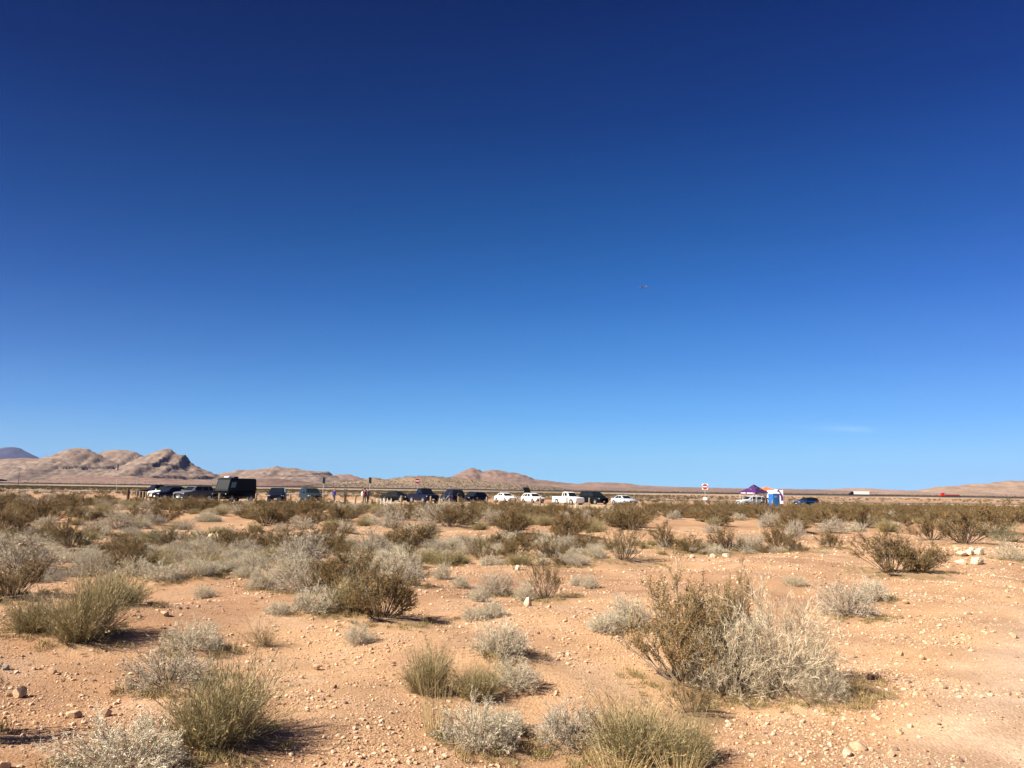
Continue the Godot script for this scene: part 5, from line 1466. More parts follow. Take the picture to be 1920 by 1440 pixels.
	["greytwig", 0, -26.58, -59.49, 1.27, 0.59, 3.75],
	["ephedra", 2, -21.66, -34.00, 0.87, 0.50, 5.86],
	["ephedra", 0, 2.52, -53.47, 0.97, 0.57, 2.15],
	["ephedra", 0, -10.02, -47.89, 1.04, 0.57, 0.60],
	["ephedra", 0, -6.71, -50.29, 0.90, 0.52, 5.71],
	["greytwig", 1, 51.04, -99.74, 0.90, 0.44, 4.73],
	["ephedra", 2, 25.44, -83.21, 0.65, 0.35, 5.58],
	["ephedra", 2, 37.45, -63.71, 0.65, 0.38, 4.54],
	["greytwig", 1, -26.62, -63.87, 0.91, 0.44, 6.27],
	["greytwig", 1, 38.01, -91.78, 0.75, 0.44, 1.38],
	["bursage", 0, 39.15, -83.56, 0.62, 0.26, 3.54],
	["greytwig", 1, -10.88, -60.38, 1.15, 0.62, 5.98],
	["greytwig", 0, -4.16, -79.58, 0.75, 0.41, 2.19],
	["bursage", 3, -18.63, -50.58, 0.55, 0.25, 2.09],
	["greytwig", 1, 15.95, -72.16, 1.15, 0.59, 3.09],
	["ephedra", 0, -5.74, -31.74, 0.73, 0.39, 1.45],
	["greytwig", 0, -12.20, -30.26, 0.99, 0.49, 4.76],
	["greytwig", 1, -25.94, -50.12, 0.85, 0.47, 1.39],
	["bursage", 3, -12.91, -35.36, 0.78, 0.41, 2.25],
	["ephedra", 1, -1.83, -79.99, 0.89, 0.46, 0.56],
	["bursage", 1, -13.14, -34.78, 1.10, 0.55, 3.81],
	["ephedra", 2, 58.73, -106.02, 0.63, 0.29, 4.38],
	["greytwig", 2, -19.26, -72.31, 0.90, 0.39, 1.04],
	["greytwig", 0, 8.02, -60.62, 1.03, 0.50, 5.95],
	["bursage", 3, 19.90, -42.05, 0.53, 0.29, 6.18],
	["greytwig", 1, 3.43, -46.40, 1.00, 0.43, 5.84],
	["bursage", 0, -48.75, -97.94, 0.98, 0.42, 4.96],
	["greytwig", 2, -2.93, -47.33, 1.45, 0.72, 3.76],
	["greytwig", 0, -7.35, -46.18, 1.10, 0.55, 2.62],
	["bursage", 1, 54.52, -92.30, 0.75, 0.32, 3.23],
	["greytwig", 2, 36.74, -82.04, 1.37, 0.80, 4.32],
	["greytwig", 1, 5.65, -63.36, 1.20, 0.51, 4.39],
	["greytwig", 0, -10.31, -51.78, 0.99, 0.43, 5.32],
	["bursage", 2, -30.85, -62.83, 0.77, 0.37, 5.92],
	["bursage", 0, -10.45, -62.30, 0.56, 0.31, 4.40],
	["greytwig", 0, -25.81, -47.28, 0.78, 0.35, 4.18],
	["bursage", 1, 13.18, -69.69, 0.51, 0.26, 4.34],
	["bursage", 2, 5.34, -52.79, 0.92, 0.49, 1.80],
	["bursage", 1, -0.36, -59.68, 0.58, 0.29, 3.83],
	["ephedra", 2, -1.04, -46.15, 0.79, 0.38, 1.01],
	["ephedra", 2, 1.52, -35.11, 0.88, 0.45, 5.23],
	["bursage", 2, -0.85, -47.30, 0.72, 0.39, 6.26],
	["ephedra", 1, -19.63, -32.85, 0.94, 0.46, 4.63],
	["bursage", 2, 24.48, -46.33, 0.53, 0.26, 4.51],
	["bursage", 2, -33.28, -66.56, 1.03, 0.47, 2.07],
	["bursage", 2, -9.04, -56.91, 0.62, 0.27, 4.13],
	["bursage", 3, 3.43, -52.53, 0.66, 0.31, 3.82],
	["bursage", 1, -30.26, -73.26, 0.61, 0.28, 1.65],
	["ephedra", 0, -2.22, -62.55, 0.88, 0.42, 5.01],
	["bursage", 0, -17.13, -45.93, 0.52, 0.23, 3.66],
	["ephedra", 2, -34.59, -65.56, 0.71, 0.39, 2.56],
	["bursage", 0, -55.41, -96.43, 0.60, 0.29, 5.36],
	["bursage", 1, 41.34, -69.16, 0.78, 0.39, 3.12],
	["bursage", 3, 19.08, -49.99, 0.53, 0.28, 0.23],
	["bursage", 2, -13.68, -67.31, 0.95, 0.50, 2.02],
	["bursage", 2, 3.02, -41.23, 0.75, 0.36, 0.77],
	["bursage", 1, -0.10, -52.64, 0.62, 0.28, 3.70],
	["ephedra", 2, -20.00, -33.58, 0.64, 0.33, 4.46],
	["ephedra", 1, -50.65, -99.49, 0.75, 0.35, 0.82],
	["ephedra", 2, -13.04, -40.46, 0.73, 0.35, 0.42],
	["ephedra", 1, -12.53, -66.02, 0.68, 0.35, 0.81],
	["ephedra", 2, -27.79, -45.17, 1.04, 0.58, 4.70],
	["ephedra", 0, 52.05, -96.90, 0.84, 0.39, 2.43],
	["ephedra", 0, 0.37, -54.99, 0.69, 0.40, 2.81],
	["ephedra", 0, -27.20, -60.24, 1.06, 0.56, 1.35],
	["ephedra", 2, 55.21, -110.25, 0.73, 0.42, 2.76],
	["ephedra", 0, -49.57, -90.92, 0.94, 0.54, 1.72],
	["ephedra", 0, 7.59, -72.72, 0.97, 0.56, 0.63],
	["ephedra", 2, 27.43, -89.51, 0.75, 0.36, 4.96],
	["ephedra", 2, -20.22, -40.40, 1.16, 0.68, 3.80],
	["ephedra", 2, -10.78, -73.00, 0.89, 0.47, 1.43],
	["ephedra", 2, 0.04, -73.13, 0.79, 0.38, 5.61],
	["ephedra", 2, -4.38, -70.90, 1.10, 0.63, 3.64],
	["ephedra", 1, -38.44, -74.13, 1.03, 0.50, 0.69],
	["ephedra", 0, -10.86, -64.34, 1.01, 0.58, 3.44],
	["ephedra", 2, -20.85, -60.36, 0.61, 0.29, 2.31],
	["ephedra", 2, -26.69, -66.36, 1.03, 0.49, 3.79],
	["ephedra", 1, -15.19, -40.48, 0.67, 0.39, 0.11],
	["ephedra", 0, -4.71, -60.22, 0.87, 0.51, 3.94],
	["ephedra", 1, -26.48, -41.40, 0.72, 0.43, 3.96],
	["ephedra", 0, -0.54, -55.61, 0.75, 0.35, 4.29],
	["ephedra", 1, -0.50, -68.32, 0.83, 0.48, 4.73],
	["ephedra", 1, -32.66, -64.66, 0.73, 0.43, 1.07],
	["ephedra", 1, -22.02, -40.78, 0.95, 0.52, 3.70],
	["ephedra", 1, -28.82, -76.73, 0.86, 0.50, 4.12],
	["ephedra", 1, 47.31, -82.33, 1.15, 0.56, 2.64],
	["ephedra", 0, 21.23, -55.49, 0.95, 0.49, 2.05],
	["ephedra", 1, -23.28, -63.39, 0.84, 0.40, 2.99],
	["ephedra", 2, -10.91, -55.64, 0.98, 0.57, 6.05],
	["ephedra", 0, -30.74, -56.88, 0.68, 0.39, 5.59],
	["ephedra", 0, -17.89, -45.78, 0.75, 0.43, 5.92],
	["ephedra", 2, -12.52, -30.73, 0.84, 0.38, 5.39],
	["ephedra", 0, 16.34, -67.21, 0.68, 0.38, 1.21],
	["ephedra", 2, -9.20, -44.18, 1.17, 0.58, 3.35],
	["ephedra", 0, 0.46, -64.77, 0.90, 0.53, 2.06],
	["ephedra", 2, -6.82, -38.86, 0.77, 0.41, 5.63],
	["ephedra", 1, 11.14, -65.68, 1.05, 0.50, 6.22],
	["ephedra", 1, -15.65, -36.00, 0.61, 0.29, 1.71],
	["ephedra", 0, 16.22, -34.71, 1.11, 0.60, 0.78],
	["ephedra", 2, -9.52, -30.23, 0.64, 0.34, 0.45],
	["ephedra", 2, 5.84, -46.29, 0.99, 0.55, 5.33],
	["ephedra", 0, 38.90, -60.93, 1.10, 0.65, 0.46],
	["ephedra", 1, 43.77, -86.06, 0.71, 0.39, 2.74],
	["ephedra", 1, -4.80, -68.25, 0.97, 0.57, 2.40],
	["ephedra", 2, -18.79, -63.08, 1.15, 0.55, 2.31],
	["ephedra", 0, -5.40, -44.76, 0.69, 0.32, 0.53],
	["ephedra", 2, -11.82, -64.31, 0.85, 0.43, 5.54],
	["ephedra", 2, -6.08, -54.95, 0.71, 0.33, 1.95],
	["ephedra", 0, -15.89, -43.88, 0.96, 0.47, 4.59],
	["ephedra", 2, 13.60, -58.91, 1.20, 0.66, 2.43],
	["ephedra", 2, -14.57, -66.34, 0.70, 0.39, 2.02],
	["ephedra", 0, -10.28, -56.00, 0.63, 0.31, 3.71],
	["ephedra", 0, 54.17, -102.71, 0.71, 0.33, 0.07],
	["ephedra", 1, -9.17, -54.60, 0.81, 0.41, 3.96],
	["ephedra", 0, -55.04, -96.90, 1.09, 0.62, 5.29],
	["ephedra", 2, 8.54, -51.96, 0.63, 0.35, 2.35],
	["ephedra", 1, 26.75, -51.85, 0.66, 0.33, 3.11],
	["ephedra", 1, -14.03, -44.26, 1.15, 0.68, 0.46],
	["ephedra", 2, -18.17, -37.47, 0.60, 0.33, 0.49],
	["ephedra", 1, -7.84, -79.20, 0.85, 0.41, 1.09],
	["ephedra", 2, -29.19, -69.57, 1.19, 0.69, 0.26],
	["ephedra", 2, 3.82, -72.42, 1.08, 0.64, 0.40],
	["ephedra", 0, -35.87, -72.93, 1.02, 0.56, 3.54],
	["ephedra", 0, 2.40, -71.00, 0.96, 0.43, 5.17],
	["ephedra", 1, -40.47, -65.80, 0.60, 0.35, 5.44],
	["ephedra", 0, -32.67, -63.38, 0.67, 0.40, 3.37],
	["ephedra", 0, -6.62, -74.63, 0.76, 0.38, 3.82],
	["ephedra", 0, 48.08, -81.96, 0.93, 0.48, 4.40],
	["ephedra", 1, -27.70, -46.36, 0.72, 0.33, 2.21],
	["ephedra", 0, -58.93, -98.36, 0.74, 0.37, 4.80],
	["ephedra", 2, 9.81, -38.96, 0.81, 0.46, 1.23],
	["ephedra", 1, 8.78, -75.68, 0.98, 0.50, 1.70],
	["ephedra", 1, -29.82, -70.66, 0.63, 0.32, 6.08],
	["ephedra", 2, 4.17, -73.89, 1.01, 0.53, 2.91],
	["ephedra", 0, 1.01, -36.89, 1.17, 0.53, 1.48],
	["ephedra", 0, 43.68, -77.98, 0.92, 0.47, 6.14],
	["ephedra", 0, -27.94, -58.82, 1.02, 0.60, 5.54],
	["ephedra", 0, -8.88, -54.07, 1.09, 0.65, 4.58],
	["ephedra", 1, 23.74, -81.83, 0.68, 0.39, 3.93],
	["ephedra", 0, -58.76, -94.18, 0.80, 0.47, 4.30],
	["ephedra", 1, 31.56, -84.85, 0.61, 0.30, 5.85],
	["ephedra", 1, -12.69, -74.82, 0.73, 0.37, 1.28],
	["ephedra", 0, -25.26, -48.16, 0.70, 0.41, 0.12],
	["ephedra", 2, -31.66, -55.98, 0.67, 0.31, 2.69],
	["ephedra", 0, -25.56, -54.12, 0.74, 0.40, 0.90],
	["ephedra", 1, -24.26, -51.88, 0.84, 0.44, 1.09],
	["ephedra", 2, -3.94, -53.78, 0.71, 0.42, 0.67],
	["ephedra", 1, -40.69, -75.47, 1.08, 0.54, 1.65],
	["ephedra", 0, 5.78, -65.40, 0.97, 0.54, 2.27],
	["ephedra", 2, -27.46, -68.11, 0.96, 0.49, 6.13],
	["ephedra", 2, -27.94, -60.22, 1.11, 0.67, 2.34],
	["ephedra", 1, -33.22, -57.77, 0.62, 0.36, 4.55],
	["ephedra", 1, 43.70, -75.27, 0.93, 0.45, 1.57],
	["ephedra", 1, 6.86, -53.10, 1.18, 0.54, 0.34],
	["ephedra", 2, -10.71, -52.83, 0.64, 0.33, 5.95],
	["ephedra", 2, 4.48, -59.41, 0.68, 0.35, 1.83],
	["ephedra", 1, 19.67, -82.68, 0.77, 0.40, 5.02],
	["ephedra", 0, 23.95, -47.41, 0.63, 0.34, 5.70],
	["ephedra", 0, 40.18, -95.66, 1.02, 0.58, 0.77],
	["ephedra", 0, 5.09, -75.58, 0.89, 0.51, 1.60],
	["ephedra", 1, 1.52, -35.68, 0.89, 0.47, 1.68],
	["ephedra", 1, 4.67, -57.99, 0.99, 0.54, 5.94],
	["ephedra", 0, -20.89, -33.62, 1.11, 0.63, 4.14],
	["ephedra", 1, -13.04, -78.91, 1.14, 0.64, 4.90],
	["ephedra", 0, -39.96, -81.23, 0.78, 0.44, 2.91],
	["ephedra", 2, -41.13, -79.76, 1.08, 0.50, 1.01],
	["ephedra", 2, 22.61, -50.80, 1.03, 0.49, 2.31],
	["ephedra", 0, -0.30, -41.32, 0.86, 0.42, 4.44],
	["ephedra", 1, -1.80, -61.23, 1.12, 0.62, 5.94],
	["ephedra", 0, 26.51, -69.26, 0.68, 0.40, 1.69],
	["ephedra", 1, -5.31, -47.88, 0.75, 0.35, 1.43],
	["ephedra", 0, -8.96, -36.11, 0.64, 0.34, 3.66],
	["ephedra", 0, -1.92, -46.21, 0.89, 0.45, 4.47],
	["ephedra", 2, -52.99, -83.38, 1.19, 0.70, 5.61],
]

const MARKS := [[-0.5541, "the far blue mountain"], [-0.4965, "the first hill summit"], [-0.4602, "the tall dark pole"], [-0.4368, "the short fence corner"], [-0.4056, "the white SUV"], [-0.3759, "the grey SUV"], [-0.3347, "the black van"], [-0.2862, "the navy SUV"], [-0.2464, "the dark green SUV"], [-0.2057, "the trailhead post"], [-0.1813, "the three people"], [-0.1435, "the black fastback"], [-0.1099, "the dark pickup"], [-0.0748, "the spare wheel SUV"], [-0.0468, "the dark estate car"], [-0.0080, "the white sedan"], [0.0227, "the open white hatchback"], [0.0708, "the white pickup"], [0.1013, "the black minivan"], [0.1396, "the silver sedan"], [0.1851, "the sedan side gap"], [0.2376, "the white square sign"], [0.2924, "the purple canopy"], [0.3179, "the blue toilet"], [0.3525, "the blue car"], [0.4056, "the white semi truck"], [0.4542, "the gap between trucks"], [0.4955, "the red truck"], [0.5468, "the right hand hill"]]
const SAY := {"creosote": "olive brown creosote bush", "bursage": "silvery mound shrub", "greytwig": "grey twiggy shrub", "ephedra": "green broom shrub", "creosote_bare": "bare stemmed creosote bush", "tangle": "dead tangled shrub", "herb": "green bush"}
const ORDER := ["nearest", "second nearest", "third nearest", "fourth nearest", "fifth nearest", "sixth nearest", "seventh nearest", "eighth nearest", "ninth nearest", "tenth nearest", "eleventh nearest", "twelfth nearest", "thirteenth nearest", "fourteenth nearest", "fifteenth nearest", "sixteenth nearest", "seventeenth nearest", "eighteenth nearest", "nineteenth nearest", "twentieth nearest"]

func plant_labels() -> Array:
	# a plant that is not described by itself is told by its kind and by what stands behind it, counted outwards
	var said := []
	var lines := {}
	for i in PLANTS.size():
		var p: Array = PLANTS[i]
		said.append(p[7] if p.size() > 7 else "")
		if p.size() > 7: continue
		var a := atan2(p[2], -p[3])
		var best := 0
		for k in MARKS.size():
			if absf(MARKS[k][0] - a) < absf(MARKS[best][0] - a): best = k
		var key := "%s|%s %s" % [p[0], "just left of" if a < MARKS[best][0] else "just right of", MARKS[best][1]]
		if not lines.has(key): lines[key] = []
		lines[key].append([Vector2(p[2], p[3]).length(), i])
	for key in lines:
		var row: Array = lines[key]
		row.sort()
		var w: PackedStringArray = key.split("|")
		for k in row.size():
			said[row[k][1]] = "the only %s looking %s" % [SAY[w[0]], w[1]] if row.size() == 1 else "%s, %s looking %s" % [SAY[w[0]], ORDER[mini(k, 19)], w[1]]
	return said

func make_plants() -> void:
	var said := plant_labels()
	var bark := [Color(0.16, 0.12, 0.09), Color(0.11, 0.085, 0.07), Color(0.22, 0.18, 0.14), Color(0.08, 0.06, 0.05)]
	var olive := [Color(0.185, 0.125, 0.042), Color(0.15, 0.112, 0.045), Color(0.225, 0.145, 0.052), Color(0.14, 0.105, 0.04), Color(0.27, 0.165, 0.065)]
	var silver := [Color(0.54, 0.48, 0.37), Color(0.475, 0.43, 0.325), Color(0.61, 0.545, 0.43), Color(0.42, 0.385, 0.28)]
	var silver_bark := [Color(0.36, 0.3, 0.24), Color(0.28, 0.24, 0.2), Color(0.44, 0.38, 0.3)]
	var ash := [Color(0.43, 0.37, 0.295), Color(0.48, 0.42, 0.345), Color(0.36, 0.31, 0.245), Color(0.38, 0.35, 0.255)]
	var broom_green := [Color(0.25, 0.215, 0.11), Color(0.3, 0.255, 0.132), Color(0.21, 0.183, 0.095), Color(0.36, 0.3, 0.16)]
	var straw := [Color(0.45, 0.34, 0.17), Color(0.52, 0.41, 0.22), Color(0.38, 0.28, 0.14)]
	var bone := [Color(0.49, 0.42, 0.3), Color(0.56, 0.485, 0.36), Color(0.4, 0.34, 0.24), Color(0.31, 0.26, 0.19)]
	var herb := [Color(0.13, 0.14, 0.06), Color(0.16, 0.16, 0.075), Color(0.2, 0.19, 0.1)]
	var wood := paint(1, 1, 1, 0.9, 0.0, true)
	var leaf := paint(1, 1, 1, 0.75, 0.0, true)
	leaf.backlight_enabled = true
	leaf.backlight = Color(0.4, 0.4, 0.4)
	var made := {"creosote": [], "creosote_open": [creosote(130, 88, 8, 5, 13, 0.018, [Color(0.24, 0.19, 0.14), Color(0.17, 0.135, 0.11), Color(0.32, 0.27, 0.2)], [Color(0.24, 0.165, 0.06), Color(0.2, 0.15, 0.065), Color(0.29, 0.19, 0.075), Color(0.33, 0.215, 0.09)])], "creosote_bare": [], "bursage": [], "greytwig": [], "ephedra": [], "grass": [], "tangle": [], "drytwig": [], "herb": [], "pads": []}
	for i in 5: made.creosote.append(creosote(100 + i, 46 + 4 * i, 9, 5, 13, 0.0205, bark, olive))
	for i in 2: made.creosote_bare.append(creosote(120 + i, 36, 7, 5, 9, 0.019, bark, olive))
	for i in 4: made.bursage.append(mound(140 + i, 110, 7, 8, 1, 0.22, silver_bark, silver))
	for i in 3: made.greytwig.append(mound(160 + i, 85, 7, 7, 1, 0.2, [Color(0.18, 0.15, 0.125), Color(0.27, 0.23, 0.19)], ash))
	for i in 3: made.ephedra.append(broom(180 + i, 640, 5, 1.0, 0.34, broom_green, straw))
	for i in 2: made.grass.append(blades(200 + i, 210, 0.55, straw))
	for i in 2: made.tangle.append(mound(220 + i, 115, 9, 10, 0, 0.5, bone, bone, 0.6))
	made.drytwig.append(broom(240, 90, 4, 0.9, 0.12, [Color(0.3, 0.22, 0.13), Color(0.22, 0.17, 0.1)], straw))
	made.herb.append(mound(250, 80, 6, 7, 2, 0.3, silver_bark, herb))
	made.pads.append(pads(260, [Color(0.42, 0.34, 0.22), Color(0.3, 0.22, 0.13), Color(0.5, 0.42, 0.28)]))
	var words := {"creosote_open": ["creosote_bush", "shrub", "creosote bushes on the desert plain"], "creosote": ["creosote_bush", "shrub", "creosote bushes on the desert plain"], "creosote_bare": ["creosote_bush", "shrub", "creosote bushes on the desert plain"], "bursage": ["silver_shrub", "shrub", "silvery mound shrubs on the sand"], "greytwig": ["grey_shrub", "shrub", "grey twiggy shrubs on the sand"], "ephedra": ["broom_shrub", "shrub", "olive broom shrubs in the foreground"], "grass": ["grass_clump", "grass clump", "dry grass clumps in the foreground"], "tangle": ["dead_shrub", "shrub", "dead tangled shrubs"], "drytwig": ["twiggy_shrub", "shrub", ""], "herb": ["green_plant", "plant", "green leafy plants"], "pads": ["cactus", "cactus", ""]}
	var near := {}
	var away := {}
	for k in made:
		near[k] = []
		away[k] = []
		for q in made[k]:
			var w: ArrayMesh = q[0].mesh(wood)
			var c: ArrayMesh = q[1].mesh(leaf if k != "tangle" and k != "pads" else wood)
			near[k].append([w, c])
			away[k].append(q[1].mesh(leaf, false, q[0].mesh(wood)))
	# past the three hundred nearest, the creosote runs together into one band
	var bands := [[], [], []]
	var tints := [[], [], []]
	rng.seed = 555
	var kept := 0
	while kept < 420:
		var d := sqrt(rng.randf_range(46.0 * 46.0, 128.0 * 128.0))
		var a := rng.randf_range(-0.62, 0.62)
		var x := d * tan(a) * 0.9
		if a > 0.14:
			if d > 104.0 and a < 0.4: continue
		elif a > -0.17:
			if d > 76.0 or rng.randf() < 0.45: continue
		elif a > -0.38:
			if d > 70.0 or rng.randf() < 0.75: continue
		elif d > 84.0 or rng.randf() < 0.6: continue
		var w := rng.randf_range(0.55, 1.1)
		var b := Basis(Vector3.UP, rng.randf() * TAU).scaled(Vector3(w, minf(w * rng.randf_range(0.75, 1.0), 0.95), w))
		var v := kept % 3
		bands[v].append(Transform3D(b, on(x, -d)))
		var t := rng.randf_range(0.8, 1.2)
		tints[v].append(Color(t, t, t))
		kept += 1
	for v in 3:
		scatter("creosote_scrub", away.creosote[v * 2], bands[v], tints[v], ["low creosote scrub running together before the car park", "olive creosote scrub filling the gaps between nearer bushes", "creosote scrub thickening towards the right hand horizon"][v])
	for n in PLANTS.size():
		var p: Array = PLANTS[n]
		var k: String = p[0]
		var at := on(p[2], p[3])
		var size := Vector3(p[4] * 0.5, p[5], p[4] * 0.5)
		if Vector2(p[2], p[3]).length() < 24.0:
			var o := thing(words[k][0], said[n], words[k][1], at - Vector3(0, 0.02, 0), p[6], words[k][2])
			o.scale = size
			part("branches" if k != "pads" and k != "grass" else ("pads" if k == "pads" else "stalks"), near[k][p[1]][0], o)
			part({"grass": "blades", "pads": "upper_pads", "tangle": "twigs"}.get(k, "foliage"), near[k][p[1]][1], o)
		else:
			var o := part(words[k][0], away[k][p[1]], null, at - Vector3(0, 0.03, 0))
			o.rotation.y = p[6]
			o.scale = size
			tag(o, said[n], words[k][1], words[k][2])

# ---------------------------------------------------------------- stones, gravel and litter
const STONES := [
	[-3.83, -6.51, 0.124, 0.093, "pale", 0.00, "pale pinkish rock with a sharp shadow near the left edge"],
	[-3.90, -6.51, 0.068, 0.047, "pale", 1.37, "small rock touching the left of the pale pinkish rock"],
	[-3.13, -6.02, 0.112, 0.056, "pale", 2.74, "flat tan rock, left one of the two at lower left"],
	[-2.92, -6.05, 0.083, 0.079, "pale", 4.11, "upright pointed tan rock, right one of the two at lower left"],
	[-3.17, -6.73, 0.102, 0.061, "brown", 5.48, "brown rock casting shadow beside the mauve twiggy bush"],
	[-3.95, -7.19, 0.078, 0.055, "pale", 0.57, "small rock on the left below the tall broom bush"],
	[-4.33, -7.14, 0.068, 0.055, "grey", 1.94, "grey stone at the very left edge"],
	[-2.82, -4.71, 0.069, 0.048, "pale", 3.31, "pale rock in the lower left corner"],
	[-1.72, -7.44, 0.078, 0.063, "pale", 4.68, "lone cream stone on bare sand, left of centre"],
	[-1.75, -7.03, 0.045, 0.036, "pale", 6.05, "smaller cream stone below left of the lone cream stone"],
	[-1.40, -6.70, 0.042, 0.034, "brown", 1.14, "small dark stone on the sand left of the broom shrub"],
	[-3.82, -9.13, 0.107, 0.064, "pale", 2.51, "small rock on the gravel left of the silver mound"],
	[0.26, -11.26, 0.114, 0.149, "white", 3.88, "upright white stone in front of the vase shaped creosote"],
	[0.53, -10.77, 0.066, 0.046, "pale", 5.25, "little pale stone right of the upright white stone"],
	[0.18, -16.57, 0.145, 0.130, "white", 0.34, "cream block among bushes above the vase shaped creosote"],
	[2.17, -5.34, 0.068, 0.058, "white", 1.71, "bright grey white angular rock at the bottom right"],
	[2.30, -5.48, 0.112, 0.050, "pale", 3.08, "flat pinkish rock behind the bright white one, bottom right"],
	[2.44, -5.32, 0.061, 0.031, "pale", 4.45, "flat cream stone right of the bright white rock"],
	[2.74, -5.84, 0.062, 0.037, "pale", 5.82, "cream stone above the flat cream one, bottom right"],
	[3.62, -6.90, 0.091, 0.050, "pale", 0.91, "flat pale stone on the trail edge, right"],
	[3.77, -6.93, 0.059, 0.030, "pale", 2.28, "smaller flat stone right of the trail edge stone"],
	[4.01, -8.46, 0.083, 0.058, "pale", 3.65, "cream stone on the gravel right of the dead shrub"],
	[4.13, -8.23, 0.069, 0.055, "pale", 5.02, "small stone with dark shadow right of the cream gravel stone"],
	[5.92, -9.65, 0.100, 0.070, "pale", 0.11, "pale stone on the trail at the right edge"],
	[2.47, -6.72, 0.108, 0.054, "pale", 1.48, "pale stone under the front of the dead shrub"],
	[2.37, -6.74, 0.069, 0.034, "pale", 2.85, "small flat stone left of the one under the dead shrub"],
	[6.14, -12.66, 0.114, 0.068, "pale", 4.22, "small stone near the pale bush on the right"],
	[10.85, -19.53, 0.270, 0.162, "white", 5.59, "lower left cream block of the stone pile"],
	[11.12, -19.37, 0.300, 0.195, "white", 0.68, "lower right cream block of the stone pile"],
	[11.90, -21.41, 0.361, 0.163, "white", 2.05, "wide cream slab in the middle of the stone pile"],
	[12.16, -21.47, 0.298, 0.194, "white", 3.42, "round cream block in the middle of the stone pile"],
	[12.39, -21.42, 0.299, 0.194, "white", 4.79, "right hand cream block of the stone pile"],
	[12.83, -23.20, 0.284, 0.142, "pale", 6.16, "tilted slab at the upper left of the stone pile"],
	[13.28, -24.16, 0.185, 0.111, "pale", 1.25, "topmost thin stone of the pile"],
	[13.29, -23.34, 0.144, 0.101, "white", 2.62, "small pale chunk resting behind the pile"],
	[10.59, -19.70, 0.135, 0.081, "pale", 3.99, "little stone just left of the stone pile"],
	[4.63, -20.67, 0.156, 0.109, "white", 5.36, "leftmost white stone of the row before the right hand creosotes"],
	[5.15, -20.58, 0.157, 0.125, "white", 0.45, "middle white stone of the row before the right hand creosotes"],
	[5.51, -20.65, 0.215, 0.129, "white", 1.82, "rightmost white stone of the row before the right hand creosotes"],
	[-8.30, -24.31, 0.189, 0.133, "white", 3.19, "white stone just right of the cactus pads"],
	[-7.97, -24.65, 0.174, 0.122, "white", 4.56, "second white stone right of the cactus pads"],
	[7.97, -97.79, 0.328, 0.295, "white", 5.93, "white stone among scrub below the white pickup"],
	[-7.45, -27.35, 0.135, 0.094, "pale", 1.02, "leftmost rock in the line of pale rocks behind the left scrub"],
	[-7.32, -26.98, 0.165, 0.116, "white", 2.39, "second rock from the left in the line of pale rocks behind the left scrub"],
	[-7.11, -26.93, 0.099, 0.069, "pale", 3.76, "third rock from the left in the line of pale rocks behind the left scrub"],
	[-7.17, -27.25, 0.129, 0.091, "white", 5.13, "fourth rock from the left in the line of pale rocks behind the left scrub"],
	[-7.17, -27.66, 0.134, 0.094, "pale", 0.22, "fifth rock from the left in the line of pale rocks behind the left scrub"],
	[-6.84, -26.97, 0.167, 0.117, "white", 1.59, "sixth rock from the left in the line of pale rocks behind the left scrub"],
	[-6.69, -26.87, 0.138, 0.096, "pale", 2.96, "seventh rock from the left in the line of pale rocks behind the left scrub"],
	[-6.74, -27.30, 0.156, 0.109, "white", 4.33, "eighth rock from the left in the line of pale rocks behind the left scrub"],
	[-6.47, -26.60, 0.103, 0.072, "pale", 5.70, "ninth rock from the left in the line of pale rocks behind the left scrub"],
	[-6.43, -26.99, 0.106, 0.074, "white", 0.79, "tenth rock from the left in the line of pale rocks behind the left scrub"],
	[-6.29, -26.88, 0.146, 0.102, "pale", 2.16, "eleventh rock from the left in the line of pale rocks behind the left scrub"],
	[-6.15, -26.69, 0.177, 0.124, "white", 3.53, "twelfth rock from the left in the line of pale rocks behind the left scrub"],
	[-6.00, -26.50, 0.152, 0.106, "pale", 4.90, "thirteenth rock from the left in the line of pale rocks behind the left scrub"],
]

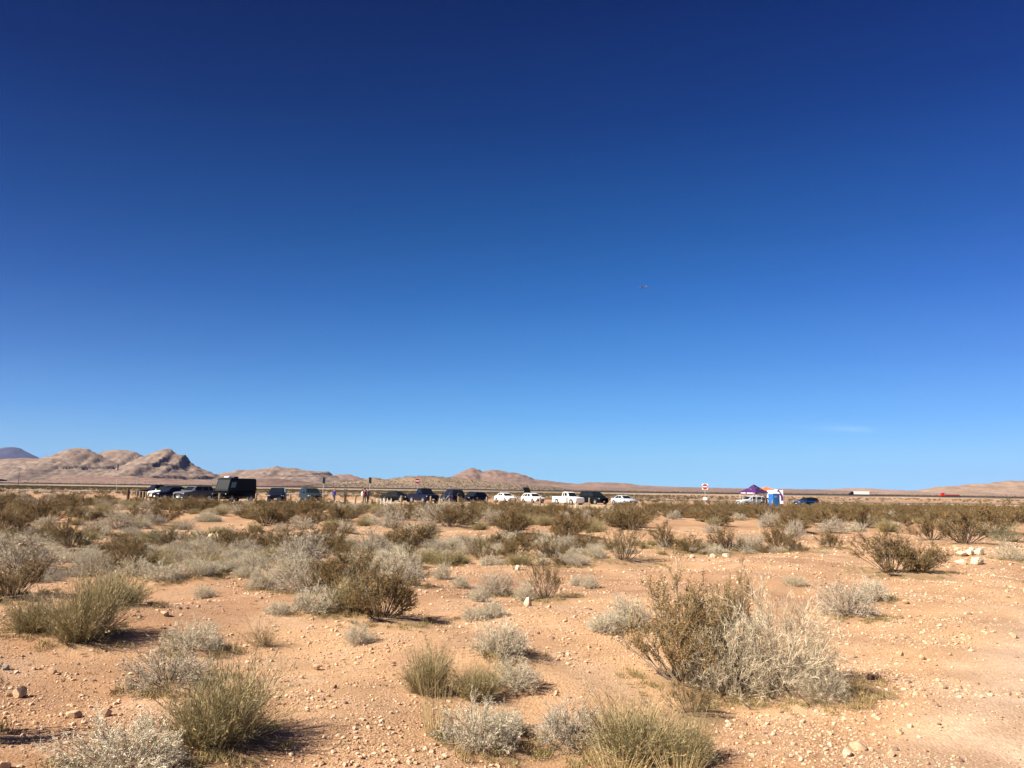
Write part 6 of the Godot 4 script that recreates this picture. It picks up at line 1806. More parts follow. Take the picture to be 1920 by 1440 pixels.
func make_stones() -> void:
	var n := noise_texture(noise(61, 0.02, 5), 256, Color(0.7, 0.66, 0.62), Color(1, 1, 1))
	var mats := {}
	for k in [["pale", 0.62, 0.45, 0.30], ["white", 0.76, 0.66, 0.50], ["brown", 0.33, 0.21, 0.13], ["grey", 0.4, 0.36, 0.33]]:
		var m := paint(k[1], k[2], k[3], 0.95)
		m.albedo_texture = n
		m.uv1_triplanar = true
		m.uv1_scale = Vector3.ONE * 0.6
		mats[k[0]] = m
	var shapes := []
	for i in 6: shapes.append(rock(300 + i, 9, 14))
	var cut := {}
	var i := 0
	for s in STONES:
		var key := [i % 6, s[4]]
		if not cut.has(key): cut[key] = shapes[i % 6].mesh(mats[s[4]])
		var o := part("rock", cut[key], null, on(s[0], s[1]) + Vector3(0, s[3] * 0.32, 0))
		o.scale = Vector3(s[2] * 0.56, s[3] * 0.62, s[2] * 0.48)
		o.rotation.y = s[5]
		if s[6]: tag(o, s[6], "rock")
		else: tag(o, "one of the small pale rocks lying in a line behind the left scrub", "rock", "line of pale rocks in the left scrub")
		i += 1
	# the dark piece of wood right of the dead shrub
	var wood := thing("driftwood", "dark brown broken piece of wood lying right of the dead shrub", "wood", on(3.21, -7.27), 0.3)
	var wg := Geo.new()
	wg.tube([Vector3(-0.075, 0.022, 0), Vector3(-0.04, 0.03, 0.005), Vector3(0.01, 0.022, -0.008), Vector3(0.06, 0.018, 0.006), Vector3(0.085, 0.012, 0.0)], [0.016, 0.024, 0.02, 0.021, 0.009], 8)
	part("chunk", wg.mesh(paint(0.085, 0.045, 0.035, 0.9)), wood)
	var wk := Geo.new()
	wk.tube([Vector3(-0.055, 0.03, 0.0), Vector3(-0.06, 0.055, 0.004)], [0.012, 0.007], 7)
	part("knot", wk.mesh(paint(0.085, 0.045, 0.035, 0.9)), wood)
	# gravel: nobody could count it
	var grit := paint(1, 1, 1, 0.95, 0.0, true)
	var n1 := noise(71, 0.35, 3)
	var n2 := noise(72, 1.6, 2)
	for v in 3:
		rng.seed = 700 + v
		var g := rock(710 + v, 6, 6).mesh(grit)
		var places := []
		var cols := []
		var tried := 0
		while places.size() < 40000 and tried < 330000:
			tried += 1
			var d := 2.0 + 34.0 * pow(rng.randf(), 1.9)
			var a := rng.randf_range(-0.66, 0.66)
			var x := d * sin(a)
			var z := -d * cos(a)
			var thick := 0.36 + 0.8 * n1.get_noise_2d(x, z) + 0.5 * n2.get_noise_2d(x, z)
			thick += 0.25 * smoothstep(0.25, 0.5, x / d) - 0.3 * trail(x, z)
			if rng.randf() > thick: continue
			var r := 0.0036 * pow(rng.randf(), -0.42) * (0.85 + d * 0.05)
			r = minf(r, 0.015 + 0.0012 * d)
			var b := Basis(unit(), rng.randf() * TAU).scaled(Vector3(1.0, rng.randf_range(0.5, 0.85), 1.0) * r)
			places.append(Transform3D(b, on(x, z) + Vector3(0, r * 0.25, 0)))
			var t := rng.randf()
			var c := Color(0.5, 0.325, 0.2).lerp(Color(0.62, 0.47, 0.34), rng.randf())
			if t < 0.2: c = Color(0.38, 0.22, 0.13)
			elif t < 0.27: c = Color(0.2, 0.13, 0.1)
			var f := rng.randf_range(0.8, 1.06)
			cols.append(Color(c.r * f, c.g * f, c.b * f))
		scatter("gravel", g, places, cols, ["rounded tan pebbles and grit strewn over the sand", "flattish stone chips strewn over the sand", "coarser mixed stone crumbs strewn over the sand"][v])
	# dry bits: dead stalks and tiny tufts
	rng.seed = 760
	var bit := Geo.new()
	for k in 9:
		var a := unit() * 0.6
		a.y = 0.05
		var e := a + Vector3(rng.randf_range(-1, 1), rng.randf_range(0.0, 0.7), rng.randf_range(-1, 1)) * 0.6
		bit.ribbon(a, e, 0.06, 0.02, unit(), Color.WHITE)
	var places := []
	var cols := []
	while places.size() < 15000:
		var d := 2.2 + 30.0 * pow(rng.randf(), 1.6)
		var a := rng.randf_range(-0.66, 0.66)
		var x := d * sin(a)
		var z := -d * cos(a)
		if rng.randf() > 0.5 - 0.8 * n1.get_noise_2d(x + 50.0, z) - 0.04 * x - 0.6 * trail(x, z): continue
		var r := rng.randf_range(0.008, 0.03)
		places.append(Transform3D(Basis(Vector3.UP, rng.randf() * TAU).scaled(Vector3.ONE * r), on(x, z)))
		cols.append(Color(0.16, 0.10, 0.06) if rng.randf() < 0.7 else Color(0.42, 0.3, 0.17))
	scatter("plant_litter", bit.mesh(grit), places, cols, "dead stalks and dark dry bits scattered on the sand")
	# short dry growth round the feet of the larger shrubs
	var tuft := Geo.new()
	for k in 60:
		var a := unit() * sqrt(rng.randf())
		a.y = 0.0
		tuft.ribbon(a, a + (Vector3(0, 0.8, 0) + unit() * 0.7) * rng.randf_range(0.3, 0.8), 0.035, 0.0, unit(), Color.WHITE)
	places = []
	cols = []
	for p in PLANTS:
		if p[4] < 0.6 or p[3] < -26.0: continue
		for k in int(55.0 * p[4]):
			var a := rng.randf() * TAU
			var q: float = sqrt(rng.randf()) * p[4] * 0.62
			var x: float = p[2] + cos(a) * q + 0.1 * p[4]
			var z: float = p[3] + sin(a) * q
			places.append(Transform3D(Basis(Vector3.UP, rng.randf() * TAU).scaled(Vector3.ONE * rng.randf_range(0.03, 0.085)), on(x, z) + Vector3(0, 0.02, 0)))
			cols.append(Color(0.3, 0.22, 0.1) if rng.randf() < 0.6 else Color(0.2, 0.17, 0.07))
	scatter("dry_growth", tuft.mesh(grit), places, cols, "short dry growth round the feet of the larger shrubs")

# ---------------------------------------------------------------- helpers
var taken := {}
var rng := RandomNumberGenerator.new()

func numbered(called: String) -> String:
	taken[called] = taken.get(called, -1) + 1
	return called if taken[called] == 0 else "%s_%03d" % [called, taken[called]]

func tag(o: Node3D, label: String, category := "", group := "", kind := "") -> Node3D:
	if label: o.set_meta("label", label)
	if category: o.set_meta("category", category)
	if group: o.set_meta("group", group)
	if kind: o.set_meta("kind", kind)
	return o

func thing(called: String, label: String, category: String, at: Vector3, turn := 0.0, group := "") -> Node3D:
	var o := Node3D.new()
	o.name = numbered(called)
	add_child(o)
	o.position = at
	o.rotation.y = turn
	tag(o, label, category, group)
	return o

func part(called: String, mesh: Mesh, parent: Node3D = null, at := Vector3.ZERO) -> MeshInstance3D:
	var o := MeshInstance3D.new()
	o.mesh = mesh
	if parent:
		o.name = called
		parent.add_child(o, true)
	else:
		o.name = numbered(called)
		add_child(o)
	o.position = at
	return o

func scatter(called: String, mesh: Mesh, places: Array, colors: Array, label: String) -> MultiMeshInstance3D:
	var mm := MultiMesh.new()
	mm.transform_format = MultiMesh.TRANSFORM_3D
	mm.use_colors = true
	mm.mesh = mesh
	mm.instance_count = places.size()
	for i in places.size():
		mm.set_instance_transform(i, places[i])
		mm.set_instance_color(i, colors[i])
	var o := MultiMeshInstance3D.new()
	o.multimesh = mm
	o.name = numbered(called)
	add_child(o)
	tag(o, label, called.replace("_", " "), "", "stuff")
	return o

func paint(r: float, g: float, b: float, rough := 0.8, metal := 0.0, vertex := false) -> StandardMaterial3D:
	var m := StandardMaterial3D.new()
	m.albedo_color = Color(r, g, b).linear_to_srgb()
	m.roughness = rough
	m.metallic = metal
	m.cull_mode = BaseMaterial3D.CULL_DISABLED
	m.vertex_color_use_as_albedo = vertex
	return m

func noise(seed_: int, freq: float, octaves := 4, kind := FastNoiseLite.TYPE_SIMPLEX_SMOOTH) -> FastNoiseLite:
	var n := FastNoiseLite.new()
	n.seed = seed_
	n.frequency = freq
	n.noise_type = kind
	n.fractal_octaves = octaves
	n.fractal_type = FastNoiseLite.FRACTAL_FBM
	return n

func noise_texture(n: FastNoiseLite, size: int, dark: Color, light: Color) -> NoiseTexture2D:
	var t := NoiseTexture2D.new()
	t.width = size
	t.height = size
	t.seamless = true
	t.noise = n
	var g := Gradient.new()
	g.set_color(0, dark)
	g.set_color(1, light)
	t.color_ramp = g
	return t

func unit() -> Vector3:
	var z := rng.randf_range(-1.0, 1.0)
	var a := rng.randf() * TAU
	var k := sqrt(1.0 - z * z)
	return Vector3(k * cos(a), z, k * sin(a))

# triangles with a colour each; flat unless smooth
class Geo:
	var v := PackedVector3Array()
	var c := PackedColorArray()
	func tri(a: Vector3, b: Vector3, d: Vector3, col := Color.WHITE) -> void:
		v.push_back(a); v.push_back(b); v.push_back(d)
		c.push_back(col); c.push_back(col); c.push_back(col)
	func quad(a: Vector3, b: Vector3, d: Vector3, e: Vector3, col := Color.WHITE) -> void:
		tri(a, b, d, col)
		tri(a, d, e, col)
	func ribbon(a: Vector3, b: Vector3, wa: float, wb: float, side: Vector3, col: Color) -> void:
		var s := (b - a).cross(side).normalized()
		if wb <= 0.0:
			tri(a - s * wa, a + s * wa, b, col)
		else:
			tri(a - s * wa, a + s * wa, b + s * wb, col)
			tri(a - s * wa, b + s * wb, b - s * wb, col)
	func box(at: Vector3, size: Vector3, basis := Basis(), col := Color.WHITE, bevel := 0.0) -> void:
		var h := size / 2.0
		var k: float = minf(bevel, minf(h.x, minf(h.y, h.z)) * 0.9)
		var rings := []
		for r in [[-h.y, k], [-h.y + k, 0.0], [h.y - k, 0.0], [h.y, k]]:
			if k == 0.0 and rings.size() in [1, 2]:
				rings.append(null)
				continue
			var q := []
			var hx: float = h.x - r[1]
			var hz: float = h.z - r[1]
			for s in [[-1, -1], [1, -1], [1, 1], [-1, 1]]:
				if k == 0.0:
					q.append(at + basis * Vector3(s[0] * hx, r[0], s[1] * hz))
				else:
					var first: bool = s[0] * s[1] > 0
					var pa := Vector3(s[0] * hx, r[0], s[1] * (hz - k))
					var pb := Vector3(s[0] * (hx - k), r[0], s[1] * hz)
					if first:
						q.append(at + basis * pa); q.append(at + basis * pb)
					else:
						q.append(at + basis * pb); q.append(at + basis * pa)
			rings.append(q)
		rings = rings.filter(func(x): return x != null)
		loft(rings, true, col)
	func loft(rings: Array, capped := true, col := Color.WHITE) -> void:
		for i in rings.size() - 1:
			var p: Array = rings[i]
			var q: Array = rings[i + 1]
			for j in p.size():
				var k := (j + 1) % p.size()
				quad(p[j], p[k], q[k], q[j], col)
		if capped:
			for r in [rings[0], rings[-1]]:
				var m := Vector3.ZERO
				for x in r: m += x
				m /= r.size()
				for j in r.size():
					tri(m, r[j], r[(j + 1) % r.size()], col)
	func tube(path: Array, radii: Array, sides := 8, col := Color.WHITE) -> void:
		var rings := []
		for i in path.size():
			var d: Vector3 = (path[mini(i + 1, path.size() - 1)] - path[maxi(i - 1, 0)]).normalized()
			var s := d.cross(Vector3(0.31, 0.9, 0.17) if absf(d.y) < 0.9 else Vector3(1, 0.1, 0.2)).normalized()
			var t := d.cross(s)
			var q := []
			for j in sides:
				var a := TAU * j / sides
				q.append(path[i] + (s * cos(a) + t * sin(a)) * radii[i])
			rings.append(q)
		loft(rings, true, col)
	func mesh(mat: Material, smooth := false, onto: ArrayMesh = null) -> ArrayMesh:
		var m := onto if onto else ArrayMesh.new()
		var a := []
		a.resize(Mesh.ARRAY_MAX)
		a[Mesh.ARRAY_VERTEX] = v
		a[Mesh.ARRAY_COLOR] = c
		if smooth:
			var st := SurfaceTool.new()
			var raw := ArrayMesh.new()
			raw.add_surface_from_arrays(Mesh.PRIMITIVE_TRIANGLES, a)
			st.create_from(raw, 0)
			st.index()
			st.generate_normals()
			st.set_material(mat)
			return st.commit(m)
		m.add_surface_from_arrays(Mesh.PRIMITIVE_TRIANGLES, a)
		m.surface_set_material(m.get_surface_count() - 1, mat)
		return m

# ---------------------------------------------------------------- lie of the land
func ground(x: float, z: float) -> float:
	var s := -z
	var h := -0.55 * smoothstep(18.0, 95.0, s) - 0.0048 * clampf(s - 95.0, 0.0, 620.0)
	h -= 0.15 * tanh(x / 40.0) * smoothstep(40.0, 100.0, s)
	h += 1.2 * smoothstep(655.0, 690.0, s) * smoothstep(840.0, 800.0, s)
	var near := 1.0 - smoothstep(58.0, 82.0, s)
	h += near * (0.07 * sin(0.55 * x + 1.3) * sin(0.48 * z + 0.4) + 0.05 * sin(1.3 * x + 0.8 * z + 2.0) + 0.025 * sin(2.3 * x - 1.9 * z))
	h += 0.2 * exp(-((x + 4.6) * (x + 4.6) / 8.0 + (z + 9.6) * (z + 9.6) / 5.0))
	return h

# ---------------------------------------------------------------- plants: unit height and unit radius
func tone(list: Array, spread := 0.12) -> Color:
	var k: Color = list[rng.randi() % list.size()]
	var f := 1.0 + rng.randf_range(-spread, spread)
	return Color(k.r * f, k.g * f, k.b * f)

func fitted(wood: Geo, crown: Geo) -> Array:
	# scaled so that the bulk of the crown is one high and one in radius
	var hs := []
	var rs := []
	for i in range(0, crown.v.size(), 7):
		hs.append(crown.v[i].y)
		rs.append(Vector2(crown.v[i].x, crown.v[i].z).length())
	hs.sort()
	rs.sort()
	var h: float = hs[int(hs.size() * 0.992)]
	var r: float = rs[int(rs.size() * 0.97)]
	for g in [wood, crown]:
		for i in g.v.size():
			var p: Vector3 = g.v[i]
			g.v[i] = Vector3(p.x / r, p.y / h, p.z / r)
	return [wood, crown]

func creosote(seed_: int, stems: int, boughs: int, twigs: int, leaves: int, leaf: float, bark: Array, green: Array) -> Array:
	rng.seed = seed_
	var wood := Geo.new()
	var crown := Geo.new()
	for i in stems:
		var a := TAU * (i + rng.randf_range(-0.6, 0.6)) / stems * 2.618
		var tilt := lerpf(0.08, 1.12, pow(rng.randf(), 0.75))
		var dir := Vector3(sin(tilt) * cos(a), cos(tilt), sin(tilt) * sin(a))
		var far := rng.randf_range(0.6, 1.04) * (1.0 + 0.2 * sin(a + seed_ * 1.7) + 0.16 * sin(2.0 * a + seed_ * 2.9) + 0.1 * sin(5.0 * a + seed_))
		if sin(3.0 * a + seed_ * 1.3) > 0.55 and rng.randf() < 0.65: continue
		var p := Vector3(cos(a), 0, sin(a)) * rng.randf() * 0.09
		var pts := [p]
		var bend := unit() * 0.16
		for k in 5:
			var t := (k + 1) / 5.0
			pts.append(pts[-1] + (dir + bend * (t - 0.4) + Vector3(0, 0.32 * (t - 0.5), 0) + unit() * 0.09) * far / 5.0)
		var bk := tone(bark, 0.25)
		var side := unit()
		for k in 5:
			wood.ribbon(pts[k], pts[k + 1], lerpf(0.0095, 0.004, k / 5.0), lerpf(0.0095, 0.004, (k + 1) / 5.0), side, bk)
			wood.ribbon(pts[k], pts[k + 1], lerpf(0.0095, 0.004, k / 5.0), lerpf(0.0095, 0.004, (k + 1) / 5.0), side.cross(dir), bk)
		for j in boughs:
			var t := lerpf(0.34, 1.0, sqrt(rng.randf())) * 4.999
			var q: Vector3 = pts[int(t)].lerp(pts[int(t) + 1], t - int(t))
			var d2 := (dir + unit() * 0.75 + Vector3(0, 0.28, 0)).normalized()
			var l2 := rng.randf_range(0.13, 0.31)
			var mid := q + d2 * l2 * 0.5
			var tip := mid + (d2 + unit() * 0.3 + Vector3(0, 0.2, 0)).normalized() * l2 * 0.5
			wood.ribbon(q, mid, 0.0042, 0.0032, unit(), bk)
			wood.ribbon(mid, tip, 0.0032, 0.0016, unit(), bk)
			var shade := tone(green, 0.2)
			for m in twigs:
				var u := rng.randf_range(0.2, 1.0)
				var r := q.lerp(mid, u * 2.0) if u < 0.5 else mid.lerp(tip, u * 2.0 - 1.0)
				var d3 := (d2 + unit() * 0.85 + Vector3(0, 0.3, 0)).normalized()
				var l3 := rng.randf_range(0.05, 0.13)
				wood.ribbon(r, r + d3 * l3, 0.002, 0.0, unit(), bk)
				for n in leaves:
					var s := r + d3 * l3 * rng.randf_range(0.15, 1.08) + unit() * 0.012
					var e := (unit() + d3 * 0.8).normalized() * leaf * rng.randf_range(0.7, 1.3)
					var w := e.cross(unit()).normalized() * leaf * 0.33
					var f := rng.randf_range(0.8, 1.2)
					crown.tri(s - w, s + w, s + e, Color(shade.r * f, shade.g * f, shade.b * f))
	return fitted(wood, crown)

func mound(seed_: int, stems: int, boughs: int, twigs: int, specks: int, crook: float, bark: Array, tips: Array, thin := 1.0) -> Array:
	rng.seed = seed_
	var wood := Geo.new()
	var crown := Geo.new()
	for i in stems:
		var a := i * 2.39996 + rng.randf_range(-0.3, 0.3)
		var tilt := acos(1.0 - 0.93 * (i + rng.randf()) / stems)
		var dir := Vector3(sin(tilt) * cos(a), cos(tilt), sin(tilt) * sin(a))
		var far := rng.randf_range(0.62, 0.86) * (1.0 + 0.16 * sin(a + seed_ * 2.3) + 0.15 * sin(3.0 * a + seed_) + 0.12 * sin(7.0 * tilt + a * 2.0))
		var pts := [Vector3(cos(a), 0.1, sin(a)) * rng.randf() * 0.16]
		for k in 4:
			pts.append(pts[-1] + (dir + unit() * crook + Vector3(0, 0.12, 0)) * far / 4.0)
		var bk := tone(bark, 0.25)
		for k in 4:
			wood.ribbon(pts[k], pts[k + 1], thin * lerpf(0.011, 0.005, k / 4.0), thin * lerpf(0.011, 0.005, (k + 1) / 4.0), unit(), bk)
		for j in boughs:
			var t := lerpf(0.3, 1.0, sqrt(rng.randf())) * 3.999
			var q: Vector3 = pts[int(t)].lerp(pts[int(t) + 1], t - int(t))
			var d2 := (dir + unit() * 0.8 + Vector3(0, 0.25, 0)).normalized()
			var l2 := rng.randf_range(0.16, 0.34)
			var mid := q + d2 * l2 * 0.5
			var tip := mid + (d2 + unit() * (0.35 + crook)).normalized() * l2 * 0.5
			var shade := tone(tips, 0.22)
			wood.ribbon(q, mid, 0.0055 * thin, 0.004 * thin, unit(), bk.lerp(shade, 0.5))
			wood.ribbon(mid, tip, 0.004 * thin, 0.002 * thin, unit(), shade)
			for m in twigs:
				var r := q.lerp(mid, rng.randf()) if rng.randf() < 0.35 else mid.lerp(tip, rng.randf())
				var d3 := (d2 + unit() * 0.95).normalized()
				var l3 := rng.randf_range(0.05, 0.15)
				var f := rng.randf_range(0.8, 1.2)
				var tc := Color(shade.r * f, shade.g * f, shade.b * f)
				crown.ribbon(r, r + d3 * l3, 0.0042 * thin, 0.0, unit(), tc)
				for n in specks:
					var s := r + d3 * l3 * rng.randf_range(0.2, 1.0)
					var e := unit() * 0.026
					crown.tri(s, s + e, s + e.cross(unit()) * 0.8, tc)
	return fitted(wood, crown)

func broom(seed_: int, stems: int, sprigs: int, fan: float, foot: float, greens: Array, straws: Array) -> Array:
	rng.seed = seed_
	var wood := Geo.new()
	var crown := Geo.new()
	for i in stems:
		var a := rng.randf() * TAU
		var r := sqrt(rng.randf())
		var p := Vector3(cos(a), 0, sin(a)) * r * foot
		var tilt := fan * clampf(r * 0.75 + rng.randfn(0.0, 0.28), -0.4, 1.25)
		var b := a + rng.randfn(0.0, 0.45)
		var dir := Vector3(sin(tilt) * cos(b), cos(tilt), sin(tilt) * sin(b))
		var far := rng.randf_range(0.5, 1.0) * (1.0 + 0.16 * sin(a + seed_) + 0.13 * sin(3.0 * a + seed_) + 0.1 * sin(8.0 * a))
		var straw := rng.randf() < 0.16
		var col := tone(straws if straw else greens, 0.25)
		var q := p
		var arch := unit() * 0.6
		for k in 5:
			var t := k / 5.0
			var e := q + (dir + arch * t + unit() * 0.2 + Vector3(0, 0.2 * t, 0)) * far / 5.0
			var dest := wood if k < 2 else crown
			dest.ribbon(q, e, lerpf(0.0052, 0.0018, t), lerpf(0.0052, 0.0018, t + 0.2), unit(), col.lerp(Color(0.2, 0.15, 0.09), 0.4 if k == 0 else 0.0))
			if k > 0:
				for j in sprigs:
					var s := q.lerp(e, rng.randf())
					var d2 := (dir + unit() * 0.85 + arch * t + Vector3(0, 0.25, 0)).normalized()
					var l2 := far * rng.randf_range(0.08, 0.26)
					var f := rng.randf_range(0.75, 1.25)
					var m := s + d2 * l2 * 0.5
					var sc := Color(col.r * f, col.g * f, col.b * f)
					crown.ribbon(s, m, 0.0034, 0.0026, unit(), sc)
					crown.ribbon(m, m + (d2 + unit() * 0.3).normalized() * l2 * 0.5, 0.0026, 0.0, unit(), sc)
			q = e
	return fitted(wood, crown)

func blades(seed_: int, count: int, lean: float, cols: Array) -> Array:
	rng.seed = seed_
	var wood := Geo.new()
	var crown := Geo.new()
	for i in count:
		var a := rng.randf() * TAU
		var q := Vector3(cos(a), 0, sin(a)) * sqrt(rng.randf()) * 0.42
		var dir := Vector3(cos(a) * lean * rng.randf(), 1.0, sin(a) * lean * rng.randf()).normalized()
		var far := rng.randf_range(0.35, 1.05)
		var col := tone(cols, 0.2)
		var droop := Vector3(cos(a), -0.5, sin(a)) * rng.randf_range(0.0, 0.5)
		var side := unit()
		for k in 5:
			var e := q + (dir + droop * (k / 5.0)).normalized() * far / 5.0
			(wood if k < 2 else crown).ribbon(q, e, lerpf(0.006, 0.001, k / 5.0), lerpf(0.006, 0.001, (k + 1) / 5.0), side, col)
			q = e
		if rng.randf() < 0.35:
			for k in 6:
				crown.ribbon(q, q + (unit() + Vector3(0, 0.5, 0)) * 0.05, 0.003, 0.0, unit(), col)
	return fitted(wood, crown)

func pads(seed_: int, cols: Array) -> Array:
	rng.seed = seed_
	var wood := Geo.new()
	var crown := Geo.new()
	for i in 90:
		var a := rng.randf() * TAU
		var p := Vector3(cos(a), 0, sin(a)) * sqrt(rng.randf()) * 0.85
		var up := (Vector3(0, 1, 0) + unit() * 0.5).normalized()
		for lev in 1 + rng.randi() % 2:
			var flat := up.cross(unit()).normalized()
			var wide := up.cross(flat)
			var h := rng.randf_range(0.3, 0.5)
			var rings := []
			for k in 6:
				var t := k / 5.0
				var w := 0.075 * sin(PI * (0.12 + 0.8 * t))
				var ring := []
				for j in 8:
					var g := TAU * j / 8.0
					ring.append(p + up * h * t + wide * cos(g) * w + flat * sin(g) * w * 0.28)
				rings.append(ring)
			(wood if lev == 0 else crown).loft(rings, true, tone(cols, 0.25))
			p = p + up * h * 0.9
			up = (up + unit() * 0.5).normalized()
	return fitted(wood, crown)

func rock(seed_: int, cuts: int, fine: int) -> Geo:
	rng.seed = seed_
	var s := SphereMesh.new()
	s.radius = 1.0
	s.height = 2.0
	s.radial_segments = fine
	s.rings = fine / 2
	var a := s.get_mesh_arrays()
	var p: PackedVector3Array = a[Mesh.ARRAY_VERTEX]
	var n := noise(seed_, 0.9, 3)
	for i in p.size():
		p[i] *= 1.0 + 0.25 * n.get_noise_3dv(p[i])
	for k in cuts:
		var d := unit()
		var lim := rng.randf_range(0.5, 0.85)
		for i in p.size():
			var over := p[i].dot(d) - lim
			if over > 0.0:
				p[i] -= d * over * 0.94
	var g := Geo.new()
	var ix: PackedInt32Array = a[Mesh.ARRAY_INDEX]
	for i in range(0, ix.size(), 3):
		g.tri(p[ix[i]], p[ix[i + 1]], p[ix[i + 2]])
	return g

# ---------------------------------------------------------------- vehicles: front towards +x, wheels on y = 0
var glass: StandardMaterial3D
var van_glass: StandardMaterial3D
var rubber: StandardMaterial3D
var alloy: StandardMaterial3D
var black_trim: StandardMaterial3D
var lamp_clear: StandardMaterial3D
var lamp_red: StandardMaterial3D
var plate_white: StandardMaterial3D

func ring(x: float, yb: float, yt: float, w: float, h: float) -> Array:
	var half := [Vector2(0.0, yb), Vector2(w * 0.84, yb), Vector2(w * 0.96, yb + 0.07 * h), Vector2(w, lerpf(yb, yt, 0.45)), Vector2(w * 0.985, lerpf(yb, yt, 0.78)), Vector2(w * 0.93, yt - 0.02 * h), Vector2(w * 0.8, yt), Vector2(0.0, yt + 0.014 * h)]
	var r := []
	for p in half: r.append(Vector3(x, p.y, p.x))
	for i in range(half.size() - 2, 0, -1): r.append(Vector3(x, half[i].y, -half[i].x))
	return r

func pane(parent: Node3D, called: String, a: Vector3, b: Vector3, d: Vector3, e: Vector3, u0: float, u1: float, v0: float, v1: float, out: Vector3) -> void:
	# a window on the face a (low start), b (low end), d (high end), e (high start)
	var n := (b - a).cross(e - a).normalized()
	if n.dot(out) < 0: n = -n
	var q := []
	for k in [[u0, v0], [u1, v0], [u1, v1], [u0, v1]]:
		q.append(a.lerp(b, k[0]).lerp(e.lerp(d, k[0]), k[1]))
	var g := Geo.new()
	var lo := []
	var hi := []
	var m: Vector3 = (q[0] + q[1] + q[2] + q[3]) / 4.0
	for p in q:
		lo.append(p - n * 0.02)
		hi.append(p + n * 0.008 + (m - p).normalized() * 0.012)
	g.loft([lo, hi], true)
	part(called, g.mesh(van_glass if parent.name == &"parked_van" else glass), parent)

func wheel(parent: Node3D, at: Vector3, r: float, w: float) -> void:
	var t := Geo.new()
	t.tube([at - Vector3(0, 0, w / 2), at - Vector3(0, 0, w * 0.4), at + Vector3(0, 0, w * 0.4), at + Vector3(0, 0, w / 2)], [r * 0.9, r, r, r * 0.9], 18)
	var o := part("wheel", t.mesh(rubber), parent)
	var s := signf(at.z)
	var g := Geo.new()
	var c := at + Vector3(0, 0, s * w * 0.48)
	g.tube([c, c + Vector3(0, 0, s * 0.025)], [r * 0.64, r * 0.6], 16)
	for k in 5:
		var a := TAU * k / 5.0
		g.box(c + Vector3(cos(a), sin(a), 0) * r * 0.34 + Vector3(0, 0, s * 0.034), Vector3(r * 0.5, r * 0.14, 0.02), Basis(Vector3(0, 0, 1), a))
	part("rim", g.mesh(alloy), o)

const KINDS := {
	# cabin foot (front, rear), roof (front, rear) as shares of the length; bonnet, belt and tail heights as shares of the height; wheel radius, roof width
	"suv": [0.24, -0.485, 0.07, -0.42, 0.60, 0.64, 0.64, 0.36, 0.74],
	"sedan": [0.23, -0.37, 0.04, -0.19, 0.60, 0.64, 0.66, 0.33, 0.68],
	"fastback": [0.25, -0.47, 0.05, -0.16, 0.60, 0.63, 0.66, 0.34, 0.68],
	"hatch": [0.26, -0.47, 0.06, -0.33, 0.60, 0.62, 0.63, 0.33, 0.70],
	"pickup": [0.21, -0.11, 0.10, -0.085, 0.58, 0.60, 0.60, 0.38, 0.74],
	"van": [0.415, -0.492, 0.325, -0.482, 0.41, 0.46, 0.46, 0.37, 0.88],
	"minivan": [0.33, -0.49, 0.12, -0.43, 0.56, 0.60, 0.62, 0.35, 0.76],
}

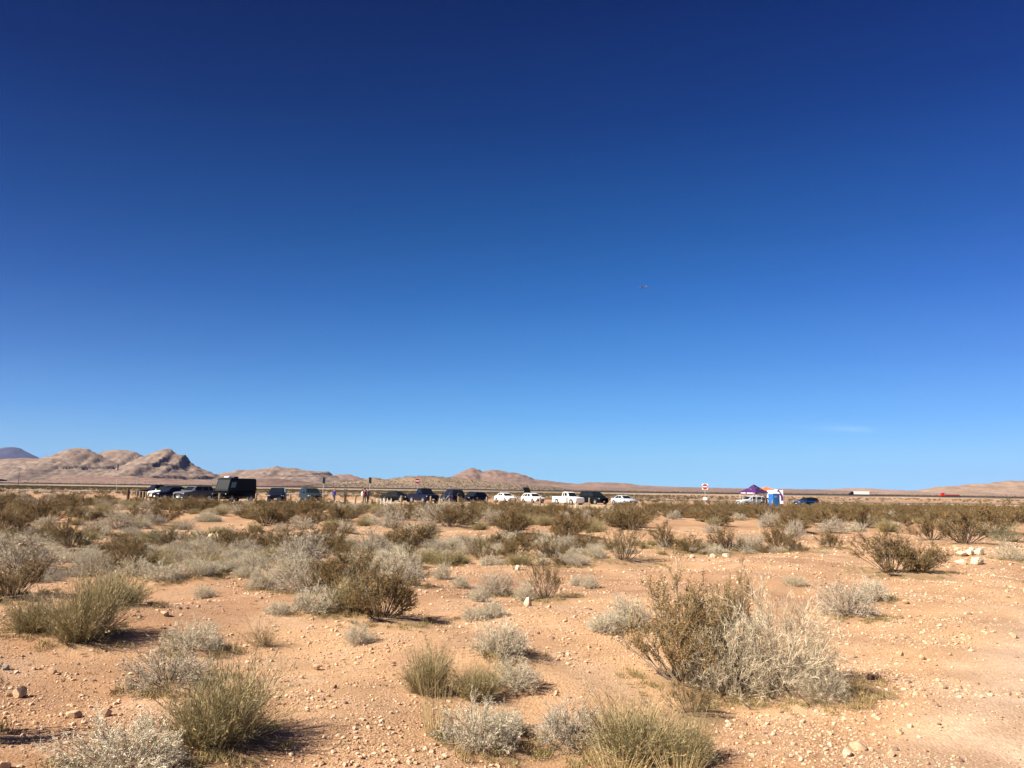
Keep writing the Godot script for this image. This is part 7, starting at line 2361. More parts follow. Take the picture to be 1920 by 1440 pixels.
func car(called: String, label: String, category: String, kind: String, at: Vector3, turn: float, size: Vector3, body_paint: StandardMaterial3D, opts := {}) -> Node3D:
	var o := thing(called, label, category, at, turn, opts.get("group", ""))
	var k: Array = KINDS[kind]
	var L := size.x
	var H := size.y
	var W := size.z / 2.0
	var yb := 0.22 if not opts.has("lift") else float(opts.lift)
	var g := Geo.new()
	var yh: float = k[4] * H
	var yl: float = k[5] * H
	var yt: float = k[6] * H
	g.loft([ring(L * 0.5, yb + 0.12, yh * 0.8, W * 0.66, H), ring(L * 0.488, yb + 0.03, yh * 0.9, W * 0.84, H), ring(L * 0.455, yb, yh * 0.96, W * 0.95, H), ring(L * 0.36, yb, yh, W * 0.99, H), ring(L * k[0], yb, yl, W, H), ring(L * -0.1, yb, yl, W, H), ring(L * -0.4, yb, yt, W * 0.99, H), ring(L * -0.47, yb, yt * 0.99, W * 0.95, H), ring(L * -0.494, yb + 0.05, yt * 0.95, W * 0.88, H), ring(L * -0.5, yb + 0.1, yt * 0.8, W * 0.8, H)])
	if kind == "pickup":
		g = Geo.new()
		g.loft([ring(L * 0.5, yb + 0.12, yh * 0.8, W * 0.7, H), ring(L * 0.488, yb + 0.03, yh * 0.92, W * 0.86, H), ring(L * 0.455, yb, yh * 0.97, W * 0.95, H), ring(L * 0.36, yb, yh, W * 0.99, H), ring(L * k[0], yb, yl, W, H), ring(L * -0.13, yb, yl, W, H)])
		g.box(Vector3(L * -0.31, yb + 0.22, 0), Vector3(L * 0.37, 0.3, W * 1.9))
		for s in [-1, 1]:
			g.box(Vector3(L * -0.315, (yb + 0.1 + yl * 1.02) / 2, s * (W - 0.06)), Vector3(L * 0.37, yl * 1.02 - yb - 0.1, 0.11), Basis(), Color.WHITE, 0.03)
		g.box(Vector3(L * -0.49, (yb + 0.15 + yl * 1.02) / 2, 0), Vector3(0.08, yl * 1.02 - yb - 0.15, W * 1.9), Basis(), Color.WHITE, 0.02)
		g.box(Vector3(L * -0.14, (yb + 0.1 + yl) / 2, 0), Vector3(0.07, yl - yb - 0.1, W * 1.86))
	part("body", g.mesh(body_paint, kind != "pickup"), o)
	# cabin
	var x0: float = L * k[0]
	var x1: float = L * k[1]
	var x2: float = L * k[2]
	var x3: float = L * k[3]
	var wb := W * 0.93
	var wr: float = W * k[8]
	var yr := H * 0.975
	var y0 := minf(yl, yt) - 0.02
	var cab := Geo.new()
	var rings := []
	for r in [[0.0, y0], [0.86, lerpf(y0, yr, 0.9)], [0.97, yr - 0.01], [1.0, yr + 0.012]]:
		var t: float = r[0]
		var inset := 0.0 if t < 0.95 else (0.05 if t < 0.99 else 0.16)
		var xa: float = lerpf(x0, x2, minf(t * 1.03, 1.0)) - inset
		var xb: float = lerpf(x1, x3, minf(t * 1.03, 1.0)) + inset
		var w: float = lerpf(wb, wr, minf(t * 1.03, 1.0)) - inset
		rings.append([Vector3(xa, r[1], -w * 0.9), Vector3(xa - 0.06, r[1], -w), Vector3(xb + 0.05, r[1], -w), Vector3(xb, r[1], -w * 0.9), Vector3(xb, r[1], w * 0.9), Vector3(xb + 0.05, r[1], w), Vector3(xa - 0.06, r[1], w), Vector3(xa, r[1], w * 0.9)])
	cab.loft(rings)
	part("cabin", cab.mesh(opts.get("roof", body_paint)), o)
	var lo: Array = rings[0]
	var hi: Array = rings[1]
	pane(o, "windshield", lo[0], lo[7], hi[7], hi[0], 0.02, 0.98, 0.16, 0.97, Vector3(1, 0, 0))
	if kind != "van":
		pane(o, "rear_window", lo[3], lo[4], hi[4], hi[3], 0.06, 0.94, 0.25, 0.95, Vector3(-1, 0, 0))
	var cuts: Array = opts.get("cuts", [[0.08, 0.42], [0.46, 0.74], [0.78, 0.95]])
	if kind == "van": cuts = [[0.04, 0.22]]
	if kind == "pickup": cuts = [[0.1, 0.6], [0.66, 0.92]]
	if kind == "sedan" or kind == "fastback": cuts = [[0.1, 0.47], [0.51, 0.88]]
	for s in cuts:
		for z in [[1, 2], [6, 5]]:
			pane(o, "side_window", lo[z[0]], lo[z[1]], hi[z[1]], hi[z[0]], s[0], s[1], 0.16 if kind != "van" else 0.3, 0.95 if kind != "van" else 0.8, Vector3(0, 0, -1 if z[0] == 1 else 1))
	# wheels and dark arches
	var r: float = k[7]
	for sx in [0.31, -0.30]:
		for s in [-1, 1]:
			var c := Vector3(L * sx, r, s * (W - 0.1))
			wheel(o, c, r, 0.22)
			var ar := Geo.new()
			ar.tube([c, Vector3(c.x, r, s * (W + 0.004))], [r * 1.16, r * 1.16], 18)
			part("wheel_arch", ar.mesh(black_trim), o)
	# lamps, bumpers, grille, mirrors, plates
	for s in [-1, 1]:
		var hl := Geo.new()
		hl.box(Vector3(L * 0.47, yh * 0.80, s * W * 0.74), Vector3(0.18, 0.14, W * 0.34), Basis(Vector3(0, 1, 0), -s * 0.35), Color.WHITE, 0.04)
		part("headlight", hl.mesh(lamp_clear), o)
		var tl := Geo.new()
		tl.box(Vector3(L * -0.475, yt * 0.82, s * W * 0.82), Vector3(0.14, 0.2 * H / 1.6, W * 0.26), Basis(Vector3(0, 1, 0), s * 0.3), Color.WHITE, 0.03)
		part("taillight", tl.mesh(lamp_red), o)
		var mi := Geo.new()
		mi.box(Vector3(x0 - 0.28, yl + 0.1, s * (W + 0.1)), Vector3(0.12, 0.16, 0.22), Basis(), Color.WHITE, 0.04)
		part("mirror", mi.mesh(body_paint if not opts.has("dark_mirrors") else black_trim), o)
	var gr := Geo.new()
	gr.box(Vector3(L * 0.487, yh * 0.7, 0), Vector3(0.09, 0.2, W * 0.9), Basis(), Color.WHITE, 0.03)
	part("grille", gr.mesh(black_trim), o)
	for s in [1, -1]:
		var bu := Geo.new()
		bu.box(Vector3(L * 0.483 * s, yb + 0.16, 0), Vector3(0.14, 0.2, W * 1.66), Basis(), Color.WHITE, 0.05)
		part("bumper", bu.mesh(opts.get("bumper", black_trim)), o)
		var pl := Geo.new()
		pl.box(Vector3((L * 0.483 + 0.08) * s, yb + 0.2, 0), Vector3(0.015, 0.15, 0.31))
		part("license_plate", pl.mesh(plate_white), o)
	if opts.has("rack"):
		for s in [-1, 1]:
			var rk := Geo.new()
			rk.tube([Vector3(x2 - 0.1, yr + 0.05, s * wr * 0.85), Vector3(x3 + 0.1, yr + 0.05, s * wr * 0.85)], [0.025, 0.025], 6)
			part("roof_rail", rk.mesh(black_trim), o)
	if opts.has("spare"):
		var sp := Geo.new()
		sp.tube([Vector3(-L * 0.5, yt * 0.92, 0.1), Vector3(-L * 0.5 - 0.22, yt * 0.92, 0.1)], [0.36, 0.36], 18)
		part("spare_wheel", sp.mesh(rubber), o)
	if opts.has("gate"):
		var ga := Geo.new()
		var b := Basis(Vector3(0, 0, 1), -0.95)
		ga.box(Vector3(x3 - 0.36, yr + 0.43, 0), Vector3(1.1, 0.07, wr * 1.9), b, Color.WHITE, 0.02)
		var gt := part("tailgate", ga.mesh(black_trim), o)
		tag(gt, "raised dark tailgate")
		var gw := Geo.new()
		gw.box(Vector3(x3 - 0.36, yr + 0.43, 0) + b * Vector3(0.02, 0.03, 0), Vector3(0.82, 0.05, wr * 1.6), b)
		part("pane", gw.mesh(glass), gt)
	return o

# ---------------------------------------------------------------- people: one skin over tapered bones, by surface nets
func skin(bones: Array, cell: float, g: Geo, blend := 0.025) -> void:
	var lo := Vector3(1e9, 1e9, 1e9)
	var hi := -lo
	for b in bones:
		for e in [[b[0], b[2]], [b[1], b[3]]]:
			lo = lo.min(e[0] - Vector3.ONE * (e[1] + cell * 2.5))
			hi = hi.max(e[0] + Vector3.ONE * (e[1] + cell * 2.5))
	var n := Vector3i(((hi - lo) / cell).ceil()) + Vector3i.ONE
	var f := PackedFloat32Array()
	f.resize(n.x * n.y * n.z)
	f.fill(1.0)
	for b in bones:
		var pa: Vector3 = b[0]
		var ba: Vector3 = b[1] - pa
		var ll := maxf(ba.length_squared(), 1e-9)
		var reach := maxf(b[2], b[3]) + cell * 2.0 + blend
		var i0 := Vector3i(((pa.min(b[1]) - Vector3.ONE * reach - lo) / cell).floor()).clamp(Vector3i.ZERO, n - Vector3i.ONE)
		var i1 := Vector3i(((pa.max(b[1]) + Vector3.ONE * reach - lo) / cell).ceil()).clamp(Vector3i.ZERO, n - Vector3i.ONE)
		for z in range(i0.z, i1.z + 1):
			for y in range(i0.y, i1.y + 1):
				var row := (z * n.y + y) * n.x
				for x in range(i0.x, i1.x + 1):
					var p := lo + Vector3(x, y, z) * cell - pa
					var t := clampf(p.dot(ba) / ll, 0.0, 1.0)
					var d: float = (p - ba * t).length() - lerpf(b[2], b[3], t)
					var was := f[row + x]
					var h := maxf(blend - absf(d - was), 0.0) / blend
					f[row + x] = minf(d, was) - h * h * blend * 0.25
	var at := {}
	var pos := []
	for z in n.z - 1:
		for y in n.y - 1:
			for x in n.x - 1:
				var i := (z * n.y + y) * n.x + x
				var k := 0
				var m := Vector3.ZERO
				var cnt := 0
				var w := [f[i], f[i + 1], f[i + n.x], f[i + n.x + 1], f[i + n.x * n.y], f[i + n.x * n.y + 1], f[i + n.x * n.y + n.x], f[i + n.x * n.y + n.x + 1]]
				for q in 8:
					if w[q] < 0.0: k += 1
				if k == 0 or k == 8: continue
				for q in 8:
					for ax in 3:
						var o := 1 << ax
						if q & o: continue
						var e0: float = w[q]
						var e1: float = w[q | o]
						if (e0 < 0.0) == (e1 < 0.0): continue
						var v := Vector3(q & 1, (q >> 1) & 1, (q >> 2) & 1)
						v[ax] = e0 / (e0 - e1)
						m += v
						cnt += 1
				at[i] = pos.size()
				pos.append(lo + (Vector3(x, y, z) + m / cnt) * cell)
	var cols := []
	for p in pos:
		var best := 1e9
		var bc := Color.WHITE
		for b in bones:
			var ba: Vector3 = b[1] - b[0]
			var t: float = clampf((p - b[0]).dot(ba) / maxf(ba.length_squared(), 1e-9), 0.0, 1.0)
			var d: float = (p - b[0] - ba * t).length() - lerpf(b[2], b[3], t)
			if d < best:
				best = d
				bc = b[4]
		cols.append(bc)
	var step := [1, n.x, n.x * n.y]
	for i in at:
		for ax in 3:
			var u: int = step[(ax + 1) % 3]
			var v: int = step[(ax + 2) % 3]
			if i + step[ax] >= f.size() or (f[i] < 0.0) == (f[i + step[ax]] < 0.0): continue
			var q := [at.get(i), at.get(i - u), at.get(i - u - v), at.get(i - v)]
			if q.has(null): continue
			if f[i] < 0.0: q.reverse()
			g.quad(pos[q[0]], pos[q[1]], pos[q[2]], pos[q[3]], cols[q[0]])

func person(label: String, at: Vector3, turn: float, tall: float, top: Color, legs: Color, hair: Color, hand: Color, stride: float, bend_: float, cap := false) -> void:
	# faces +z before turning
	var o := thing("person", label, "person", at, turn)
	var s := tall / 1.75
	var g := Geo.new()
	var bones := []
	var shoe := Color(0.06, 0.05, 0.05)
	for k in [-1, 1]:
		var fw: float = stride * k
		var hip := Vector3(0.09 * k, 0.92, 0)
		var knee := Vector3(0.1 * k, 0.5, 0.04 + fw * 0.5)
		var ankle := Vector3(0.1 * k, 0.09, fw - 0.02)
		bones.append([hip, knee, 0.092, 0.06, legs])
		bones.append([knee, ankle, 0.06, 0.042, legs])
		bones.append([ankle + Vector3(0, -0.035, -0.02), ankle + Vector3(0, -0.045, 0.17), 0.045, 0.038, shoe])
		var sh := Vector3(0.185 * k, 1.42, 0)
		var elbow := Vector3(0.23 * k, 1.14, -0.03 - fw * 0.4)
		var wrist := Vector3(0.21 * k, 0.94 + bend_ * 0.25, 0.06 - fw * 0.6 + bend_ * 0.2)
		bones.append([sh, elbow, 0.058, 0.044, top])
		bones.append([elbow, wrist, 0.042, 0.032, top])
		var palm := wrist + (wrist - elbow).normalized() * 0.08
		bones.append([wrist, palm, 0.026, 0.032, hand])
		var ahead := (wrist - elbow).normalized()
		for j in 5:
			var off := Vector3(0, 0, 0.03 - 0.017 * j)
			var ln := [0.05, 0.075, 0.085, 0.078, 0.06][j] as float
			var root := palm + off + (Vector3(0, 0.03, 0.012) if j == 0 else ahead * 0.02)
			var mid := root + (ahead + (Vector3(0, 0, 0.7) if j == 0 else Vector3.ZERO)).normalized() * ln * 0.55
			g.tube([root, mid, mid + (ahead + Vector3(-0.5 * k, 0, 0)).normalized() * ln * 0.5], [0.0095, 0.0088, 0.007], 6, hand)
	bones.append([Vector3(-0.07, 0.97, 0), Vector3(0.07, 0.97, 0), 0.115, 0.115, legs])
	bones.append([Vector3(0, 1.02, 0), Vector3(0, 1.3, 0.015), 0.13, 0.15, top])
	bones.append([Vector3(-0.11, 1.36, 0), Vector3(0.11, 1.36, 0), 0.1, 0.1, top])
	bones.append([Vector3(0, 1.42, 0), Vector3(0, 1.55, 0.02), 0.062, 0.056, hand])
	skin(bones, 0.03, g)
	var face := [[Vector3(0, 1.66, 0.0), Vector3(0, 1.66, 0.01), 0.098, 0.098, hand], [Vector3(0, 1.6, 0.03), Vector3(0, 1.575, 0.055), 0.062, 0.042, hand], [Vector3(0, 1.65, 0.095), Vector3(0, 1.625, 0.115), 0.01, 0.016, hand],
		[Vector3(0.098, 1.645, 0.0), Vector3(0.1, 1.625, 0.0), 0.022, 0.016, hand], [Vector3(-0.098, 1.645, 0.0), Vector3(-0.1, 1.625, 0.0), 0.022, 0.016, hand], [Vector3(-0.022, 1.592, 0.094), Vector3(0.022, 1.592, 0.094), 0.009, 0.009, Color(0.3, 0.12, 0.1)], [Vector3(0, 1.6, 0.0), Vector3(0, 1.52, 0.0), 0.058, 0.056, hand]]
	skin(face, 0.011, g, 0.02)
	for k in [-1, 1]:
		g.tube([Vector3(0.035 * k, 1.655, 0.09), Vector3(0.035 * k, 1.655, 0.1)], [0.012, 0.006], 8, Color(0.03, 0.02, 0.02))
	o.scale = Vector3.ONE * s
	var cloth := paint(1, 1, 1, 0.85, 0.0, true)
	part("body", g.mesh(cloth, true), o)
	var h := Geo.new()
	var rings := []
	for i in 7:
		var a := -0.35 + 1.9 * i / 6.0
		var rr := []
		for j in 14:
			var t := TAU * j / 14.0
			var low := 0.0 if sin(t) < 0.2 else (0.05 if i == 0 else 0.0)
			rr.append(Vector3(cos(t) * cos(a) * 0.11, 1.668 + sin(a) * 0.112 + low, sin(t) * cos(a) * 0.112 - 0.012))
		rings.append(rr)
	h.loft(rings)
	var hp := part("cap" if cap else "hair", h.mesh(paint(hair.r, hair.g, hair.b, 0.8), true), o)
	if cap:
		var b := Geo.new()
		b.box(Vector3(0, 1.705, 0.14), Vector3(0.14, 0.012, 0.11), Basis(Vector3(1, 0, 0), 0.15), Color.WHITE, 0.004)
		part("brim", b.mesh(paint(hair.r, hair.g, hair.b, 0.8)), hp)

# ---------------------------------------------------------------- street furniture
func post(called: String, label: String, at: Vector3, r: float, tall: float, m: Material, group := "", lean := Vector3.ZERO) -> MeshInstance3D:
	var g := Geo.new()
	g.tube([Vector3(0, -0.2, 0), Vector3(0, tall - 0.03, 0) + lean, Vector3(0, tall, 0) + lean], [r, r * 0.94, r * 0.7], 9)
	var o := part(called, g.mesh(m), null, at)
	tag(o, label, called.replace("_", " "), group)
	return o

func disc_sign(label: String, at: Vector3, turn: float, tall: float, wide: float, square: bool, low_plate: bool) -> void:
	var o := thing("road_sign", label, "sign", at, turn)
	var g := Geo.new()
	g.box(Vector3(0, (tall + 0.05) / 2.0 - 0.1, -0.04), Vector3(0.06, tall + 0.05, 0.05))
	part("post", g.mesh(paint(0.55, 0.55, 0.55, 0.5, 0.3)), o)
	var y := tall - wide / 2.0
	var b := Geo.new()
	if square:
		b.box(Vector3(0, y, 0), Vector3(wide, wide, 0.012), Basis(), Color.WHITE, 0.005)
	else:
		b.tube([Vector3(0, y, -0.006), Vector3(0, y, 0.006)], [wide * 0.5, wide * 0.5], 24)
	part("panel", b.mesh(plate_white), o)
	var d := Geo.new()
	d.tube([Vector3(0, y, 0.008), Vector3(0, y, 0.014)], [wide * 0.47, wide * 0.47], 28)
	part("red_disc", d.mesh(paint(0.3, 0.02, 0.035, 0.5)), o)
	var w := Geo.new()
	w.box(Vector3(0, y, 0.018), Vector3(wide * 0.74, wide * 0.17, 0.006))
	part("white_bar", w.mesh(plate_white), o)
	if low_plate:
		var l := Geo.new()
		l.box(Vector3(-0.02, tall - wide - 1.35, 0), Vector3(0.62, 0.36, 0.012))
		part("lower_plate", l.mesh(plate_white), o)

func side_sign(label: String, at: Vector3, turn: float, tall: float) -> void:
	var o := thing("small_road_sign", label, "sign", at, turn)
	var g := Geo.new()
	g.box(Vector3(0, tall / 2.0 - 0.1, -0.04), Vector3(0.06, tall, 0.05))
	part("post", g.mesh(paint(0.45, 0.46, 0.45, 0.5, 0.3)), o)
	var b := Geo.new()
	b.box(Vector3(0, tall - 0.45, 0), Vector3(0.75, 0.9, 0.012), Basis(), Color.WHITE, 0.005)
	part("panel", b.mesh(paint(0.02, 0.09, 0.06, 0.5)), o)
	var e := Geo.new()
	e.box(Vector3(-0.32, tall - 0.45, 0.01), Vector3(0.1, 0.86, 0.006))
	part("pale_edge", e.mesh(plate_white), o)

func canopy(label: String, at: Vector3, turn: float, wide: float, eave: float, peak: float, cloth: Material, marks: bool) -> void:
	var o := thing("canopy_tent", label, "canopy tent", at, turn)
	var w := wide / 2.0
	var metal := paint(0.75, 0.75, 0.76, 0.4, 0.4)
	var g := Geo.new()
	var n := 6
	for s in 4:
		var c0 := Vector3(w, eave, w).rotated(Vector3.UP, s * PI / 2)
		var c1 := Vector3(w, eave, w).rotated(Vector3.UP, (s + 1) * PI / 2)
		for i in n:
			var t0 := i / float(n)
			var t1 := (i + 1) / float(n)
			var y0 := lerpf(eave, peak, pow(t0, 1.12))
			var y1 := lerpf(eave, peak, pow(t1, 1.12))
			var a := c0 * (1 - t0) * Vector3(1, 0, 1) + Vector3(0, y0, 0)
			var b := c1 * (1 - t0) * Vector3(1, 0, 1) + Vector3(0, y0, 0)
			var d := c1 * (1 - t1) * Vector3(1, 0, 1) + Vector3(0, y1, 0)
			var e := c0 * (1 - t1) * Vector3(1, 0, 1) + Vector3(0, y1, 0)
			g.quad(a, b, d, e)
	part("canopy", g.mesh(cloth), o)
	rng.seed = 77
	for s in 4:
		var q := Basis(Vector3.UP, s * PI / 2)
		var v := Geo.new()
		v.box(q * Vector3(0, eave - 0.16, w + 0.01), Vector3(wide + 0.02, 0.32, 0.012), q)
		var va := part("valance", v.mesh(cloth), o)
		if marks:
			# the print is too small to read in the photograph; only its blocks show
			var m := Geo.new()
			var x := -w * 0.85
			while x < w * 0.8:
				var l := rng.randf_range(0.07, 0.16)
				if rng.randf() > 0.18:
					m.box(q * Vector3(x + l / 2, eave - 0.16 + rng.randf_range(-0.01, 0.01), w + 0.02), Vector3(l * 0.86, rng.randf_range(0.09, 0.13), 0.006), q)
				x += l
			part("print", m.mesh(plate_white), va)
		var le := Geo.new()
		le.box(q * Vector3(w - 0.04, eave / 2.0, w - 0.04), Vector3(0.06, eave, 0.06), q, Color.WHITE, 0.01)
		part("leg", le.mesh(metal), o)
	if marks:
		for s in 4:
			var q := Basis(Vector3.UP, s * PI / 2)
			var sl := (peak - eave) / w
			var m := Geo.new()
			for p in [[-0.3, 0.5, 0.34], [0.12, 0.34, 0.22]]:
				var r: float = w * (1.0 - p[1])
				m.box(q * Vector3(p[0] * w, lerpf(eave, peak, p[1]) + 0.02, r), Vector3(p[2], 0.012, 0.11), q * Basis(Vector3.RIGHT, atan(sl)))
			part("roof_print", m.mesh(paint(0.3, 0.2, 0.34, 0.7)), o)

func toilet(label: String, at: Vector3, turn: float) -> void:
	var o := thing("portable_toilet", label, "portable toilet", at, turn)
	var blue := paint(0.012, 0.13, 0.42, 0.5)
	var white := paint(0.8, 0.82, 0.85, 0.5)
	var g := Geo.new()
	g.box(Vector3(0, 1.02, 0), Vector3(1.1, 1.9, 1.15), Basis(), Color.WHITE, 0.05)
	part("body", g.mesh(blue), o)
	var b := Geo.new()
	b.box(Vector3(0, 0.06, 0), Vector3(1.16, 0.14, 1.2))
	part("base", b.mesh(black_trim), o)
	var d := Geo.new()
	d.box(Vector3(0, 1.0, 0.585), Vector3(0.74, 1.75, 0.03), Basis(), Color.WHITE, 0.012)
	var door := part("door", d.mesh(paint(0.016, 0.15, 0.46, 0.5)), o)
	var h := Geo.new()
	h.box(Vector3(0.3, 1.05, 0.615), Vector3(0.05, 0.16, 0.03))
	part("handle", h.mesh(black_trim), door)
	for k in 4:
		var v := Geo.new()
		v.box(Vector3(-0.1, 1.5 + 0.06 * k, 0.608), Vector3(0.4, 0.02, 0.015))
		part("vent_slat", v.mesh(white), door)
	for s in [-1, 1]:
		var r := Geo.new()
		r.box(Vector3(0.562 * s, 1.05, 0), Vector3(0.03, 1.5, 0.8), Basis(), Color.WHITE, 0.012)
		part("side_panel", r.mesh(paint(0.01, 0.11, 0.37, 0.5)), o)
	var roof := Geo.new()
	var rings := []
	for i in 6:
		var a := i / 5.0 * PI / 2
		var x := 0.56 * cos(a) ** 0.5 + 0.03
		rings.append([Vector3(-x, 1.97 + 0.3 * sin(a), -x), Vector3(x, 1.97 + 0.3 * sin(a), -x), Vector3(x, 1.97 + 0.3 * sin(a), x), Vector3(-x, 1.97 + 0.3 * sin(a), x)])
	roof.loft(rings)
	part("roof", roof.mesh(white), o)
	var vp := Geo.new()
	vp.tube([Vector3(0.35, 1.9, -0.4), Vector3(0.35, 2.55, -0.4)], [0.055, 0.055], 8)
	part("vent_pipe", vp.mesh(white), o)

func box_trailer(label: String, at: Vector3, turn: float) -> void:
	var o := thing("box_trailer", label, "trailer", at, turn)
	var white := paint(0.8, 0.8, 0.82, 0.45)
	var g := Geo.new()
	g.box(Vector3(0, 1.5, 0), Vector3(4.4, 2.05, 1.95), Basis(), Color.WHITE, 0.05)
	part("body", g.mesh(white), o)
	var f := Geo.new()
	for i in 9:
		var t := i / 8.0
		f.box(Vector3(-2.235, 2.4 - 1.3 * t, 0.25 + 0.45 * t + 0.2 * sin(t * 3.0)), Vector3(0.012, 0.24, 0.34 - 0.1 * t), Basis(Vector3(1, 0, 0), -0.3))
	var st := part("stripe", f.mesh(paint(0.09, 0.01, 0.14, 0.5)), o)
	tag(st, "dark purple curved stripe")
	var d := Geo.new()
	d.box(Vector3(-2.21, 1.48, 0), Vector3(0.03, 1.85, 1.7), Basis(), Color.WHITE, 0.01)
	part("rear_door", d.mesh(white), o)
	for s in [-1, 1]: wheel(o, Vector3(-0.3, 0.34, s * 0.9), 0.34, 0.2)
	var v := Geo.new()
	v.box(Vector3(0.2, 2.6, 0.2), Vector3(0.4, 0.16, 0.4), Basis(), Color.WHITE, 0.04)
	part("roof_vent", v.mesh(white), o)
	var h := Geo.new()
	h.box(Vector3(2.8, 0.5, 0), Vector3(1.3, 0.1, 0.12))
	part("drawbar", h.mesh(black_trim), o)

func semi(called: String, label: String, at: Vector3, turn: float, cab_paint: Material, box_paint: Material, flat: bool) -> void:
	var o := thing(called, label, "truck", at, turn)
	var c := Geo.new()
	var rings := []
	for p in [[5.2, 0.6, 1.9, 0.95], [5.1, 0.55, 2.05, 1.1], [3.6, 0.55, 2.2, 1.18], [3.3, 0.55, 3.2, 1.2], [2.9, 0.55, 3.7, 1.22], [1.3, 0.55, 3.85, 1.22]]:
		rings.append(ring(p[0], p[1], p[2], p[3], 3.0))
	c.loft(rings)
	part("cab", c.mesh(cab_paint), o)
	var w := Geo.new()
	w.box(Vector3(3.48, 2.75, 0), Vector3(0.06, 0.75, 2.1), Basis(Vector3(0, 0, 1), 0.28))
	part("windshield", w.mesh(glass), o)
	for s in [-1, 1]:
		var sw := Geo.new()
		sw.box(Vector3(2.75, 2.5, s * 1.215), Vector3(0.8, 0.75, 0.02))
		part("side_window", sw.mesh(glass), o)
		var ex := Geo.new()
		ex.tube([Vector3(1.15, 1.0, s * 1.1), Vector3(1.15, 4.0, s * 1.1)], [0.08, 0.08], 8)
		part("exhaust_stack", ex.mesh(alloy), o)
	var ch := Geo.new()
	ch.box(Vector3(-4.2, 1.0 if not flat else 1.15, 0), Vector3(17.0, 0.28, 1.3))
	part("chassis", ch.mesh(black_trim), o)
	var t := Geo.new()
	if flat:
		t.box(Vector3(-6.0, 1.42, 0), Vector3(14.6, 0.22, 2.5), Basis(), Color.WHITE, 0.03)
		part("flatbed", t.mesh(box_paint), o)
		for i in 6:
			var l := Geo.new()
			l.box(Vector3(-12.0 + i * 2.3, 1.85, 0), Vector3(2.1, 0.62, 2.3), Basis(), Color.WHITE, 0.03)
			part("load", l.mesh(paint(0.12, 0.02, 0.025, 0.7)), o)
	else:
		t.box(Vector3(-6.2, 2.65, 0), Vector3(14.6, 2.8, 2.55), Basis(), Color.WHITE, 0.05)
		part("trailer_box", t.mesh(box_paint), o)
	for x in [4.3, 1.6, 0.4, -11.2, -12.4]:
		for s in [-1, 1]: wheel(o, Vector3(x, 0.5, s * 1.05), 0.5, 0.35)

func airplane(label: String, at: Vector3, basis: Basis) -> void:
	var o := thing("airplane", label, "airplane", at)
	o.basis = basis
	var white := paint(0.1, 0.11, 0.15, 0.5)
	var dark := paint(0.012, 0.014, 0.03, 0.5)
	var f := Geo.new()
	f.tube([Vector3(20, 0, 0), Vector3(19, 0, 0), Vector3(16, 0, 0), Vector3(-8, 0, 0), Vector3(-15, 0.8, 0), Vector3(-19, 1.4, 0)], [0.2, 1.0, 2.0, 2.0, 1.2, 0.3], 16)
	part("fuselage", f.mesh(dark, true), o)
	for s in [-1, 1]:
		var w := Geo.new()
		w.loft([[Vector3(5, -0.9, s * 1.6), Vector3(-3, -0.9, s * 1.6), Vector3(-3, -0.4, s * 1.6), Vector3(5, -0.3, s * 1.6)], [Vector3(-4, 1.2, s * 17), Vector3(-6, 1.2, s * 17), Vector3(-6, 1.35, s * 17), Vector3(-4, 1.4, s * 17)]])
		part("wing", w.mesh(white), o)
		var e := Geo.new()
		e.tube([Vector3(5.5, -1.5, s * 5.5), Vector3(5, -1.5, s * 5.5), Vector3(1.5, -1.4, s * 5.5)], [0.9, 1.1, 0.7], 12)
		part("engine", e.mesh(dark), o)
		var h := Geo.new()
		h.loft([[Vector3(-15, 1.2, s * 0.5), Vector3(-18.5, 1.2, s * 0.5), Vector3(-18.5, 1.5, s * 0.5), Vector3(-15, 1.5, s * 0.5)], [Vector3(-18, 1.9, s * 6), Vector3(-19.5, 1.9, s * 6), Vector3(-19.5, 2.0, s * 6), Vector3(-18, 2.0, s * 6)]])
		part("tailplane", h.mesh(white), o)
	var t := Geo.new()
	t.loft([[Vector3(-13, 1.5, 0.2), Vector3(-18.5, 1.5, 0.2), Vector3(-18.5, 1.5, -0.2), Vector3(-13, 1.5, -0.2)], [Vector3(-18, 8, 0.1), Vector3(-20, 8, 0.1), Vector3(-20, 8, -0.1), Vector3(-18, 8, -0.1)]])
	part("tail_fin", t.mesh(dark), o)

# ---------------------------------------------------------------- hills: a ridge line, worn by gullies, with hard beds that stand out as cliffs
var slopes := []

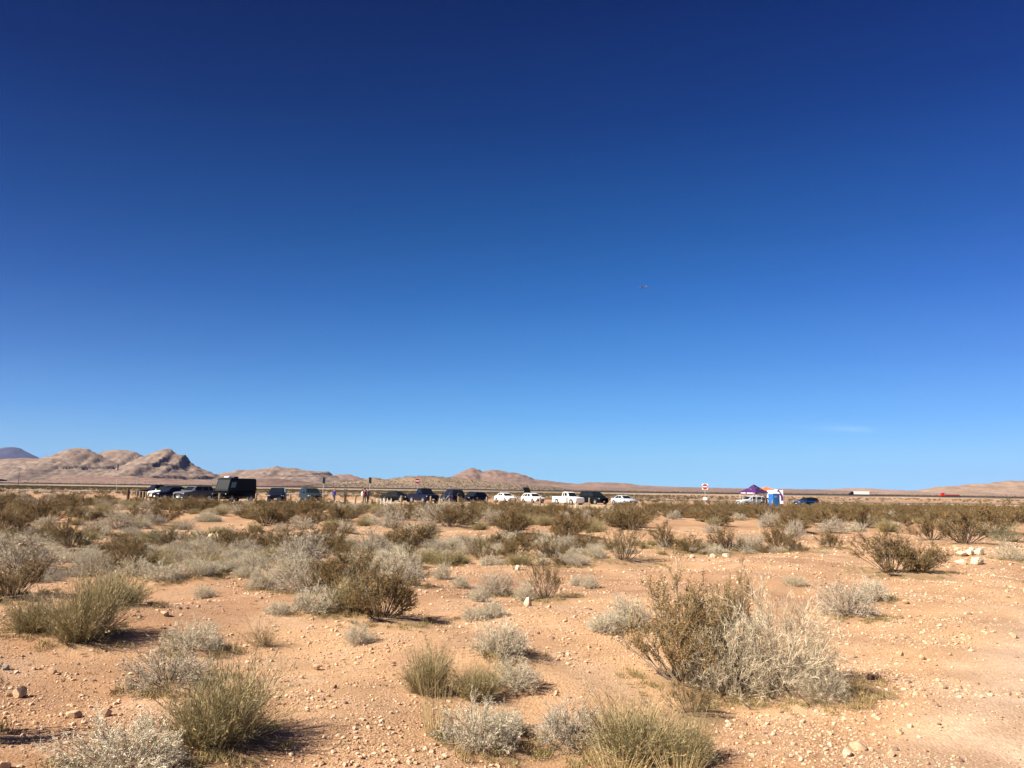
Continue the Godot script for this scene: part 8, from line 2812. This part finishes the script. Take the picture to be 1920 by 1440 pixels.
func hill(label: String, far: float, line: Array, fore: float, aft: float, step: float, seed_: int, beds: Array, soil: Color, soil2: Color, stone: Color, worn: float) -> void:
	# line holds x, height pairs along the ridge at z = -far
	var n1 := noise(seed_, 1.0 / (fore * 0.42), 4)
	var n2 := noise(seed_ + 5, 1.0 / 40.0, 4)
	var n3 := noise(seed_ + 9, 1.0 / (fore * 0.2), 3)
	var x0: float = line[0][0]
	var x1: float = line[-1][0]
	var nx := int((x1 - x0) / step) + 1
	rng.seed = seed_
	var n4 := noise(seed_ + 13, 1.0 / 85.0, 3)
	var zs := []
	var zz := fore
	while zz > -aft:
		zs.append(zz)
		zz -= step * (1.5 if zz > fore * 0.7 else (0.75 if zz > -60.0 else 4.0))
	var nz := zs.size()
	var foot := -5.0
	var p := PackedVector3Array()
	var c := PackedColorArray()
	var seg := 0
	for i in nx:
		var x := x0 + (x1 - x0) * i / (nx - 1.0)
		while seg < line.size() - 2 and x > line[seg + 1][0]: seg += 1
		var t := clampf((x - line[seg][0]) / (line[seg + 1][0] - line[seg][0]), 0.0, 1.0)
		var top: float = lerpf(line[seg][1], line[seg + 1][1], lerpf(t, smoothstep(0.0, 1.0, t), 0.5))
		var shift := n1.get_noise_2d(x, 900.0) * fore * 0.3
		for k in nz:
			var z: float = -far + zs[k]
			var d := z + far - shift * smoothstep(0.0, 1.0, (z + far) / fore)
			var u := clampf(d / fore if d > 0 else -d / aft, 0.0, 1.0)
			var cut := absf(n1.get_noise_2d(x, z)) * 1.6 + 0.5 * absf(n3.get_noise_2d(x, z))
			var prof := pow(1.0 - u, 1.35) * (1.0 - worn * cut * smoothstep(0.02, 0.3, u) * (1.0 - u * 0.5))
			var h := (top - foot) * prof
			h -= minf(0.07 * h, 4.0) * absf(n4.get_noise_2d(x * 1.3, z * 0.3)) * 2.6 * smoothstep(0.0, 0.12, u)
			h += 1.3 * sin(h * 0.62 + 3.0 * n4.get_noise_2d(x * 0.5, z * 0.5)) * smoothstep(8.0, 20.0, h)
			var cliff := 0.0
			for b in beds:
				# bed: height of its top, thickness, from x, to x
				if x < b[2] or x > b[3]: continue
				var wob: float = b[0] + 0.25 * b[1] * n3.get_noise_2d(x * 1.7, 33.0) * 2.0
				var q: float = (h + foot - (wob - b[1])) / b[1]
				if q > 0.0 and q < 1.0:
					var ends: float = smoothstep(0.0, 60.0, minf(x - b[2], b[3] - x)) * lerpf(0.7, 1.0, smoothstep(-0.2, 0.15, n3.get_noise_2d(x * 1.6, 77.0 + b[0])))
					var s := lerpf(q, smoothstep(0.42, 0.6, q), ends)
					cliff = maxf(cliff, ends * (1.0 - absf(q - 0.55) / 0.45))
					h = wob - b[1] - foot + b[1] * s
			h += n2.get_noise_2d(x, z) * (1.8 + 4.0 * cliff) * smoothstep(0.0, 12.0, h)
			if h < 0.6: h = 0.6 * smoothstep(1.0, 0.4, u) - 0.5
			p.push_back(Vector3(x, foot + h, z))
			var col := soil.lerp(soil2, clampf(0.5 + n3.get_noise_2d(x + 300.0, z) * 1.1 + n2.get_noise_2d(x * 0.7, z * 0.7) * 0.9 + 0.5 * sin(h * 0.33 + 2.5 * n3.get_noise_2d(x, 5.0)), 0.0, 1.0))
			col = col * rng.randf_range(0.84, 1.16)
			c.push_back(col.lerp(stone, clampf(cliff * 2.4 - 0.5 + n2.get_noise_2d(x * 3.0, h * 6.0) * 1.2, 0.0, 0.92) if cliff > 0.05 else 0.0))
	var ix := PackedInt32Array()
	for i in nx - 1:
		for k in nz - 1:
			var a := i * nz + k
			ix.append_array([a, a + nz, a + 1, a + 1, a + nz, a + nz + 1])
	var a := []
	a.resize(Mesh.ARRAY_MAX)
	a[Mesh.ARRAY_VERTEX] = p
	a[Mesh.ARRAY_COLOR] = c
	a[Mesh.ARRAY_INDEX] = ix
	var raw := ArrayMesh.new()
	raw.add_surface_from_arrays(Mesh.PRIMITIVE_TRIANGLES, a)
	var st := SurfaceTool.new()
	st.create_from(raw, 0)
	st.generate_normals()
	st.set_material(hill_paint)
	var o := part("hill", st.commit())
	tag(o, label, "hill", "", "structure")
	slopes.append([p, far])

var hill_paint: StandardMaterial3D
